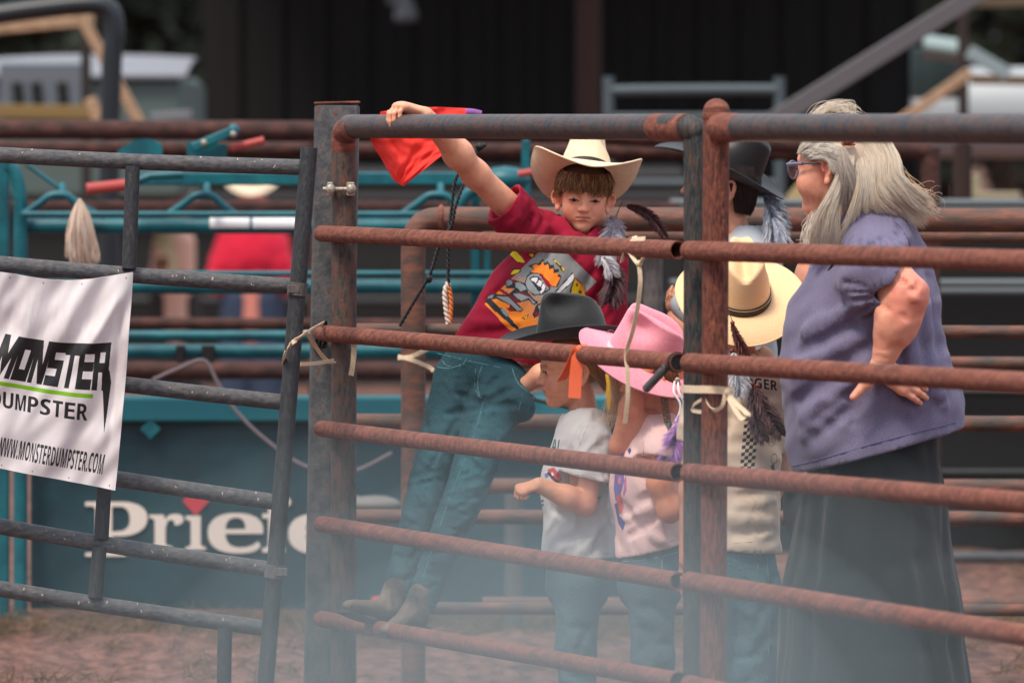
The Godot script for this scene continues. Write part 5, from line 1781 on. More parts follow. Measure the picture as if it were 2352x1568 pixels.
# ---------------------------------------------------------------- the boy in the maroon shirt who leans back from the top rail
func leaning_boy() -> void:
	zb = 15.45
	var me := thing("person", "boy in maroon printed tee and cream hat leaning back, one hand on top rail", "person", "", J(930, 1460, -0.25))
	var skin := S(236, 168, 136)
	# frames
	var ht := Transform3D(look(2, 10, 4), J(1341, 448, 0.02))
	var hs := 0.190
	var mb := MB.new()
	var s := Sdf.new(J(1255, 345, -0.14), J(1425, 640, 0.14), 0.0026)
	head_field(s, ht, hs, {"open": 0.020, "slot": -0.016, "neck": Vector3(-0.12, -0.75, -0.22), "neckr": 0.2, "flare": 0.75, "ear": -0.02, "eary": -0.10, "wide": 0.97})
	var spots := head_paint(ht, hs, skin, {"browing": 0.35})
	s.out(mb, paint(skin, spots, fnoise(60, 3)))
	# arms
	s = Sdf.new(J(850, 235, -0.75), J(1290, 620, 0.15), 0.0055)
	var sh := J(1222, 528, -0.0)
	var el := J(1092, 400, -0.17)
	var wr := J(976, 264, -0.36)
	s.cap(sh, el, 0.042, 0.034, 0.02)
	s.cap(el, el.lerp(wr, 0.35), 0.033, 0.0355, 0.03)
	s.cap(el.lerp(wr, 0.35), wr, 0.0355, 0.0225, 0.03, Vector3(0, 0, 1), 1.0)
	s.bump(J(1120, 445, -0.19), J(1100, 420, -0.2), 0.02, 0.003)
	s.out(mb, paint(skin, [[J(1090, 420, -0.2), J(1070, 400, -0.22), 0.04, skin.lerp(S(205, 110, 90), 0.5), 0.35]], fnoise(40, 5)))
	# right hand over the rail
	s = Sdf.new(J(845, 225, -0.55), J(1020, 330, -0.2), 0.0026)
	s.cap(wr, wr + (el - wr).normalized() * 0.05, 0.0215, 0.024, 0.01)
	var hy := Vector3(-0.90, 0.22, 0.38).normalized()
	var hz := Vector3(0.1, 1.0, -0.1)
	hz = (hz - hy * hz.dot(hy)).normalized()
	var hand := Transform3D(Basis(hy.cross(hz), hy, hz), J(972, 258, -0.355))
	hand_field(s, hand, 0.80, [[1.0, 0.65, 0.35], [1.05, 0.7, 0.3], [1.05, 0.75, 0.3], [1.0, 0.8, 0.3]], [Vector3(0.045, 0.045, -0.012), Vector3(0.054, 0.078, -0.016), Vector3(0.046, 0.102, -0.02)], 0.05)
	s.out(mb, paint(skin, [[J(880, 300, -0.4), J(885, 312, -0.4), 0.02, skin.lerp(S(196, 96, 84), 0.5), 0.5]], fnoise(60, 7)))
	# left arm to the pocket, and the trunk under the clothes
	s = Sdf.new(J(1010, 545, -0.25), J(1450, 930, 0.25), 0.009)
	s.cap(J(1400, 615, 0.02), J(1388, 790, 0.06), 0.04, 0.034, 0.02)
	s.cap(J(1388, 790, 0.06), J(1242, 860, -0.07), 0.034, 0.026, 0.02)
	s.cap(J(1242, 860, -0.07), J(1195, 893, -0.04), 0.026, 0.022, 0.02)
	s.cap(J(1310, 600, 0.03), J(1140, 800, 0.03), 0.055, 0.06, 0.03)
	s.cap(J(1230, 540, 0.02), J(1395, 615, 0.02), 0.04, 0.04, 0.03)
	s.out(mb, paint(skin, [], fnoise(40, 9)))
	obj("body", mb.mesh(), skin_mat(), me)
	eyes(me, ht, hs, Vector3(0.05, -0.22, 0.95), S(60, 62, 60), [-1.0, 1.0], 0.009, -0.016, 0.020)

	# shirt
	s = Sdf.new(J(1010, 415, -0.28), J(1440, 880, 0.26), 0.0058)
	var fw := Vector3(0, 0, 1)
	s.cap(J(1312, 592, 0.03), J(1222, 700, 0.03), 0.118, 0.128, 0.04, fw, 1.4)
	s.cap(J(1222, 700, 0.03), J(1138, 815, 0.03), 0.130, 0.124, 0.04, fw, 1.38)
	s.cap(J(1235, 530, 0.02), J(1310, 556, 0.03), 0.056, 0.056, 0.04)
	s.cap(J(1310, 556, 0.03), J(1392, 606, 0.03), 0.056, 0.058, 0.04)
	s.cap(J(1236, 538, 0.0), J(1130, 448, -0.1), 0.058, 0.068, 0.03)
	s.cap(J(1392, 610, 0.02), J(1392, 760, 0.05), 0.056, 0.062, 0.03)
	# folds
	var k := 0
	for q in [[1190, 500, 1130, 545], [1225, 500, 1165, 570], [1255, 520, 1200, 600], [1275, 545, 1235, 610], [1300, 545, 1330, 600], [1120, 690, 1180, 640], [1090, 740, 1190, 740], [1070, 770, 1150, 760], [1130, 790, 1230, 770], [1160, 820, 1235, 800], [1370, 640, 1330, 720], [1395, 660, 1360, 770]]:
		fold(s, q[0], q[1], q[2], q[3], 0.013, 0.012 if k % 2 == 0 else -0.015)
		k += 1
	s.folds(fnoise(15.0, 21, 2), Basis.from_scale(Vector3(1.0, 0.28, 0.8)) * Basis(Vector3(0, 0, 1), 0.5), 0.010)
	# neck hole, sleeve opening, hem
	s.cap(J(1330, 500, 0.03), J(1332, 546, 0.01), 0.056, 0.046, 0.01, Vector3.ZERO, 1.0, true)
	s.cap(el, J(1195, 500, -0.03), 0.054, 0.052, 0.008, Vector3.ZERO, 1.0, true)
	s.plane(J(1146, 482, -0.09), Vector3(-0.74, 0.62, 0.3), 0.006, 0.1)
	s.plane(J(1138, 808, 0.03), Vector3(-0.356, -0.936, 0), 0.004)
	var hem := MB.new()
	mb = MB.new()
	var bx := Vector2(0.697, 0.717)
	var by := Vector2(0.697, -0.717)
	var uvf := func(p: Vector3, n: Vector3) -> Vector2:
		if n.z < 0.12: return Vector2(0, 0)
		var d := planar(p)
		var zoom := Vector2((d.x / 0.91875 - 1180.0) * 6.03, (d.y / 0.91875 - 600.0) * 6.03) - Vector2(190, 960)
		return Vector2(zoom.dot(bx) / 934.0 * 0.8 + 0.1, 0.9 - zoom.dot(by) / 1420.0 * 0.8)
	s.out(mb, null, uvf)
	var m := mat(Color.WHITE, 0.92)
	m.albedo_texture = ImageTexture.create_from_image(shirt_print())
	m.texture_repeat = false
	var shirt := obj("shirt", mb.mesh(), m, me)
	seam(s, hem, [[1048, 762], [1100, 782], [1160, 806], [1225, 832]], 0.0013)
	seam(s, hem, [[1178, 432], [1164, 470], [1150, 508], [1138, 532]], 0.0013)
	obj("stitching", hem.mesh(), mat(S(110, 10, 34), 0.9), shirt)

	# jeans
	s = Sdf.new(J(880, 790, -0.45), J(1270, 1420, 0.2), 0.0056)
	s.ell(J(1108, 850, 0.03), Vector3(0.112, 0.072, 0.09), Basis(Vector3(0, 0, 1), -0.3), 0.04)
	var rh := J(1060, 870, 0.03)
	var rk := J(984, 1110, -0.01)
	var ra := J(906, 1380, -0.21)
	var lh := J(1150, 890, 0.0)
	var lk := J(1072, 1125, -0.13)
	var la := J(962, 1392, -0.27)
	s.cap(rh, rk, 0.078, 0.052, 0.012)
	s.cap(rk, ra, 0.052, 0.037, 0.02)
	s.cap(lh, lk, 0.080, 0.056, 0.010)
	s.cap(lk, la, 0.056, 0.040, 0.004)
	s.ell(J(1190, 922, -0.055), Vector3(0.042, 0.058, 0.046), Basis(Vector3(0, 0, 1), 0.5), 0.02)
	crinkle(s, rk.lerp(rh, 0.25), ra, 0.05, 22, 0.0065, 0.008, 31)
	crinkle(s, lk.lerp(lh, 0.3), la, 0.054, 26, 0.007, 0.008, 33)
	crinkle(s, lh, lk, 0.082, 6, 0.006, 0.011, 35, 0.9)
	crinkle(s, rh, rk, 0.08, 5, 0.006, 0.011, 37, 0.9)
	# rays of folds from the crotch, and the gap between the legs
	for q in [[1108, 930, 1040, 900], [1108, 935, 1030, 950], [1112, 930, 1180, 930], [1112, 925, 1170, 895], [1105, 940, 1090, 1000], [1110, 900, 1150, 860]]:
		fold(s, q[0], q[1], q[2], q[3], 0.012, -0.012)
	fold(s, 1112, 915, 1040, 1080, 0.009, -0.020)
	s.folds(fnoise(22.0, 41, 2), Basis.from_scale(Vector3(0.5, 1, 1)), 0.0025)
	s.plane(J(930, 1386, -0.24), Vector3(-0.2, -0.97, 0.0), 0.004)
	mb = MB.new()
	# worn paler down the fronts of the thighs, over the knees and at the hems
	var navy := S(196, 196, 200)
	s.out(mb, paint(navy, [[rh.lerp(rk, 0.4) + Vector3(0, 0, 0.07), rk + Vector3(0, 0, 0.05), 0.05, S(255, 255, 255), 0.9], [lh.lerp(lk, 0.35) + Vector3(0, 0, 0.08), lk + Vector3(0, 0, 0.06), 0.055, S(255, 255, 255), 0.9], [ra, ra, 0.06, S(240, 240, 240), 0.6], [la, la, 0.06, S(240, 240, 240), 0.6]]))
	var jm := denim_mat(S(46, 98, 108), 81)
	jm.vertex_color_use_as_albedo = true
	jm.vertex_color_is_srgb = true
	var jeans := obj("jeans", mb.mesh(), jm, me)
	var b := MB.new()
	seam(s, b, [[1108, 838], [1098, 870], [1100, 905], [1112, 918]], 0.0016)
	seam(s, b, [[1094, 836], [1090, 880], [1098, 908], [1110, 920]], 0.0011)
	seam(s, b, [[1000, 842], [1030, 846], [1062, 836], [1072, 822]], 0.0016)
	seam(s, b, [[1176, 846], [1190, 880], [1220, 905], [1232, 915]], 0.002)
	seam(s, b, [[1110, 922], [1092, 990], [1066, 1060], [1030, 1150], [1000, 1240], [970, 1330]], 0.0012)
	seam(s, b, [[1004, 812], [1050, 822], [1100, 834], [1160, 846]], 0.0016)
	seam(s, b, [[1012, 818], [1024, 838], [1052, 842], [1074, 830]], 0.0012)
	seam(s, b, [[1200, 900], [1180, 990], [1140, 1080], [1090, 1190], [1040, 1300]], 0.0011)
	seam(s, b, [[892, 1350], [915, 1362], [938, 1368]], 0.0012)
	seam(s, b, [[944, 1372], [975, 1384], [1004, 1390]], 0.0012)
	obj("seam", b.mesh(), denim_mat(S(92, 138, 146), 82), jeans)

	# boots
	for q in [[ra, J(893, 1400, -0.24), J(800, 1390, -0.36)], [la, J(950, 1412, -0.30), J(888, 1446, -0.40)]]:
		s = Sdf.new(q[2] + Vector3(-0.08, -0.09, 0.12), q[0] + Vector3(0.12, 0.10, -0.12), 0.005)
		s.cap(q[0] + Vector3(0.002, 0.03, 0), q[1], 0.033, 0.033, 0.02)
		s.cap(q[1], q[2], 0.033, 0.016, 0.03, Vector3.UP, 1.15)
		s.cap(q[1] + Vector3(0.02, -0.012, -0.01), q[1] + Vector3(0.02, -0.034, -0.01), 0.022, 0.02, 0.008)
		crinkle(s, q[1] + Vector3(0.01, 0.04, 0), q[1] - Vector3(0.02, 0, 0), 0.03, 5, 0.004, 0.008, 91)
		s.folds(fnoise(12, 92), Basis.IDENTITY, 0.003)
		mb = MB.new()
		s.out(mb)
		var sole := MB.new()
		sole.strap(spline(PV([q[1] + Vector3(0.036, -0.036, 0), q[1] + Vector3(-0.01, -0.036, 0.02), q[2].lerp(q[1], 0.4) + Vector3(0, -0.034, 0), q[2] + Vector3(-0.016, -0.014, 0)]), 5), [(q[2] - q[1]).cross(Vector3.UP)], 0.056, 0.010)
		var boot := obj("boot", mb.mesh(), tri_mat(ntex([[0.0, S(74, 58, 48)], [0.5, S(108, 88, 74)], [1.0, S(140, 120, 104)]], 0.04, 93, 128, 4), Vector3(5, 5, 5), 0.7), me)
		obj("sole", sole.mesh(), mat(S(40, 30, 26), 0.8), boot)

	# hair
	b = MB.new()
	var guides := []
	var q := func(x: float, y: float, z: float) -> Vector3: return ht * (Vector3(x, y, z) * hs)
	for i in 17:
		var f := i / 16.0 * 2.0 - 1.0
		var a := f * 1.62
		var low: float = 0.055 - 0.025 * sin(f * 5.0) - (0.10 if absf(f) > 0.72 else 0.0) - (0.08 if absf(f) > 0.9 else 0.0)
		if f > -0.02 and f < 0.2: low += 0.11
		guides.push_back(PV([q.call(sin(a) * 0.34, 0.36, cos(a) * 0.37 - 0.05), q.call(sin(a) * 0.385, 0.22, cos(a) * 0.425 - 0.03), q.call(sin(a) * 0.385 - 0.01, 0.12, cos(a) * 0.44 - 0.03), q.call(sin(a) * 0.36 - 0.015, low, cos(a) * 0.425 - 0.02)]))
	strands(b, guides, 1100, 0.0009, 0.0045, [S(120, 80, 48), S(156, 110, 70), S(84, 54, 32), S(182, 138, 94), S(126, 86, 54)], 15, 0.004, 10, 0.3)
	obj("hair", b.mesh(), vc_mat(0.5), me)
	s = Sdf.new(J(1255, 330, -0.12), J(1425, 520, 0.16), 0.005)
	s.ell(q.call(0, 0.14, -0.09), Vector3(0.385, 0.38, 0.465) * hs, ht.basis, 0.01)
	s.plane(q.call(0, 0.2, 0.40), ht.basis * Vector3(0, -0.5, 1.0), 0.01)
	s.plane(q.call(0, -0.06, 0), ht.basis * Vector3(0, -1, 0.25), 0.01)
	mb = MB.new()
	s.out(mb)
	obj("hair_mass", mb.mesh(), mat(S(88, 60, 40), 0.8), me)

	# hat
	var felt := tri_mat(ntex([[0.0, S(226, 196, 160)], [0.5, S(236, 210, 176)], [1.0, S(242, 220, 190)]], 0.05, 95, 128, 3), Vector3(6, 6, 6), 0.85)
	var hat_t := Transform3D(look(4, -24, 7), J(1344, 405, 0.024))
	var hat := wear(me, hat_t, hat_shape(0.074, 0.094, 0.118, [0.098, 0.078, 0.098], 1.3, [1.05, 0.40], 0.012, 0.02, 0.72, 1.7), felt)
	on_hat("hat_band", hat, band_shape(0.074, 0.094, 0.008, 0.020, 0.76, 0.118), mat(S(34, 28, 28), 0.6))
	hat_feathers(hat, hat_t, [
		[[J(1398, 500, 0.04), J(1410, 520, 0.0), J(1404, 545, -0.03), J(1392, 580, -0.05), J(1388, 602, -0.06)], 0.044, [S(196, 190, 202), S(214, 210, 218), S(176, 168, 182)], 3],
		[[J(1440, 472, 0.06), J(1470, 482, 0.04), J(1500, 502, 0.03), J(1530, 545, 0.03)], 0.020, [S(84, 52, 54), S(106, 68, 68), S(62, 38, 40)], 4],
		[[J(1400, 600, -0.08), J(1410, 625, -0.08), J(1410, 655, -0.08), J(1398, 695, -0.08)], 0.042, [S(90, 62, 66), S(112, 84, 90), S(70, 44, 48)], 5],
		[[J(1382, 590, -0.09), J(1396, 604, -0.095), J(1408, 632, -0.095)], 0.026, [S(206, 202, 208), S(222, 220, 226)], 6]])
	b = MB.new()
	b.tube(spline(PV([J(1430, 462, 0.08), J(1415, 500, 0.05), J(1404, 560, 0.01), J(1406, 604, 0.0)]), 6), 0.0012, -1, 6)
	on_hat("hat_string", hat, moved(b, hat_t), mat(S(40, 30, 28), 0.8))

# a mesh made in scene axes, brought into a hat's own axes
func moved(b: MB, t: Transform3D) -> ArrayMesh:
	var inv := t.affine_inverse()
	for i in b.v.size():
		b.v[i] = inv * b.v[i]
		b.n[i] = inv.basis * b.n[i]
	return b.mesh()

func hat_feathers(hat: Node3D, t: Transform3D, list: Array) -> void:
	for q in list:
		var b := MB.new()
		feather(b, PackedVector3Array(q[0]), Vector3(0.1, 0.1, 1).normalized(), q[1], q[2], q[3], 0.9, 200)
		on_hat("feather", hat, moved(b, t), vc_mat(0.9))

# the print on the maroon shirt: a masked fighter with a sword and a pizza slice, in chunky pixels
func shirt_print() -> Image:
	var w := 320
	var h := 480
	var maroon := S(152, 2, 46)
	var im := Image.create(w, h, false, Image.FORMAT_RGB8)
	im.fill(maroon)
	var to := func(x: float, y: float) -> Vector2:
		var z := Vector2(x, y) - Vector2(190, 960)
		return Vector2((z.dot(Vector2(0.697, 0.717)) / 934.0 * 0.8 + 0.1) * w, (0.9 - z.dot(Vector2(0.697, -0.717)) / 1420.0 * 0.8) * h)
	# ground of the print: grey above, orange below, mixed in a dither
	var n := fnoise(0.03, 4)
	for y in range(int(0.1 * h), int(0.9 * h)):
		for x in range(int(0.1 * w), int(0.9 * w)):
			if y < 0.16 * h and (x < 0.22 * w): continue
			var t := smoothstep(0.42 * h, 0.78 * h, y + 12.0 * n.get_noise_2d(x, y))
			var c := S(138, 140, 140)
			if t > 0.98 or t * 4.0 > float((x / 2 + (y / 2) * 2) % 4) + 0.6: c = S(250, 142, 46)
			im.set_pixel(x, y, c)
	var dark := S(44, 48, 54)
	var grey := S(146, 154, 156)
	var red := S(150, 14, 38)
	var orange := S(252, 140, 44)
	var yel := S(238, 200, 32)
	var white := S(226, 226, 230)
	var shapes := [
		[dark, [205, 900, 330, 880, 720, 1330, 680, 1345, 200, 935]], [orange, [190, 950, 220, 940, 620, 1340, 560, 1340]],
		[dark, [860, 480, 930, 430, 840, 380, 960, 340, 1000, 350, 1070, 280, 1100, 340, 1140, 310, 1180, 370, 1230, 360, 1240, 430, 1310, 430, 1300, 500, 1350, 540, 1290, 700, 1180, 690]],
		[orange, [880, 480, 940, 430, 900, 385, 960, 355, 1020, 380, 1070, 305, 1090, 385, 1140, 345, 1170, 440, 1220, 405, 1230, 490, 1300, 475, 1290, 540, 1330, 555, 1260, 690, 1160, 670, 1060, 520, 960, 490]],
		[dark, [790, 640, 830, 520, 900, 480, 1020, 490, 1190, 660, 1170, 740, 1070, 810, 930, 825, 830, 740]],
		[grey, [805, 640, 840, 540, 900, 500, 1000, 500, 1160, 680, 1150, 730, 1060, 795, 940, 810, 840, 730]],
		[red, [1000, 490, 1050, 500, 1190, 660, 1170, 720, 1130, 690]], [dark, [860, 570, 920, 530, 1010, 545, 1120, 690, 1100, 770, 1030, 800]],
		[white, [880, 580, 930, 550, 1000, 560, 960, 640]], [white, [975, 650, 1015, 590, 1060, 620, 1030, 700]], [white, [1040, 710, 1070, 640, 1110, 690, 1090, 730]], [white, [1020, 770, 1060, 720, 1100, 740, 1040, 790]],
		[dark, [500, 620, 540, 575, 640, 590, 790, 640, 830, 740, 880, 830, 1000, 930, 940, 970, 850, 890, 720, 930, 560, 800, 640, 720, 520, 715]],
		[grey, [515, 625, 550, 590, 600, 600, 600, 660, 530, 690]], [grey, [650, 640, 700, 620, 790, 670, 820, 730, 740, 760, 660, 700]], [grey, [610, 800, 700, 790, 860, 840, 960, 930, 930, 950, 850, 860, 740, 910]],
		[red, [400, 750, 450, 730, 560, 800, 720, 920, 690, 940]], [red, [640, 760, 720, 770, 900, 815, 890, 825, 700, 785]], [red, [590, 600, 630, 590, 640, 630, 610, 640]],
		[dark, [210, 880, 260, 810, 350, 805, 560, 820, 780, 1040, 740, 1070, 600, 1060, 380, 930]], [grey, [225, 880, 270, 825, 340, 820, 300, 870]], [grey, [360, 840, 540, 840, 760, 1040, 700, 1060, 580, 960]],
		[orange, [290, 890, 380, 880, 570, 970, 560, 1010, 420, 1010, 370, 960]], [red, [520, 1030, 600, 1000, 640, 1060, 570, 1060]], [grey, [430, 1040, 470, 1010, 550, 1100, 520, 1150]],
		[dark, [1110, 920, 1520, 470, 1550, 590, 1140, 965]], [white, [1120, 930, 1525, 490, 1540, 580, 1140, 955]], [dark, [970, 960, 1060, 920, 1160, 980, 1150, 1060, 940, 1160, 910, 1110]], [grey, [990, 980, 1060, 950, 1120, 1010, 1040, 1080]], [red, [940, 1090, 990, 1060, 1010, 1100, 960, 1130]], [orange, [1060, 930, 1090, 940, 1150, 1000, 1140, 1040]],
		[dark, [1540, 540, 1700, 690, 1720, 860, 1640, 980, 1470, 960, 1480, 720]], [orange, [1545, 560, 1690, 690, 1708, 850, 1630, 970, 1600, 960]], [yel, [1550, 590, 1660, 700, 1690, 800, 1640, 950, 1490, 930, 1500, 720]],
		[red, [1560, 650, 1590, 640, 1605, 680, 1570, 695]], [red, [1605, 760, 1640, 745, 1655, 790, 1615, 800]], [red, [1525, 800, 1560, 795, 1570, 840, 1530, 845]], [red, [1595, 870, 1625, 870, 1630, 915, 1600, 915]],
		[dark, [600, 330, 710, 165, 820, 350, 740, 340]], [yel, [630, 320, 715, 190, 800, 335, 740, 330]], [red, [690, 260, 720, 245, 735, 280, 700, 290]],
		[dark, [830, 190, 940, 190, 950, 250, 890, 270]], [yel, [855, 200, 930, 200, 930, 240, 890, 255]], [dark, [560, 520, 620, 420, 740, 420, 735, 470, 640, 520]], [yel, [580, 510, 630, 440, 725, 440, 700, 480, 640, 505]],
		[dark, [1220, 290, 1240, 275, 1410, 440, 1380, 480]], [yel, [1235, 300, 1250, 290, 1340, 370, 1330, 380]], [yel, [1345, 400, 1370, 395, 1400, 450, 1380, 470]], [dark, [745, 1160, 850, 1110, 840, 1160, 790, 1185]], [yel, [775, 1155, 840, 1125, 830, 1155, 800, 1170]]]
	for sh in shapes:
		var pts := PackedVector2Array()
		for i in range(0, sh[1].size(), 2):
			pts.push_back(to.call(sh[1][i], sh[1][i + 1]))
		fill_poly(im, pts, sh[0])
	# chunky pixels, then a woven look
	for y in range(0, h, 3):
		for x in range(0, w, 3):
			im.fill_rect(Rect2i(x, y, 3, 3), im.get_pixel(mini(x + 1, w - 1), mini(y + 1, h - 1)))
	im.resize(w * 2, h * 2, Image.INTERPOLATE_NEAREST)
	var k := fnoise(0.4, 6)
	for y in h * 2:
		for x in w * 2:
			var c := im.get_pixel(x, y)
			im.set_pixel(x, y, c * (1.0 + 0.08 * k.get_noise_2d(x, y)))
	return im
# ---------------------------------------------------------------- the small child in the pale tee and black hat, in profile
func shoe_pair(me: Node3D, a: Vector3, b: Vector3, toe: Vector3, m: Material) -> void:
	for q in [a, b]:
		var s := Sdf.new(q + Vector3(-0.16, -0.08, -0.16), q + Vector3(0.16, 0.14, 0.16), 0.008)
		s.cap(q + Vector3(0, 0.1, 0), q, 0.042, 0.04, 0.02)
		s.cap(q, q + toe * 0.11, 0.038, 0.03, 0.03, Vector3.UP, 1.1)
		s.plane(q + Vector3(0, -0.038, 0), Vector3.DOWN)
		var mb := MB.new()
		s.out(mb)
		obj("boot", mb.mesh(), m, me)

func fist(mb: MB, s: Sdf, t: Transform3D, sc: float, col: Color, curl := 1.25) -> void:
	hand_field(s, t, sc, [[curl, 1.5, 0.9], [curl, 1.5, 0.9], [curl * 1.02, 1.5, 0.9], [curl * 1.05, 1.5, 0.9]], [Vector3(0.044, 0.045, -0.022), Vector3(0.036, 0.078, -0.034), Vector3(0.014, 0.09, -0.042)])
	s.out(mb, paint(col, [], fnoise(60, 5)))

func white_tee_child() -> void:
	zb = 15.0
	var me := thing("person", "small child in pale grey tee and black hat, in profile behind the orange ribbon", "person", "", J(1330, 1722))
	var skin := S(234, 164, 128)
	var ht := Transform3D(look(-84, 2, -2), J(1306, 851, 0.0))
	var hs := 0.190
	var mb := MB.new()
	var s := Sdf.new(J(1220, 745, -0.12), J(1425, 1010, 0.14), 0.0026)
	head_field(s, ht, hs, {"open": 0.034, "slot": 0.002, "ear": -0.15, "neck": Vector3(0.0, -0.78, -0.20), "neckr": 0.19, "cheek": 1.05, "flare": 0.45})
	s.out(mb, paint(skin, head_paint(ht, hs, skin, {"brow": S(150, 110, 80), "browing": 0.5}), fnoise(60, 4)))
	var sh := J(1366, 1020, -0.10)
	var el := J(1346, 1160, -0.13)
	var wr := J(1238, 1114, -0.16)
	s = Sdf.new(J(1210, 985, -0.26), J(1430, 1250, 0.16), 0.0065)
	s.cap(sh, el, 0.032, 0.027, 0.015)
	s.cap(el, el.lerp(wr, 0.4), 0.027, 0.029, 0.015)
	s.cap(el.lerp(wr, 0.4), wr, 0.029, 0.0205, 0.02)
	s.cap(J(1338, 980, 0), J(1330, 1230, 0), 0.06, 0.07, 0.03)
	s.out(mb, paint(skin, [[el, el, 0.05, skin.lerp(S(196, 110, 90), 0.5), 0.5]], fnoise(40, 6)))
	s = Sdf.new(J(1150, 1060, -0.28), J(1265, 1165, -0.05), 0.0026)
	s.cap(wr, wr + (el - wr).normalized() * 0.04, 0.0205, 0.022, 0.01)
	var hy := Vector3(-0.95, -0.28, 0.12).normalized()
	var hz := Vector3(-0.18, 0.85, 0.5)
	hz = (hz - hy * hz.dot(hy)).normalized()
	fist(mb, s, Transform3D(Basis(hy.cross(hz), hy, hz), J(1238, 1112, -0.16)), 0.60, skin, 1.1)
	obj("body", mb.mesh(), skin_mat(), me)
	eyes(me, ht, hs, Vector3(0.05, -0.05, 1), S(66, 50, 40), [1.0, -1.0], 0.006, 0.002, 0.03)
	# tee
	s = Sdf.new(J(1215, 935, -0.24), J(1450, 1310, 0.22), 0.0058)
	var sd := Vector3(0, 0, 1)
	s.cap(J(1340, 1000, 0.0), J(1328, 1110, 0.0), 0.072, 0.088, 0.04, sd, 0.8)
	s.cap(J(1328, 1110, 0.0), J(1330, 1290, 0.0), 0.088, 0.102, 0.04, sd, 0.85)
	s.cap(J(1338, 966, 0.0), J(1345, 1000, 0.0), 0.05, 0.06, 0.03, sd, 0.7)
	s.cap(sh, sh.lerp(el, 0.62), 0.050, 0.053, 0.04)
	s.cap(J(1352, 1002, 0.085), J(1320, 1085, 0.115), 0.046, 0.049, 0.03)
	for q in [[1330, 985, 1300, 1060], [1385, 1010, 1390, 1090], [1350, 1050, 1395, 1010], [1310, 1200, 1370, 1150], [1290, 1240, 1350, 1220], [1340, 1260, 1400, 1180], [1270, 1170, 1330, 1200], [1380, 1120, 1405, 1200], [1340, 1130, 1330, 1265]]:
		fold(s, q[0], q[1], q[2], q[3], 0.013, 0.010 if int(q[0]) % 20 == 0 else -0.011)
	s.folds(fnoise(16.0, 23, 2), Basis.from_scale(Vector3(1, 0.35, 0.7)) * Basis(Vector3(0, 0, 1), 0.6), 0.009)
	s.cap(J(1336, 930, 0), J(1336, 962, 0), 0.045, 0.046, 0.008, Vector3.ZERO, 1.0, true)
	s.cap(sh.lerp(el, 0.5), el + Vector3(0, -0.05, 0), 0.038, 0.041, 0.006, Vector3.ZERO, 1.0, true)
	s.plane(J(1340, 1096, -0.12), Vector3(-0.22, -0.97, 0), 0.005, 0.075)
	s.plane(J(1330, 1281, 0), Vector3(0.02, -1, 0), 0.004)
	mb = MB.new()
	var uvf := func(p: Vector3, n: Vector3) -> Vector2:
		if n.z < 0.0: return Vector2(0, 0)
		var d := planar(p)
		return Vector2((d.x - 1230.0) / 100.0, (d.y - 1000.0) / 200.0)
	s.out(mb, null, uvf)
	var im := Image.create(200, 400, false, Image.FORMAT_RGB8)
	im.fill(S(206, 204, 204))
	var font := SystemFont.new()
	font.font_names = PackedStringArray(["Droid Sans"]); font.font_weight = 700
	letters(im, "TRAL", font, 28, 14, 84, 56, 0.15, S(54, 92, 92))
	for q in [[S(204, 70, 76), [54, 150, 84, 140, 112, 170, 122, 200, 96, 214, 70, 190]], [S(40, 40, 46), [50, 168, 60, 160, 112, 206, 104, 214]], [S(40, 40, 46), [90, 220, 118, 206, 120, 226, 100, 228]], [S(120, 110, 160), [40, 172, 54, 166, 60, 184, 46, 190]], [S(240, 236, 232), [70, 166, 78, 160, 84, 172, 76, 178]], [S(66, 74, 80), [24, 296, 36, 290, 38, 300, 26, 306]], [S(66, 74, 80), [26, 314, 36, 308, 38, 320, 28, 326]]]:
		var pts := PackedVector2Array()
		for i in range(0, q[1].size(), 2): pts.push_back(Vector2(q[1][i], q[1][i + 1]))
		fill_poly(im, pts, q[0])
	var m := mat(Color.WHITE, 0.9)
	m.albedo_texture = ImageTexture.create_from_image(im)
	m.texture_repeat = false
	var tee := obj("shirt", mb.mesh(), m, me)
	var b := MB.new()
	seam(s, b, [[1310, 1092], [1340, 1090], [1368, 1098]], 0.001)
	seam(s, b, [[1245, 1270], [1330, 1272], [1415, 1270]], 0.001)
	seam(s, b, [[1352, 975], [1335, 1010], [1325, 1050], [1330, 1075]], 0.001)
	obj("stitching", b.mesh(), mat(S(176, 174, 172), 0.9), tee)
	# jeans
	s = Sdf.new(J(1215, 1250, -0.2), J(1450, 1700, 0.2), 0.0085)
	s.cap(J(1328, 1290, 0), J(1328, 1340, 0), 0.085, 0.088, 0.03, sd, 0.85)
	for e in [-1.0, 1.0]:
		s.cap(J(1330, 1345, 0.055 * e), J(1322, 1500, 0.06 * e), 0.062, 0.052, 0.02)
		s.cap(J(1322, 1500, 0.06 * e), J(1334, 1680, 0.06 * e), 0.052, 0.046, 0.02)
		crinkle(s, J(1325, 1420, 0.06 * e), J(1332, 1680, 0.06 * e), 0.05, 10, 0.006, 0.014, 51 + int(e))
	mb = MB.new()
	s.out(mb)
	obj("jeans", mb.mesh(), denim_mat(S(84, 112, 120), 83), me)
	shoe_pair(me, J(1336, 1690, -0.06), J(1330, 1690, 0.06), Vector3(-1, 0, 0.1), mat(S(96, 70, 54), 0.7))
	# black hat
	var felt := tri_mat(ntex([[0.0, S(22, 25, 27)], [0.5, S(32, 35, 38)], [1.0, S(46, 50, 52)]], 0.12, 96, 128, 3), Vector3(8, 8, 8), 0.8, nnorm(0.3, 97, 1.5, 128, 2), 0.3)
	felt.rim_enabled = true
	felt.rim = 0.4
	var hat_t := Transform3D(look(-76, 1, -2), J(1314, 775, 0.0))
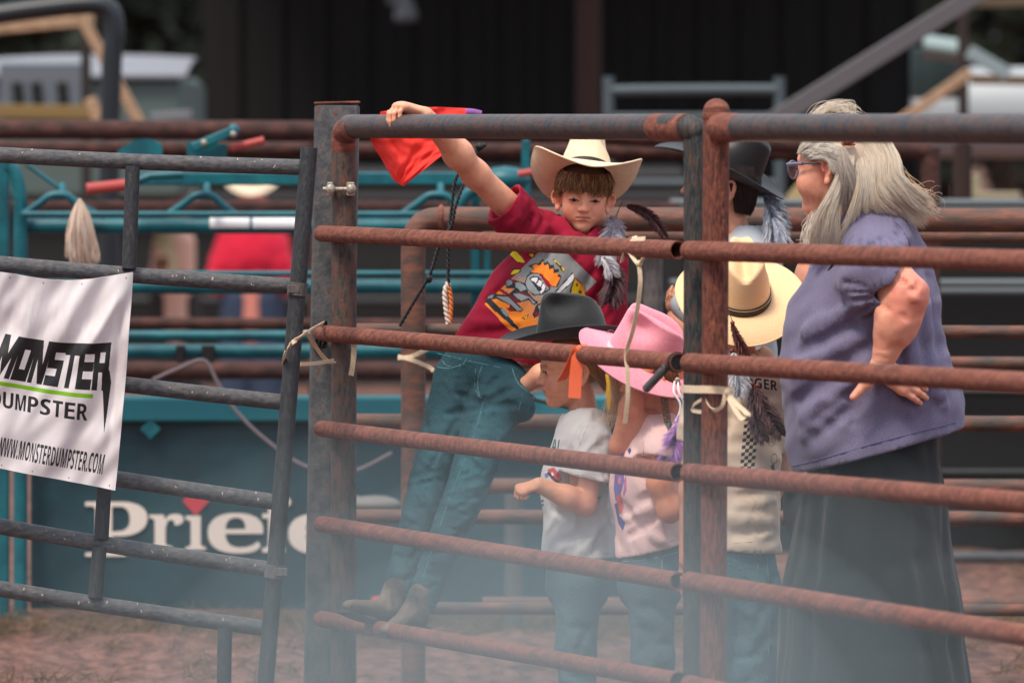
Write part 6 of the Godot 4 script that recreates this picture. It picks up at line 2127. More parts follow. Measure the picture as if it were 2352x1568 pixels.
	var hat := wear(me, hat_t, hat_shape(0.076, 0.100, 0.112, [0.08, 0.10, 0.09], 0.95, [0.15, 0.2], 0.03, 0.034, 0.68, 1.4, 0.022), felt)
	on_hat("hat_band", hat, band_shape(0.076, 0.100, 0.004, 0.016, 0.68, 0.112, 0.0016), mat(S(26, 28, 30), 0.7))
	b = MB.new()
	b.tube(PV([J(1380, 782, -0.13), J(1390, 766, -0.13)]), 0.007, 0.0055, 10)
	b.tube(spline(PV([J(1388, 768, -0.13), J(1402, 758, -0.12), J(1420, 768, -0.1), J(1428, 782, -0.09)]), 5), 0.0012, -1, 5)
	on_hat("bead_cord", hat, moved(b, hat_t), mat(S(150, 84, 92), 0.5))
	# hair: short at the temple, a blond tail behind
	b = MB.new()
	var q := func(x: float, y: float, z: float) -> Vector3: return ht * (Vector3(x, y, z) * hs)
	var g := []
	for i in 8:
		var f := i / 7.0
		g.push_back(PV([q.call(0.36, 0.28, 0.05 - 0.42 * f), q.call(0.385, 0.12, -0.08 - 0.36 * f), q.call(0.34 - 0.1 * f, -0.05 - 0.06 * f, -0.28 - 0.18 * f), q.call(0.22 - 0.1 * f, -0.22 - 0.12 * f, -0.42 - 0.06 * f)]))
	strands(b, g, 900, 0.0010, 0.002, [S(168, 128, 86), S(198, 158, 112), S(146, 108, 72)], 41, 0.001, 10, 0.2)
	g = []
	for e in [-1.0, 0.0, 1.0]:
		g.push_back(PV([J(1384, 838, 0.02 * e), J(1408 + 4 * e, 856, 0.03 * e - 0.03), J(1420 + 12 * e, 905, 0.03 * e - 0.04), J(1408 + 18 * e, 960, 0.03 * e - 0.05), J(1392 + 14 * e, 1010, 0.02 * e - 0.06)]))
	strands(b, g, 110, 0.0006, 0.009, [S(226, 182, 132), S(240, 204, 158), S(196, 150, 104)], 42, 0.008, 14, 0.5)
	obj("hair", b.mesh(), vc_mat(0.5), me)
	s = Sdf.new(J(1230, 740, -0.11), J(1425, 935, 0.13), 0.005)
	s.ell(q.call(0, 0.12, -0.10), Vector3(0.375, 0.37, 0.42) * hs, ht.basis, 0.01)
	s.plane(q.call(0, 0.1, 0.0), ht.basis * Vector3(0, -0.55, 0.85), 0.01)
	mb = MB.new()
	s.out(mb)
	obj("hair_mass", mb.mesh(), mat(S(150, 116, 80), 0.8), me)

# ---------------------------------------------------------------- the girl in pink
func pink_hat_child() -> void:
	zb = 14.8
	var me := thing("person", "child in pink hat and pink printed tee, one hand raised to the face", "person", "", J(1490, 1735))
	var skin := S(218, 142, 108)
	var hs := 0.185
	var ht := Transform3D(look(-98, 8, 4), J(1497, 870, 0.0))
	var mb := MB.new()
	var s := Sdf.new(J(1395, 760, -0.13), J(1600, 1030, 0.14), 0.003)
	head_field(s, ht, hs, {"open": 0.02, "ear": -0.13, "neck": Vector3(0.0, -0.78, -0.26), "neckr": 0.19})
	s.out(mb, paint(skin, head_paint(ht, hs, skin), fnoise(60, 4)))
	# raised right arm in front of her face; left arm hanging bent
	s = Sdf.new(J(1380, 850, -0.2), J(1600, 1300, 0.2), 0.0062)
	var el := J(1424, 1026, -0.02)
	s.cap(J(1490, 1015, 0.10), el, 0.033, 0.027, 0.015)
	s.cap(el, J(1450, 935, -0.06), 0.027, 0.029, 0.015)
	s.cap(J(1450, 935, -0.06), J(1468, 880, -0.06), 0.029, 0.021, 0.02)
	var e2 := J(1538, 1172, -0.13)
	s.cap(J(1528, 1035, -0.10), J(1516, 1110, -0.13), 0.033, 0.032, 0.02)
	s.cap(J(1516, 1110, -0.13), e2, 0.032, 0.028, 0.02)
	s.cap(e2, J(1590, 1130, -0.05), 0.031, 0.022, 0.02)
	s.cap(J(1500, 985, 0), J(1495, 1230, 0), 0.06, 0.07, 0.03)
	s.out(mb, paint(skin, [[el, el, 0.04, skin.lerp(S(180, 96, 80), 0.5), 0.5]], fnoise(40, 6)))
	s = Sdf.new(J(1430, 800, -0.2), J(1520, 905, 0.1), 0.003)
	var hy := Vector3(0.35, 0.9, 0.1).normalized()
	var hz := Vector3(-0.3, 0.1, 0.95)
	hz = (hz - hy * hz.dot(hy)).normalized()
	hand_field(s, Transform3D(Basis(hy.cross(hz), hy, hz), J(1468, 882, -0.062)), 0.6, [[0.5, 0.5, 0.3], [0.5, 0.5, 0.3], [0.55, 0.5, 0.3], [0.6, 0.6, 0.3]], [Vector3(0.045, 0.04, -0.01), Vector3(0.055, 0.065, -0.015), Vector3(0.055, 0.085, -0.02)])
	s.out(mb, paint(skin, [], fnoise(60, 5)))
	obj("body", mb.mesh(), skin_mat(), me)
	eyes(me, ht, hs, Vector3(0, -0.2, 1), S(60, 50, 44), [1.0, -1.0])
	# tee
	s = Sdf.new(J(1390, 940, -0.22), J(1610, 1300, 0.22), 0.0058)
	var sd := Vector3(0, 0, 1)
	s.cap(J(1510, 1005, 0), J(1500, 1110, 0), 0.068, 0.085, 0.04, sd, 0.8)
	s.cap(J(1500, 1110, 0), J(1492, 1275, 0), 0.085, 0.088, 0.04, sd, 0.82)
	s.cap(J(1516, 975, 0.0), J(1510, 1010, 0.0), 0.046, 0.058, 0.03, sd, 0.7)
	s.ell(J(1455, 1110, 0), Vector3(0.05, 0.10, 0.08), Basis.IDENTITY, 0.05)
	s.cap(J(1535, 1008, -0.07), J(1520, 1045, -0.115), 0.047, 0.05, 0.03)
	s.cap(J(1520, 1000, 0.075), J(1470, 1020, 0.10), 0.044, 0.044, 0.03)
	for q in [[1440, 1190, 1500, 1165], [1450, 1230, 1520, 1180], [1470, 1150, 1515, 1130], [1480, 1060, 1500, 1120], [1430, 1160, 1470, 1210], [1500, 1230, 1530, 1250]]:
		fold(s, q[0], q[1], q[2], q[3], 0.012, 0.011 if int(q[0]) % 20 == 0 else -0.013)
	s.folds(fnoise(16.0, 27, 2), Basis.from_scale(Vector3(1, 0.35, 0.7)) * Basis(Vector3(0, 0, 1), -0.6), 0.008)
	s.cap(J(1520, 930, 0), J(1516, 968, 0), 0.045, 0.046, 0.008, Vector3.ZERO, 1.0, true)
	s.plane(J(1512, 1048, -0.12), Vector3(-0.12, -0.97, 0.1), 0.005, 0.07)
	s.plane(J(1490, 1265, 0), Vector3(0.22, -0.97, 0), 0.004)
	mb = MB.new()
	var uvf := func(p: Vector3, n: Vector3) -> Vector2:
		if n.z < -0.3: return Vector2(0.98, 0.02)
		var d := planar(p)
		return Vector2((d.x - 1405.0) / 60.0, (d.y - 1010.0) / 230.0)
	s.out(mb, null, uvf)
	var im := Image.create(120, 460, false, Image.FORMAT_RGB8)
	im.fill(S(240, 202, 198))
	for q in [[S(112, 96, 168), [20, 60, 60, 20, 62, 40, 50, 110, 24, 120]], [S(60, 66, 130), [72, 40, 84, 30, 88, 44, 78, 60]], [S(128, 104, 176), [14, 140, 50, 120, 56, 180, 36, 250, 18, 280, 8, 220]], [S(170, 130, 206), [34, 110, 60, 104, 56, 128, 40, 140]], [S(226, 96, 100), [20, 250, 40, 240, 54, 300, 40, 340, 24, 320]], [S(92, 84, 150), [12, 290, 26, 280, 34, 340, 60, 372, 50, 410, 30, 380]], [S(200, 110, 160), [56, 170, 64, 150, 66, 220, 54, 250, 50, 240]], [S(238, 130, 90), [26, 170, 38, 160, 38, 190, 28, 196]]]:
		var pts := PackedVector2Array()
		for i in range(0, q[1].size(), 2): pts.push_back(Vector2(q[1][i], q[1][i + 1]))
		fill_poly(im, pts, q[0])
	var m := mat(Color.WHITE, 0.9)
	m.albedo_texture = ImageTexture.create_from_image(im)
	m.texture_repeat = false
	var tee := obj("shirt", mb.mesh(), m, me)
	var b := MB.new()
	seam(s, b, [[1478, 1048], [1510, 1044], [1545, 1050]], 0.001)
	seam(s, b, [[1425, 1268], [1490, 1258], [1550, 1240]], 0.001)
	seam(s, b, [[1508, 975], [1485, 1000], [1478, 1030], [1482, 1070]], 0.001)
	obj("stitching", b.mesh(), mat(S(204, 150, 152), 0.9), tee)
	# jeans
	s = Sdf.new(J(1390, 1240, -0.2), J(1620, 1715, 0.2), 0.0085)
	s.cap(J(1492, 1275, 0), J(1494, 1340, 0), 0.082, 0.088, 0.03, sd, 0.85)
	for e in [-1.0, 1.0]:
		s.cap(J(1496, 1345, 0.055 * e), J(1500, 1510, 0.06 * e), 0.064, 0.054, 0.02)
		s.cap(J(1500, 1510, 0.06 * e), J(1506, 1690, 0.06 * e), 0.054, 0.05, 0.02)
		crinkle(s, J(1498, 1400, 0.06 * e), J(1505, 1690, 0.06 * e), 0.052, 9, 0.006, 0.014, 61 + int(e))
	mb = MB.new()
	s.out(mb)
	var jeans := obj("jeans", mb.mesh(), denim_mat(S(78, 100, 108), 84), me)
	b = MB.new()
	seam(s, b, [[1520, 1282], [1524, 1320], [1545, 1330], [1566, 1318]], 0.0014)
	seam(s, b, [[1430, 1290], [1490, 1284], [1556, 1268]], 0.0012)
	obj("seam", b.mesh(), denim_mat(S(150, 166, 168), 85), jeans)
	shoe_pair(me, J(1508, 1700, -0.06), J(1505, 1700, 0.06), Vector3(-1, 0, 0.1), mat(S(150, 110, 90), 0.7))
	# pink hat, tipped back and towards the camera
	var felt := tri_mat(ntex([[0.0, S(236, 140, 160)], [0.5, S(242, 156, 174)], [1.0, S(246, 172, 186)]], 0.1, 98, 128, 3), Vector3(8, 8, 8), 0.8)
	felt.rim_enabled = true
	felt.rim = 0.4
	var hat_b := look(-84, -20, 0) * Basis(Vector3(0, 0, 1), -0.38)
	var hat_t := Transform3D(hat_b, J(1476, 822, 0.0))
	var hat := wear(me, hat_t, hat_shape(0.076, 0.098, 0.118, [0.088, 0.078, 0.085], -0.55, [0.0, 0.2], 0.03, 0.032, 0.78, 1.7, 0.02), felt)
	on_hat("hat_band", hat, band_shape(0.076, 0.098, 0.002, 0.014, 0.78, 0.118), mat(S(240, 232, 234), 0.6))
	b = MB.new()
	b.ball(J(1556, 872, -0.10), Vector3(0.007, 0.007, 0.005))
	on_hat("rivet", hat, moved(b, hat_t), M.bolt)
	b = MB.new()
	b.tube(spline(PV([J(1550, 876, -0.1), J(1548, 900, -0.12), J(1562, 925, -0.125), J(1562, 945, -0.125), J(1552, 968, -0.125)]), 6), 0.003, -1, 8)
	b.tube(spline(PV([J(1558, 878, -0.1), J(1560, 900, -0.12), J(1572, 925, -0.12), J(1578, 950, -0.12)]), 6), 0.003, -1, 8)
	on_hat("white_cord", hat, moved(b, hat_t), mat(S(236, 232, 234), 0.7))
	b = MB.new()
	for k in 9:
		for e in [-1.0, 1.0]:
			b.ball(hat_t * Vector3(0.0785, 0.034 + 0.005 * (k % 3), 0.018 + e * (0.012 + 0.004 * (k / 3))), Vector3.ONE * 0.0013, Basis.IDENTITY, 6)
	on_hat("vent_holes", hat, moved(b, hat_t), mat(S(60, 30, 40), 0.8)).set_meta("kind", "stuff")
	hat_feathers(hat, hat_t, [[[J(1572, 940, -0.12), J(1568, 975, -0.13), J(1550, 1015, -0.14), J(1528, 1062, -0.15)], 0.042, [S(182, 120, 206), S(198, 146, 220), S(160, 96, 190), S(208, 170, 226)], 7], [[J(1566, 1010, -0.13), J(1556, 1040, -0.14), J(1530, 1068, -0.15)], 0.022, [S(216, 206, 236), S(200, 190, 228)], 8]])
	# hair and braid
	b = MB.new()
	var q := func(x: float, y: float, z: float) -> Vector3: return ht * (Vector3(x, y, z) * hs)
	var g := []
	for i in 8:
		var f := i / 7.0
		g.push_back(PV([q.call(0.35, 0.28, 0.1 - 0.45 * f), q.call(0.385, 0.05, -0.05 - 0.36 * f), q.call(0.34 - 0.12 * f, -0.16, -0.24 - 0.18 * f), q.call(0.26 - 0.1 * f, -0.30, -0.34 - 0.08 * f)]))
	strands(b, g, 900, 0.001, 0.002, [S(110, 72, 50), S(136, 94, 66), S(92, 60, 42)], 44, 0.001, 10, 0.2)
	for k in 9:
		for e in [-1.0, 1.0]:
			b.ball(J(1526 + 4 * e + 1.0 * k, 914 + 7 * k + 3.5 * e, -0.10), Vector3(0.0065, 0.0058, 0.006), Basis(Vector3(0, 0, 1), 0.6 * e), 8, S(104, 68, 48) if k % 2 == 0 else S(124, 84, 58))
	g = [PV([J(1532, 974, -0.1), J(1534, 990, -0.11), J(1536, 1004, -0.11)]), PV([J(1540, 974, -0.1), J(1542, 990, -0.11), J(1543, 1002, -0.11)])]
	strands(b, g, 60, 0.001, 0.002, [S(110, 72, 50), S(136, 94, 66)], 45, 0.001, 6)
	obj("hair", b.mesh(), vc_mat(0.5), me)
	b = MB.new()
	b.tube(PV([J(1533, 972, -0.1), J(1537, 978, -0.1)]), 0.0068, -1, 10)
	obj("hair_tie", b.mesh(), mat(S(60, 150, 150), 0.6), me)
	b = MB.new()
	var ring := PackedVector3Array()
	for k in 17: ring.push_back(J(1460, 899, -0.09) + Vector3(cos(TAU * k / 16), sin(TAU * k / 16), 0) * 0.006)
	b.tube(ring, 0.0009, -1, 6, false)
	obj("earring", b.mesh(), mat(S(220, 180, 90), 0.3, 0.9), me)

# ---------------------------------------------------------------- the child seen from behind in the straw hat
func straw_hat_child() -> void:
	zb = 14.5
	var me := thing("person", "child seen from behind in yellow straw hat and cream tee beside the round post", "person", "", J(1690, 1760))
	var skin := S(204, 144, 116)
	var hs := 0.19
	var ht := Transform3D(look(178, -12, 0), J(1700, 712, 0.0))
	var mb := MB.new()
	var s := Sdf.new(J(1600, 610, -0.13), J(1800, 870, 0.14), 0.0045)
	head_field(s, ht, hs, {"open": 0.0})
	s.out(mb, paint(skin, head_paint(ht, hs, skin), fnoise(60, 4)))
	s = Sdf.new(J(1530, 830, -0.2), J(1850, 1500, 0.2), 0.008)
	s.cap(J(1612, 905, 0), J(1590, 1130, -0.02), 0.036, 0.032, 0.02)
	s.cap(J(1590, 1130, -0.02), J(1580, 1290, -0.05), 0.032, 0.023, 0.02)
	s.cap(J(1780, 900, 0.03), J(1790, 1080, 0.06), 0.036, 0.03, 0.02)
	s.cap(J(1790, 1080, 0.06), J(1760, 1180, 0.16), 0.03, 0.023, 0.02)
	s.cap(J(1700, 850, 0), J(1690, 1230, 0), 0.07, 0.08, 0.03)
	s.out(mb, paint(skin, [], fnoise(40, 5)))
	s = Sdf.new(J(1530, 1270, -0.2), J(1600, 1440, 0.1), 0.0034)
	var hy := Vector3(0.02, -1, -0.0).normalized()
	var hz := Vector3(-0.7, 0, 0.7)
	hand_field(s, Transform3D(Basis(hy.cross(hz), hy, hz), J(1578, 1290, -0.05)), 0.66, [[0.2, 0.3, 0.2], [0.25, 0.35, 0.2], [0.3, 0.4, 0.25], [0.35, 0.4, 0.3]], [Vector3(0.042, 0.04, -0.01), Vector3(0.05, 0.068, -0.015), Vector3(0.05, 0.09, -0.02)])
	s.out(mb, paint(skin, [], fnoise(60, 5)))
	obj("body", mb.mesh(), skin_mat(), me)
	# tee
	s = Sdf.new(J(1530, 790, -0.24), J(1850, 1300, 0.22), 0.007)
	var sd := Vector3(0, 0, 1)
	s.cap(J(1700, 890, 0), J(1685, 1060, 0), 0.115, 0.112, 0.04, sd, 1.35)
	s.cap(J(1685, 1060, 0), J(1682, 1260, 0), 0.112, 0.126, 0.04, sd, 1.35)
	s.cap(J(1620, 880, 0), J(1770, 874, 0.0), 0.05, 0.05, 0.04)
	s.cap(J(1705, 835, 0), J(1700, 880, 0), 0.05, 0.07, 0.04)
	s.cap(J(1618, 894, 0), J(1596, 1020, -0.01), 0.05, 0.052, 0.03)
	s.cap(J(1768, 890, 0.02), J(1782, 1000, 0.05), 0.05, 0.05, 0.03)
	for q in [[1700, 1160, 1780, 1150], [1680, 1190, 1770, 1195], [1700, 1120, 1760, 1100], [1690, 1225, 1775, 1215], [1720, 870, 1690, 950], [1690, 930, 1660, 1010], [1750, 950, 1760, 1030]]:
		fold(s, q[0], q[1], q[2], q[3], 0.014, 0.011 if int(q[0]) % 20 == 0 else -0.011)
	s.folds(fnoise(14.0, 29, 2), Basis.from_scale(Vector3(0.35, 1.0, 0.8)), 0.010)
	s.cap(J(1706, 790, 0), J(1704, 826, 0), 0.05, 0.05, 0.008, Vector3.ZERO, 1.0, true)
	s.plane(J(1596, 1020, 0), Vector3(-0.2, -0.95, 0), 0.005, 0.07)
	s.plane(J(1680, 1262, 0), Vector3(-0.09, -1, 0), 0.004)
	mb = MB.new()
	var uvf := func(p: Vector3, n: Vector3) -> Vector2:
		if n.z < 0.05: return Vector2(0.01, 0.01)
		var d := planar(p)
		return Vector2((d.x - 1550.0) / 280.0, (d.y - 840.0) / 280.0)
	s.out(mb, null, uvf)
	var im := Image.create(560, 560, false, Image.FORMAT_RGB8)
	var cream := S(222, 200, 178)
	im.fill(cream)
	var font := SystemFont.new()
	font.font_names = PackedStringArray(["Droid Sans"]); font.font_weight = 700
	var ink := S(40, 50, 52)
	letters(im, "BURGER F", font, 250, 40, 262, 46, -0.05, ink, func(p): return Vector2(p.x, p.y + 26.0 * pow((p.x - 300.0) / 200.0, 2) + 6))
	# a checkered strip and outlined doodles
	for r in 17:
		for c in 4:
			if (r + c) % 2 == 0: continue
			var x0: float = 318 + c * 17 - r * 1.6
			var y0: float = 214 + r * 16
			fill_poly(im, PackedVector2Array([Vector2(x0, y0), Vector2(x0 + 17, y0 - 2), Vector2(x0 + 15, y0 + 14), Vector2(x0 - 2, y0 + 16)]), ink)
	for k in 26:
		var a := TAU * k / 26
		for q in [[440, 330, 20, 34], [452, 420, 14, 22], [446, 250, 22, 16], [40, 130, 14, 22], [52, 170, 10, 14]]:
			im.fill_rect(Rect2i(int(q[0] + q[2] * cos(a)), int(q[1] + q[3] * sin(a)), 3, 3), ink)
	fill_poly(im, PackedVector2Array([Vector2(436, 456), Vector2(450, 440), Vector2(470, 520), Vector2(462, 530)]), ink)
	letters(im, "fries", font, 20, 100, 50, 40, 0.3, ink)
	var m := mat(Color.WHITE, 0.9)
	m.albedo_texture = ImageTexture.create_from_image(im)
	m.texture_repeat = false
	var tee := obj("shirt", mb.mesh(), m, me)
	var b := MB.new()
	seam(s, b, [[1600, 1250], [1680, 1248], [1790, 1238]], 0.0011)
	obj("stitching", b.mesh(), mat(S(190, 168, 148), 0.9), tee)
	# jeans
	s = Sdf.new(J(1550, 1240, -0.2), J(1830, 1740, 0.2), 0.0085)
	s.cap(J(1684, 1265, 0), J(1688, 1340, 0), 0.108, 0.112, 0.03, sd, 1.3)
	s.cap(J(1650, 1350, 0), J(1640, 1550, 0), 0.07, 0.058, 0.02)
	s.cap(J(1640, 1550, 0), J(1640, 1730, 0), 0.058, 0.052, 0.02)
	s.cap(J(1732, 1350, 0), J(1730, 1550, 0), 0.072, 0.06, 0.02)
	s.cap(J(1730, 1550, 0), J(1732, 1730, 0), 0.06, 0.054, 0.02)
	crinkle(s, J(1730, 1340, 0), J(1731, 1720, 0), 0.062, 14, 0.008, 0.015, 71, 0.8)
	s.folds(fnoise(9.0, 73, 2), Basis.IDENTITY, 0.005)
	mb = MB.new()
	s.out(mb)
	var jeans := obj("jeans", mb.mesh(), denim_mat(S(76, 112, 124), 86), me)
	b = MB.new()
	seam(s, b, [[1688, 1282], [1692, 1340], [1712, 1354], [1736, 1338], [1742, 1290]], 0.0014)
	seam(s, b, [[1762, 1280], [1768, 1400], [1764, 1560]], 0.0012)
	obj("seam", b.mesh(), denim_mat(S(140, 164, 168), 87), jeans)
	shoe_pair(me, J(1640, 1735, 0), J(1732, 1735, 0), Vector3(-0.2, 0, -1), mat(S(90, 70, 56), 0.7))
	# the straw hat tipped far back
	var straw := tri_mat(ntex([[0.0, S(228, 180, 126)], [0.5, S(240, 200, 152)], [1.0, S(246, 214, 174)]], 0.2, 99, 128, 2), Vector3(10, 10, 10), 0.6, nnorm(0.4, 100, 1.5, 128, 1), 0.3)
	var hat_t := Transform3D(look(184, -34, 0), J(1701, 678, -0.02))
	var hat := wear(me, hat_t, hat_shape(0.078, 0.098, 0.125, [0.088, 0.08, 0.088], 0.12, [0.1, 0.75], 0.026, 0.03, 0.76, 1.7, 0.016), straw)
	on_hat("hat_band", hat, band_shape(0.078, 0.098, 0.002, 0.022, 0.76, 0.125), mat(S(48, 36, 26), 0.5))
	b = MB.new()
	var ring := PackedVector3Array()
	for k in 97:
		var th := TAU * k / 96
		ring.push_back(Vector3(cos(th) * 0.0775, 0.0195, sin(th) * 0.0975) + Vector3(cos(th), 0, sin(th)) * 0.002)
	b.tube(ring, 0.0008, -1, 5, false)
	on_hat("band_stitching", hat, b.mesh(), mat(S(200, 176, 140), 0.8))
	b = MB.new()
	b.tube(spline(PV([J(1672, 712, -0.12), J(1684, 740, -0.15), J(1694, 770, -0.16), J(1700, 800, -0.16)]), 6), 0.0012, -1, 6)
	b.tube(spline(PV([J(1668, 760, -0.13), J(1676, 790, -0.15), J(1680, 806, -0.16), J(1700, 850, -0.16), J(1722, 870, -0.16), J(1736, 892, -0.16)]), 6), 0.0012, -1, 6)
	on_hat("hat_string", hat, moved(b, hat_t), mat(S(50, 50, 48), 0.8))
	for q in [[1683, 742], [1681, 806], [1740, 886], [1728, 882]]:
		b = MB.new()
		b.ball(J(q[0], q[1], -0.162), Vector3(0.0062, 0.0066, 0.006))
		on_hat("bead", hat, moved(b, hat_t), mat(S(110, 44, 40), 0.4))
	hat_feathers(hat, hat_t, [[[J(1682, 744, -0.162), J(1694, 775, -0.165), J(1708, 806, -0.165), J(1720, 838, -0.165)], 0.017, [S(92, 48, 44), S(120, 66, 58), S(66, 34, 34)], 9], [[J(1684, 810, -0.165), J(1692, 845, -0.17), J(1700, 885, -0.17), J(1698, 910, -0.17)], 0.03, [S(206, 208, 216), S(222, 224, 230), S(188, 192, 204)], 10], [[J(1738, 890, -0.165), J(1752, 930, -0.17), J(1776, 970, -0.17), J(1796, 1000, -0.17)], 0.032, [S(76, 46, 46), S(100, 64, 64), S(54, 34, 36), S(120, 92, 98)], 11], [[J(1730, 890, -0.16), J(1736, 940, -0.165), J(1744, 985, -0.165), J(1756, 1012, -0.165)], 0.03, [S(70, 46, 46), S(96, 70, 74), S(112, 92, 100)], 12]])

# ---------------------------------------------------------------- the teenager in the black hat behind the posts
func black_hat_teen() -> void:
	zb = 15.6
	var me := thing("person", "dark-haired youth in a black western hat and grey tee half hidden behind the posts", "person", "", J(1690, 1660))
	var skin := S(208, 146, 118)
	var hs := 0.215
	var ht := Transform3D(look(-97, -4, 2), J(1652, 424, 0.0))
	var mb := MB.new()
	var s := Sdf.new(J(1540, 290, -0.15), J(1790, 640, 0.16), 0.0032)
	head_field(s, ht, hs, {"open": 0.026, "ear": -0.17, "neck": Vector3(0.0, -0.85, -0.34), "neckr": 0.2, "flare": 0.5, "nose": 0.02})
	s.out(mb, paint(skin, head_paint(ht, hs, skin), fnoise(60, 4)))
	s = Sdf.new(J(1500, 540, -0.3), J(1830, 1100, 0.25), 0.009)
	s.cap(J(1700, 590, 0), J(1690, 900, 0), 0.09, 0.09, 0.04)
	s.cap(J(1690, 610, -0.14), J(1640, 800, -0.15), 0.045, 0.04, 0.02)
	s.cap(J(1650, 800, -0.15), J(1560, 742, -0.1), 0.04, 0.03, 0.02)
	s.cap(J(1600, 768, -0.12), J(1556, 725, -0.08), 0.035, 0.028, 0.02)
	s.out(mb, paint(skin, [], fnoise(40, 5)))
	s = Sdf.new(J(1510, 650, -0.25), J(1620, 770, 0.05), 0.003)
	var hy := Vector3(-0.5, 0.85, 0.1).normalized()
	var hz := Vector3(-0.7, -0.4, 0.55)
	hz = (hz - hy * hz.dot(hy)).normalized()
	hand_field(s, Transform3D(Basis(hy.cross(hz), hy, hz), J(1566, 738, -0.09)), 0.62, [[0.3, 0.5, 0.3], [0.3, 0.5, 0.3], [0.3, 0.5, 0.3], [0.35, 0.5, 0.3]], [Vector3(0.04, 0.03, -0.01), Vector3(0.05, 0.055, -0.01), Vector3(0.05, 0.075, -0.012)])
	s.out(mb, paint(skin, [], fnoise(60, 5)))
	obj("body", mb.mesh(), skin_mat(), me)
	eyes(me, ht, hs, Vector3(0, 0, 1), S(60, 46, 38), [1.0, -1.0])
	# shirt
	s = Sdf.new(J(1520, 520, -0.3), J(1830, 1000, 0.28), 0.009)
	var sd := Vector3(0, 0, 1)
	s.cap(J(1705, 620, 0), J(1690, 930, 0), 0.105, 0.11, 0.04, sd, 0.75)
	s.cap(J(1716, 552, 0), J(1705, 620, 0), 0.06, 0.1, 0.04, sd, 0.7)
	s.cap(J(1700, 600, -0.13), J(1655, 770, -0.15), 0.062, 0.06, 0.03)
	s.cap(J(1620, 745, -0.13), J(1575, 700, -0.1), 0.05, 0.045, 0.02)
	s.folds(fnoise(6.0, 31, 2), Basis.IDENTITY, 0.01)
	s.plane(J(1548, 722, -0.1), Vector3(-0.75, -0.6, 0), 0.005, 0.12)
	mb = MB.new()
	var uvf := func(p: Vector3, n: Vector3) -> Vector2:
		if n.z < 0.0: return Vector2.ZERO
		var d := planar(p)
		return Vector2((d.x - 1535.0) / 60.0, (d.y - 670.0) / 60.0)
	s.out(mb, null, uvf)
	var im := Image.create(120, 120, false, Image.FORMAT_RGB8)
	im.fill(S(172, 178, 186))
	var font := SystemFont.new()
	font.font_names = PackedStringArray(["Droid Sans"])
	letters(im, "HOUSE", font, 44, 50, 100, 26, 0.1, S(40, 42, 48))
	letters(im, "THE", font, 66, 18, 60, 16, 0.1, S(40, 42, 48))
	var m := mat(Color.WHITE, 0.9)
	m.albedo_texture = ImageTexture.create_from_image(im)
	m.texture_repeat = false
	obj("shirt", mb.mesh(), m, me)
	s = Sdf.new(J(1560, 860, -0.2), J(1830, 1660, 0.2), 0.011)
	s.cap(J(1690, 910, 0), J(1690, 1010, 0), 0.1, 0.11, 0.03)
	for e in [-1.0, 1.0]:
		s.cap(J(1690, 1010, 0.07 * e), J(1692, 1320, 0.08 * e), 0.085, 0.065, 0.03)
		s.cap(J(1692, 1320, 0.08 * e), J(1700, 1630, 0.08 * e), 0.065, 0.055, 0.02)
	mb = MB.new()
	s.out(mb)
	obj("jeans", mb.mesh(), denim_mat(S(60, 78, 92), 88), me)
	shoe_pair(me, J(1700, 1632, -0.08), J(1700, 1632, 0.08), Vector3(-1, 0, 0), mat(S(70, 52, 42), 0.7))
	# hair
	var b := MB.new()
	var q := func(x: float, y: float, z: float) -> Vector3: return ht * (Vector3(x, y, z) * hs)
	var g := []
	for i in 9:
		var f := i / 8.0
		g.push_back(PV([q.call(0.36 - 0.02 * f, 0.28, -0.08 - 0.36 * f), q.call(0.385 - 0.05 * f, 0.06, -0.16 - 0.33 * f), q.call(0.36 - 0.15 * f, -0.16 + 0.02 * f, -0.24 - 0.26 * f), q.call(0.27 - 0.16 * f, -0.34 - 0.02 * f, -0.27 - 0.18 * f)]))
	strands(b, g, 1500, 0.0011, 0.002, [S(40, 28, 24), S(54, 38, 32), S(30, 22, 20)], 46, 0.001, 10, 0.25)
	obj("hair", b.mesh(), vc_mat(0.5), me)
	s = Sdf.new(J(1540, 270, -0.14), J(1790, 560, 0.16), 0.006)
	s.ell(q.call(0, 0.08, -0.12), Vector3(0.375, 0.40, 0.42) * hs, ht.basis, 0.01)
	s.plane(q.call(0, 0.05, -0.14), ht.basis * Vector3(0, -0.4, 0.92), 0.01)
	s.plane(q.call(0, -0.26, -0.3), ht.basis * Vector3(0, -1, -0.1), 0.03)
	mb = MB.new()
	s.out(mb)
	obj("hair_mass", mb.mesh(), mat(S(34, 25, 22), 0.8), me)
	# hat
	var felt := mat(S(20, 21, 23), 0.5)
	felt.rim_enabled = true
	felt.rim = 0.2
	var hat_t := Transform3D(look(-96, -26, 0) * Basis(Vector3(0, 0, 1), -0.08), J(1664, 392, 0.0))
	var hat := wear(me, hat_t, hat_shape(0.082, 0.104, 0.125, [0.08, 0.10, 0.075], 0.8, [0.5, -0.05], 0.026, 0.024, 0.82, 1.5), felt)
	on_hat("hat_band", hat, band_shape(0.082, 0.104, 0.002, 0.012, 0.82, 0.125, 0.0014), mat(S(20, 20, 22), 0.6))
	hat_feathers(hat, hat_t, [[[J(1756, 448, -0.04), J(1776, 470, -0.05), J(1790, 505, -0.05), J(1792, 540, -0.05)], 0.034, [S(132, 144, 158), S(156, 166, 178), S(104, 114, 128)], 13], [[J(1764, 470, -0.05), J(1776, 510, -0.06), J(1778, 550, -0.06), J(1770, 598, -0.06)], 0.05, [S(206, 208, 216), S(222, 224, 230), S(190, 194, 206)], 14], [[J(1776, 500, -0.075), J(1790, 530, -0.08), J(1796, 565, -0.08)], 0.02, [S(190, 200, 220), S(214, 220, 232)], 15]])

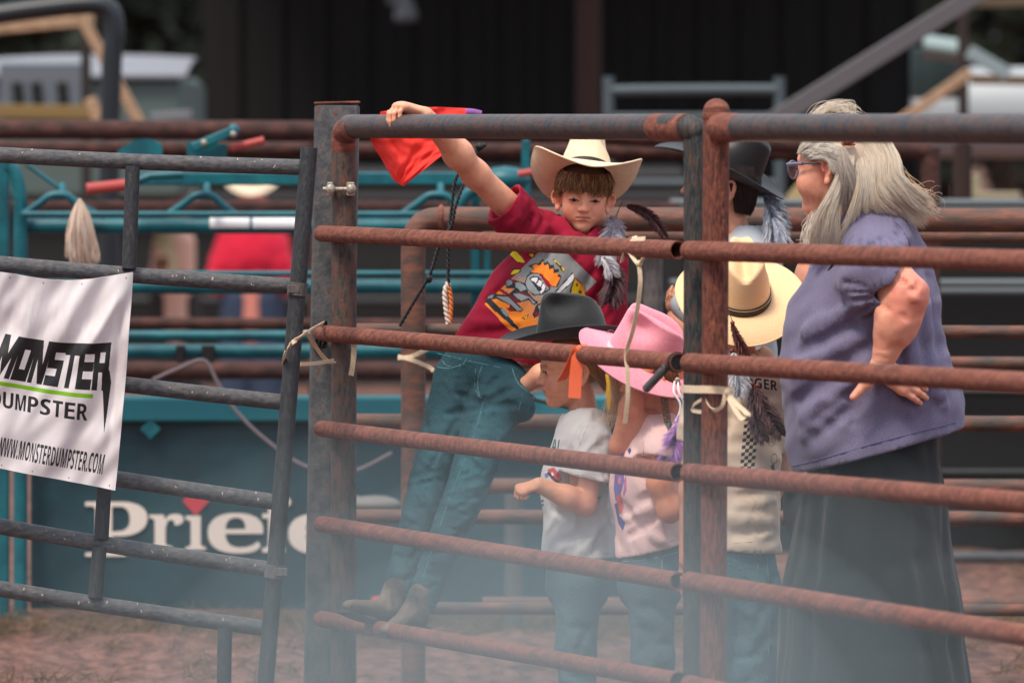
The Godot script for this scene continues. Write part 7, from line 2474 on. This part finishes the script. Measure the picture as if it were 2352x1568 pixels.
# ---------------------------------------------------------------- a child in a striped sleeve, almost hidden by the woman
func striped_child() -> void:
	zb = 15.2
	var me := thing("person", "child in a ribbed grey striped sleeve almost hidden behind the woman", "person", "", J(1860, 1700))
	var skin := S(206, 144, 116)
	var mb := MB.new()
	var s := Sdf.new(J(1770, 560, -0.2), J(1960, 1110, 0.2), 0.008)
	s.ell(J(1890, 650, 0), Vector3(0.078, 0.1, 0.09), Basis.IDENTITY, 0.02)
	s.cap(J(1890, 690, 0), J(1885, 770, 0), 0.045, 0.05, 0.03)
	s.cap(J(1880, 800, 0), J(1880, 1080, 0), 0.08, 0.08, 0.03)
	s.cap(J(1830, 990, -0.05), J(1846, 880, -0.14), 0.03, 0.024, 0.02)
	s.ell(J(1842, 840, -0.14), Vector3(0.022, 0.045, 0.02), Basis.IDENTITY, 0.02)
	s.out(mb, paint(skin, [], fnoise(40, 5)))
	obj("body", mb.mesh(), skin_mat(), me)
	s = Sdf.new(J(1740, 750, -0.25), J(1990, 1120, 0.25), 0.006)
	s.cap(J(1885, 810, 0), J(1885, 1100, 0), 0.1, 0.105, 0.03)
	s.cap(J(1845, 812, -0.04), J(1812, 960, -0.06), 0.046, 0.04, 0.03)
	s.cap(J(1812, 960, -0.06), J(1815, 1085, -0.07), 0.040, 0.034, 0.03)
	s.folds(fnoise(7.0, 31, 2), Basis.IDENTITY, 0.006)
	mb = MB.new()
	s.out(mb, func(p: Vector3, n: Vector3) -> Color: return S(126, 124, 124) if fmod(p.y * 130.0 + p.x * 14.0 + 10.0, 1.0) < 0.45 else S(78, 78, 80))
	obj("shirt", mb.mesh(), vc_mat(0.9), me)
	s = Sdf.new(J(1760, 1060, -0.2), J(1990, 1700, 0.2), 0.011)
	s.cap(J(1885, 1090, 0), J(1885, 1180, 0), 0.1, 0.1, 0.03)
	for e in [-1.0, 1.0]:
		s.cap(J(1885, 1180, 0.06 * e), J(1885, 1670, 0.07 * e), 0.07, 0.05, 0.03)
	mb = MB.new()
	s.out(mb)
	obj("trousers", mb.mesh(), mat(S(46, 48, 54), 0.9), me)
	shoe_pair(me, J(1885, 1672, -0.07), J(1885, 1672, 0.07), Vector3(-1, 0, 0), mat(S(60, 52, 46), 0.7))

# ---------------------------------------------------------------- two people far behind the chute
func spectators() -> void:
	zb = 32.0
	var me := thing("person", "person in a bright red shirt and pale hat standing blurred far behind the teal chute", "person", "", P(580, 285, zb) * Vector3(1, 0, 1))
	var mb := MB.new()
	var skin := S(206, 128, 112)
	var s := Sdf.new(J(470, 400, -0.25), J(690, 1130, 0.25), 0.014)
	s.ell(J(578, 462, 0), Vector3(0.08, 0.115, 0.1), Basis.IDENTITY, 0.02)
	s.ell(J(578, 470, -0.1), Vector3(0.02, 0.025, 0.02), Basis.IDENTITY, 0.02)
	s.cap(J(578, 490, 0), J(578, 530, 0), 0.06, 0.06, 0.03)
	s.cap(J(525, 570, 0.0), J(520, 640, 0.05), 0.05, 0.045, 0.03)
	s.cap(J(632, 570, 0.0), J(636, 640, 0.05), 0.05, 0.045, 0.03)
	s.cap(J(578, 560, 0), J(578, 760, 0), 0.11, 0.11, 0.03)
	s.out(mb, paint(skin, []))
	obj("body", mb.mesh(), vc_mat(0.6), me)
	s = Sdf.new(J(440, 500, -0.28), J(720, 830, 0.28), 0.014)
	s.cap(J(578, 580, 0), J(578, 600, 0), 0.18, 0.19, 0.05, Vector3(0, 0, 1), 1.2)
	s.cap(J(525, 560, 0), J(500, 650, -0.03), 0.075, 0.075, 0.05)
	s.cap(J(632, 560, 0), J(655, 650, -0.03), 0.075, 0.075, 0.05)
	s.folds(fnoise(5.0, 3, 2), Basis.IDENTITY, 0.02)
	mb = MB.new()
	s.out(mb)
	obj("shirt", mb.mesh(), cloth_mat(S(206, 12, 52), 5), me)
	s = Sdf.new(J(440, 600, -0.28), J(720, 1150, 0.28), 0.018)
	for e in [-1.0, 1.0]:
		s.cap(J(578 + 30 * e, 690, 0), J(578 + 44 * e, 1140, 0), 0.11, 0.07, 0.03)
	mb = MB.new()
	s.out(mb)
	obj("jeans", mb.mesh(), denim_mat(S(46, 60, 84), 89), me)
	var straw := mat(S(232, 214, 190), 0.7)
	var hat_t := Transform3D(look(0, 6, 0), J(578, 430, 0.01))
	wear(me, hat_t, hat_shape(0.086, 0.106, 0.11, [0.075, 0.08, 0.08], 1.0, [0.6, 0.4]), straw)
	zb = 33.0
	me = thing("person", "person in pale tan clothes blurred behind the teal chute, left of the red shirt", "person", "", P(400, 285, zb) * Vector3(1, 0, 1))
	s = Sdf.new(J(330, 400, -0.25), J(470, 1100, 0.25), 0.014)
	s.ell(J(415, 455, 0), Vector3(0.085, 0.115, 0.1), Basis.IDENTITY, 0.02)
	s.cap(J(412, 490, 0), J(408, 530, 0), 0.06, 0.06, 0.03)
	s.cap(J(370, 560, 0), J(362, 620, -0.15), 0.05, 0.045, 0.03)
	s.cap(J(362, 620, -0.15), J(376, 600, -0.28), 0.04, 0.04, 0.03)
	s.cap(J(405, 560, 0), J(405, 760, 0), 0.11, 0.11, 0.03)
	mb = MB.new()
	s.out(mb, paint(S(226, 176, 154), []))
	obj("body", mb.mesh(), vc_mat(0.6), me)
	s = Sdf.new(J(320, 500, -0.3), J(500, 830, 0.28), 0.014)
	s.cap(J(402, 560, 0), J(402, 640, 0), 0.11, 0.11, 0.05)
	s.cap(J(380, 560, 0), J(364, 640, -0.12), 0.07, 0.065, 0.05)
	mb = MB.new()
	s.out(mb)
	obj("shirt", mb.mesh(), mat(S(206, 190, 150), 0.9), me)
	s = Sdf.new(J(320, 600, -0.28), J(500, 1150, 0.28), 0.018)
	for e in [-1.0, 1.0]:
		s.cap(J(402 + 26 * e, 690, 0), J(402 + 34 * e, 1130, 0), 0.09, 0.065, 0.03)
	mb = MB.new()
	s.out(mb)
	obj("trousers", mb.mesh(), mat(S(60, 54, 52), 0.9), me)
# ---------------------------------------------------------------- the woman in the purple tee, hand on her hip
func woman() -> void:
	zb = 14.2
	var me := thing("person", "woman with long blonde-grey hair in purple tee and dark skirt, hand on hip", "person", "", J(2005, 1800))
	var skin := S(228, 158, 132)
	var hs := 0.222
	var ht := Transform3D(look(-122, 4, 0), J(1912, 382, 0.0))
	var mb := MB.new()
	var s := Sdf.new(J(1790, 250, -0.16), J(2060, 640, 0.18), 0.0032)
	head_field(s, ht, hs, {"open": 0.024, "ear": -0.13, "neck": Vector3(0.0, -0.85, -0.2), "neckr": 0.25, "cheek": 1.15, "wide": 1.1})
	var q := func(x: float, y: float, z: float) -> Vector3: return ht * (Vector3(x, y, z) * hs)
	s.ell(q.call(0.02, -0.46, 0.2), Vector3(0.17, 0.11, 0.15) * hs, ht.basis, 0.03)
	s.ell(q.call(0, -0.42, 0.31), Vector3(0.08, 0.07, 0.07) * hs, ht.basis, 0.015)
	s.out(mb, paint(skin, head_paint(ht, hs, skin, {"blush": 0.45, "browing": 0.2}), fnoise(60, 4)))
	# arm on the hip, nearer the camera
	var sh := J(2012, 600, -0.15)
	var el := J(2082, 680, -0.235)
	var wr := J(2024, 838, -0.225)
	s = Sdf.new(J(1880, 520, -0.36), J(2190, 960, 0.05), 0.0065)
	s.cap(sh, el, 0.050, 0.050, 0.03)
	s.cap(el, el.lerp(wr, 0.35), 0.047, 0.049, 0.03)
	s.cap(el.lerp(wr, 0.35), wr, 0.049, 0.027, 0.04)
	s.ell(J(2100, 668, -0.26), Vector3(0.026, 0.03, 0.03), Basis.IDENTITY, 0.03)
	s.ell(J(2050, 640, -0.21), Vector3(0.05, 0.06, 0.045), Basis(Vector3(0, 0, 1), 0.6), 0.03)
	for d in [[2066, 640, 2082, 652, 0.008, -0.006], [2090, 662, 2106, 668, 0.007, -0.006], [2112, 646, 2106, 662, 0.008, -0.005], [2094, 682, 2112, 690, 0.009, 0.005], [2022, 700, 2048, 716, 0.008, -0.005], [2070, 720, 2084, 736, 0.007, -0.003], [2012, 800, 2040, 806, 0.006, -0.002], [2010, 818, 2042, 822, 0.006, -0.002]]:
		fold(s, d[0], d[1], d[2], d[3], d[4], d[5])
	s.folds(fnoise(14.0, 5, 2), Basis.IDENTITY, 0.004)
	s.out(mb, paint(skin, [[J(2095, 680, -0.29), J(2105, 700, -0.29), 0.06, skin.lerp(S(196, 92, 84), 0.6), 0.6], [J(2045, 800, -0.25), J(2010, 830, -0.25), 0.04, skin.lerp(S(190, 100, 84), 0.4), 0.4]], fnoise(30, 6)))
	s = Sdf.new(J(1930, 800, -0.34), J(2130, 960, -0.08), 0.0034)
	s.cap(wr, wr + (el - wr).normalized() * 0.04, 0.026, 0.030, 0.01)
	var hy := Vector3(0.86, -0.42, -0.20).normalized()
	var hz := Vector3(0.22, 0.15, 0.95)
	hz = (hz - hy * hz.dot(hy)).normalized()
	hand_field(s, Transform3D(Basis(hz.cross(hy) * -1.0, hy, hz), J(2020, 846, -0.225)), 0.9, [[0.25, 0.2, 0.1], [0.2, 0.25, 0.15], [0.2, 0.3, 0.15], [0.2, 0.35, 0.2]], [], 0.015)
	s.cap(J(2020, 850, -0.225), J(1992, 878, -0.235), 0.020, 0.015, 0.02)
	s.cap(J(1992, 878, -0.235), J(1961, 912, -0.24), 0.0145, 0.010, 0.01)
	s.out(mb, paint(skin, [], fnoise(50, 5)))
	# trunk beneath the clothes, the far arm
	s = Sdf.new(J(1840, 500, -0.25), J(2200, 1100, 0.35), 0.012)
	s.cap(J(1985, 560, 0), J(2000, 1040, 0), 0.12, 0.15, 0.05)
	s.cap(J(1960, 590, 0.17), J(1900, 780, 0.26), 0.055, 0.045, 0.03)
	s.cap(J(1900, 780, 0.26), J(1850, 840, 0.12), 0.045, 0.03, 0.03)
	s.out(mb, paint(skin, []))
	obj("body", mb.mesh(), skin_mat(), me)
	eyes(me, ht, hs, Vector3(0, 0, 1), S(80, 90, 100), [1.0, -1.0])
	# purple tee
	s = Sdf.new(J(1780, 470, -0.34), J(2250, 1130, 0.32), 0.0075)
	# puffed sleeve gathered at the shoulder and cuff
	s.cap(J(2006, 578, -0.14), J(2034, 636, -0.20), 0.074, 0.083, 0.04)
	s.ell(J(1978, 655, -0.19), Vector3(0.052, 0.06, 0.06), Basis.IDENTITY, 0.03)
	s.plane(J(2058, 650, -0.2), Vector3(0.86, -0.42, 0.1), 0.006)
	s.cap(J(2046, 650, -0.21), el, 0.060, 0.062, 0.006, Vector3.ZERO, 1.0, true)
	s.cap(J(2000, 556, 0.0), J(2010, 700, 0.0), 0.105, 0.158, 0.05, Vector3(0, 0, 1), 0.9)
	s.cap(J(2010, 700, 0.0), J(2006, 860, 0.0), 0.158, 0.184, 0.05)
	s.cap(J(2006, 860, 0.0), J(2012, 1060, 0.0), 0.184, 0.200, 0.05)
	s.cap(J(1985, 500, 0.0), J(2040, 560, 0.0), 0.07, 0.09, 0.05, Vector3(0, 0, 1), 0.7)
	s.ell(J(1925, 690, 0.02), Vector3(0.085, 0.11, 0.13), Basis(Vector3(0, 0, 1), -0.3), 0.08)
	s.ell(J(1880, 800, 0.0), Vector3(0.075, 0.12, 0.13), Basis.IDENTITY, 0.08)
	s.ell(J(1885, 960, 0.0), Vector3(0.082, 0.16, 0.14), Basis.IDENTITY, 0.08)
	s.ell(J(2140, 960, 0.0), Vector3(0.07, 0.17, 0.15), Basis(Vector3(0, 0, 1), 0.1), 0.06)
	for k in 9:
		var u := k / 8.0
		fold(s, lerpf(1948, 2052, u), lerpf(552, 548, u) + 6 * sin(u * 9), lerpf(1938, 2085, u), lerpf(612, 598, u), 0.010, -0.010 if k % 2 == 0 else 0.007)
		fold(s, lerpf(1940, 1990, u), lerpf(650, 730, u), lerpf(1985, 2010, u), lerpf(660, 714, u), 0.009, -0.009 if k % 2 == 0 else 0.006)
	fold(s, 2052, 500, 2096, 580, 0.008, -0.006)
	fold(s, 2062, 540, 2106, 620, 0.010, -0.012)
	# long drag folds towards the arm and down the back
	for f in [[1850, 760, 1975, 700, 0.010], [1840, 810, 1960, 745, -0.010], [1830, 850, 1985, 770, 0.012], [1835, 920, 1990, 800, -0.012], [1850, 960, 1995, 850, 0.010], [1870, 1000, 1960, 930, -0.008], [1850, 1000, 1940, 930, 0.008], [2120, 700, 2150, 900, 0.012], [2140, 640, 2175, 860, -0.010], [2090, 760, 2110, 930, 0.012], [2065, 800, 2080, 960, -0.010], [2150, 850, 2170, 930, 0.010], [1960, 880, 1960, 970, -0.008], [1900, 910, 1870, 990, -0.008], [2050, 900, 2090, 950, 0.008]]:
		fold(s, f[0], f[1], f[2], f[3], 0.019, f[4] * 1.9)
	s.folds(fnoise(9.0, 25, 2), Basis.from_scale(Vector3(0.35, 1.0, 0.7)) * Basis(Vector3(0, 0, 1), -0.6), 0.012)
	s.folds(fnoise(7.0, 26, 2), Basis.from_scale(Vector3(1.0, 0.3, 0.7)), 0.010)
	# sleeve mouth, neck and hem
	s.cap(J(1950, 470, 0), J(1965, 520, 0), 0.07, 0.07, 0.01, Vector3.ZERO, 1.0, true)
	s.plane(J(2010, 1034, 0), Vector3(0.256, -0.967, 0), 0.005)
	mb = MB.new()
	s.out(mb)
	var purple := tri_mat(ntex([[0.0, S(82, 76, 100)], [0.5, S(110, 104, 132)], [1.0, S(144, 138, 162)]], 0.25, 101, 256, 2), Vector3(2.2, 9, 9), 0.92, nnorm(0.25, 102, 1.5, 128, 2), 0.3)
	purple.rim_enabled = true
	purple.rim = 0.2
	var tee := obj("shirt", mb.mesh(), purple, me)
	var b := MB.new()
	seam(s, b, [[1822, 1070], [1900, 1050], [2010, 1018], [2110, 992], [2196, 970]], 0.0016, 0.0018, 16)
	seam(s, b, [[2035, 490], [2075, 530], [2096, 580], [2100, 620]], 0.0014)
	obj("stitching", b.mesh(), mat(S(92, 84, 132), 0.9), tee)
	# dark skirt
	s = Sdf.new(J(1730, 960, -0.34), J(2290, 1790, 0.34), 0.011)
	s.cap(J(2010, 1010, 0), J(2004, 1400, 0), 0.160, 0.222, 0.03)
	s.cap(J(2004, 1400, 0), J(2004, 1760, 0), 0.222, 0.262, 0.03)
	for f in [[1950, 1120, 1925, 1700], [2040, 1100, 2050, 1700], [2110, 1080, 2135, 1700], [2165, 1040, 2200, 1700], [1880, 1120, 1850, 1700]]:
		fold(s, f[0], f[1], f[2], f[3], 0.026, -0.012)
	s.folds(fnoise(9.0, 29, 2), Basis.from_scale(Vector3(1, 0.06, 1)), 0.016)
	s.plane(J(2004, 1772, 0), Vector3.DOWN)
	mb = MB.new()
	s.out(mb)
	obj("skirt", mb.mesh(), cloth_mat(S(24, 27, 29), 7, 0.05), me)
	shoe_pair(me, J(1960, 1768, -0.09), J(1980, 1768, 0.09), Vector3(-1, 0, -0.2), mat(S(40, 38, 38), 0.6))
	# glasses
	b = MB.new()
	for e in [-1.0, 1.0]:
		var rim := PackedVector3Array()
		for k in 21:
			var a := TAU * k / 20
			rim.push_back(q.call(0.165 * e + 0.13 * cos(a) * (1.0 + 0.1 * sin(a)), -0.01 + 0.10 * sin(a), 0.43 - 0.09 * absf(0.165 + 0.13 * cos(a) * e) ))
		b.tube(rim, 0.0024, -1, 8, false, S(120, 116, 140))
	b.tube(PV([q.call(0.31, 0.05, 0.40), q.call(0.36, 0.05, 0.30), q.call(0.385, 0.045, 0.16)]), 0.0045, 0.004, 8, true, S(104, 108, 130))
	b.tube(PV([q.call(0.385, 0.045, 0.16), q.call(0.395, 0.03, -0.06)]), 0.0022, -1, 8, true, S(70, 70, 84))
	b.tube(PV([q.call(-0.31, 0.05, 0.40), q.call(-0.36, 0.05, 0.30), q.call(-0.39, 0.03, -0.06)]), 0.004, 0.0025, 8, true, S(104, 108, 130))
	for k in 7:
		b.ball(q.call(0.32 + 0.011 * k, 0.048 + 0.008 * (k % 2), 0.39 - 0.036 * k), Vector3(0.003, 0.0026, 0.0036), Basis.IDENTITY, 8, S(30, 34, 48))
	b.tube(PV([q.call(-0.03, 0.03, 0.43), q.call(0.03, 0.03, 0.43)]), 0.0022, -1, 8, true, S(120, 116, 140))
	var gl := obj("glasses", b.mesh(), vc_mat(0.35), me)
	b = MB.new()
	for e in [-1.0, 1.0]:
		var first := b.v.size()
		b.vert(q.call(0.165 * e, -0.01, 0.415), ht.basis.z)
		for k in 21:
			var a := TAU * k / 20
			b.vert(q.call(0.165 * e + 0.13 * cos(a) * (1.0 + 0.1 * sin(a)), -0.01 + 0.10 * sin(a), 0.43 - 0.09 * absf(0.165 + 0.13 * cos(a) * e)), ht.basis.z)
		for k in 20: b.tri(first, first + 1 + k, first + 2 + k)
	var lens_m := mat(Color(0.9, 0.88, 0.95, 0.12), 0.05)
	lens_m.transparency = BaseMaterial3D.TRANSPARENCY_ALPHA
	obj("lens", b.mesh(), lens_m, gl)
	# hair: a full mass, then long strands over it
	var grey := [S(250, 240, 226), S(255, 248, 236), S(232, 218, 204), S(255, 250, 240)]
	var blond := [S(255, 234, 206), S(255, 242, 222), S(250, 222, 190), S(255, 247, 234), S(228, 196, 162)]
	s = Sdf.new(J(1810, 245, -0.2), J(2130, 600, 0.2), 0.007)
	s.ell(q.call(0, 0.16, -0.10), Vector3(0.40, 0.385, 0.46) * hs, ht.basis, 0.02)
	s.plane(q.call(0, 0.17, 0.26), ht.basis * Vector3(0, -0.5, 0.9), 0.02)
	s.plane(q.call(0.3, 0.03, 0.0), ht.basis * Vector3(0.3, -0.85, 0.35), 0.02)
	s.cap(J(1965, 360, 0.0), J(1990, 440, 0.0), 0.09, 0.075, 0.05)
	s.cap(J(1985, 440, 0.02), J(2050, 495, 0.02), 0.07, 0.045, 0.05)
	s.cap(J(1925, 440, -0.02), J(1905, 530, -0.02), 0.042, 0.03, 0.04)
	s.cap(J(1940, 420, 0.08), J(1925, 530, 0.08), 0.06, 0.04, 0.04)
	mb = MB.new()
	s.out(mb)
	obj("hair_mass", mb.mesh(), mat(S(216, 194, 170), 0.7), me)
	b = MB.new()
	# over the crown and back to the clip, from the brow
	var g := []
	for k in 7:
		var f := k / 6.0
		g.push_back(PV([q.call(0.05 + 0.32 * f, 0.32 - 0.16 * f, 0.33 - 0.10 * f), q.call(0.10 + 0.30 * f, 0.42 - 0.20 * f, 0.18 - 0.1 * f), q.call(0.16 + 0.25 * f, 0.46 - 0.22 * f, -0.05), q.call(0.28 + 0.06 * f, 0.36 - 0.10 * f, -0.27)]))
	strands(b, g, 3200, 0.00055, 0.004, grey, 51, 0.004, 12, 0.05, 14, q.call(0, 0, -0.05))
	# the side, from the temple back over the ear and down behind it
	g = []
	for k in 7:
		var f := k / 6.0
		g.push_back(PV([q.call(0.375 - 0.06 * f, 0.17 - 0.10 * f, 0.17 - 0.06 * f), q.call(0.412 - 0.01 * f, 0.20 - 0.10 * f, 0.0), q.call(0.415, 0.20 - 0.13 * f, -0.18), q.call(0.38 - 0.03 * f, 0.15 - 0.30 * f, -0.34)]))
	strands(b, g, 3000, 0.00055, 0.004, grey, 57, 0.004, 12, 0.12, 14, q.call(0, 0, -0.05))
	g = []
	for k in 5:
		var f := k / 4.0
		g.push_back(PV([q.call(0.405, 0.18, -0.22 - 0.18 * f), q.call(0.41 - 0.02 * f, -0.02, -0.30 - 0.14 * f), q.call(0.40 - 0.04 * f, -0.22, -0.30 - 0.18 * f), q.call(0.39, -0.5, -0.24 - 0.24 * f)]))
	strands(b, g, 1500, 0.0008, 0.005, [S(196, 182, 172), S(216, 202, 190), S(234, 220, 206)], 58, 0.004, 14, 0.2, 8, q.call(0, 0, -0.05))
	g = []
	for k in 6:
		var f := k / 5.0
		g.push_back(PV([q.call(-0.36 + 0.5 * f, 0.30 + 0.1 * f, 0.22), q.call(-0.38 + 0.5 * f, 0.45 + 0.09 * f, -0.05), q.call(-0.3 + 0.5 * f, 0.42 + 0.08 * f, -0.38), q.call(-0.1 + 0.35 * f, 0.22, -0.54)]))
	strands(b, g, 3000, 0.00055, 0.004, grey, 52, 0.004, 12, 0.05, 14, q.call(0, 0, -0.05))
	# the front fall, in front of and below the ear
	g = []
	for k in 6:
		var f := k / 5.0
		g.push_back(PV([J(1950 + 14 * f, 340, -0.10), J(1934 + 24 * f, 385 + 6 * f, -0.112), J(1912 + 26 * f, 440, -0.115), J(1878 + 44 * f, 495, -0.11), J(1862 + 60 * f, 545, -0.10), J(1860 + 72 * f, 590, -0.09)]))
	strands(b, g, 4000, 0.00055, 0.004, grey + blond, 53, 0.004, 16, 0.28, 12, J(1900, 470, 0.10))
	# the main fall from the clip, sweeping back and kicking out at the ends
	var sweeps := [[[1962, 300], [1962, 335], [1966, 390], [1962, 440], [1946, 490], [1932, 540], [1922, 588]], [[1966, 300], [1966, 334], [1984, 380], [1984, 430], [1972, 475], [1962, 505], [1950, 540]], [[1972, 296], [1975, 332], [2000, 370], [2002, 425], [2010, 460], [2032, 485], [2040, 500]], [[1988, 292], [1996, 330], [2016, 370], [2018, 420], [2034, 455], [2066, 485], [2098, 520]], [[2006, 290], [2018, 330], [2036, 370], [2040, 415], [2062, 448], [2100, 480], [2126, 512]], [[2020, 292], [2036, 330], [2052, 365], [2058, 405], [2080, 436], [2114, 468], [2136, 490]], [[2030, 298], [2048, 335], [2062, 365], [2068, 400], [2092, 428], [2124, 452], [2148, 462]]]
	for layer in 3:
		g = []
		for w in sweeps:
			var p := PackedVector3Array()
			for i in w.size():
				p.push_back(J(w[i][0] + 3 * layer, w[i][1] + 4 * layer, -0.115 + 0.05 * layer + 0.02 * sin(i * 1.3 + layer)))
			g.push_back(p)
		strands(b, g, 5200, 0.00055, 0.004, blond if layer > 0 else blond + grey.slice(0, 2), 54 + layer, 0.004, 18, 0.3, 22, J(1985, 430, 0.10))
	# loose flyaway hairs
	g = [PV([J(1855, 275, 0.0), J(1880, 252, 0.0), J(1930, 244, 0.0), J(1985, 268, 0.0)]), PV([J(1870, 280, -0.05), J(1900, 250, -0.03), J(1945, 246, -0.02), J(1990, 272, -0.02)])]
	strands(b, g, 90, 0.0006, 0.012, grey, 61, 0.012, 14, 0.4)
	g = [PV([J(2050, 360, -0.05), J(2072, 400, -0.05), J(2110, 440, -0.05), J(2155, 470, -0.05)]), PV([J(2040, 400, -0.05), J(2080, 440, -0.05), J(2120, 470, -0.05), J(2150, 500, -0.05)])]
	strands(b, g, 160, 0.0006, 0.014, blond, 62, 0.014, 14, 0.4)
	g = [PV([J(1880, 500, -0.08), J(1865, 540, -0.08), J(1855, 580, -0.08)]), PV([J(1870, 480, -0.06), J(1850, 530, -0.06), J(1845, 590, -0.06)])]
	strands(b, g, 80, 0.0006, 0.010, grey, 63, 0.012, 12, 0.4)
	var hm := vc_mat(0.45)
	hm.backlight_enabled = true
	hm.backlight = Color(0.9, 0.9, 0.9)
	obj("hair", b.mesh(), hm, me)
	b = MB.new()
	for k in 14:
		b.ball(J(1936 + 2.0 * k, 329 + 3 * sin(k * 2.0), -0.118 + 0.004 * cos(k * 1.7)), Vector3(0.004, 0.004, 0.004), Basis.IDENTITY, 8)
	obj("hair_clip", b.mesh(), mat(S(170, 96, 64), 0.3, 0.7), me)
	# dark cord of a lanyard down her front
	obj("lanyard", tube_mesh(spline(PV([J(1950, 540, -0.12), J(1924, 590, -0.11), J(1898, 632, -0.08), J(1888, 650, -0.05), J(1876, 690, -0.02)]), 6), 0.004, -1, 8), M.black_rubber, me)
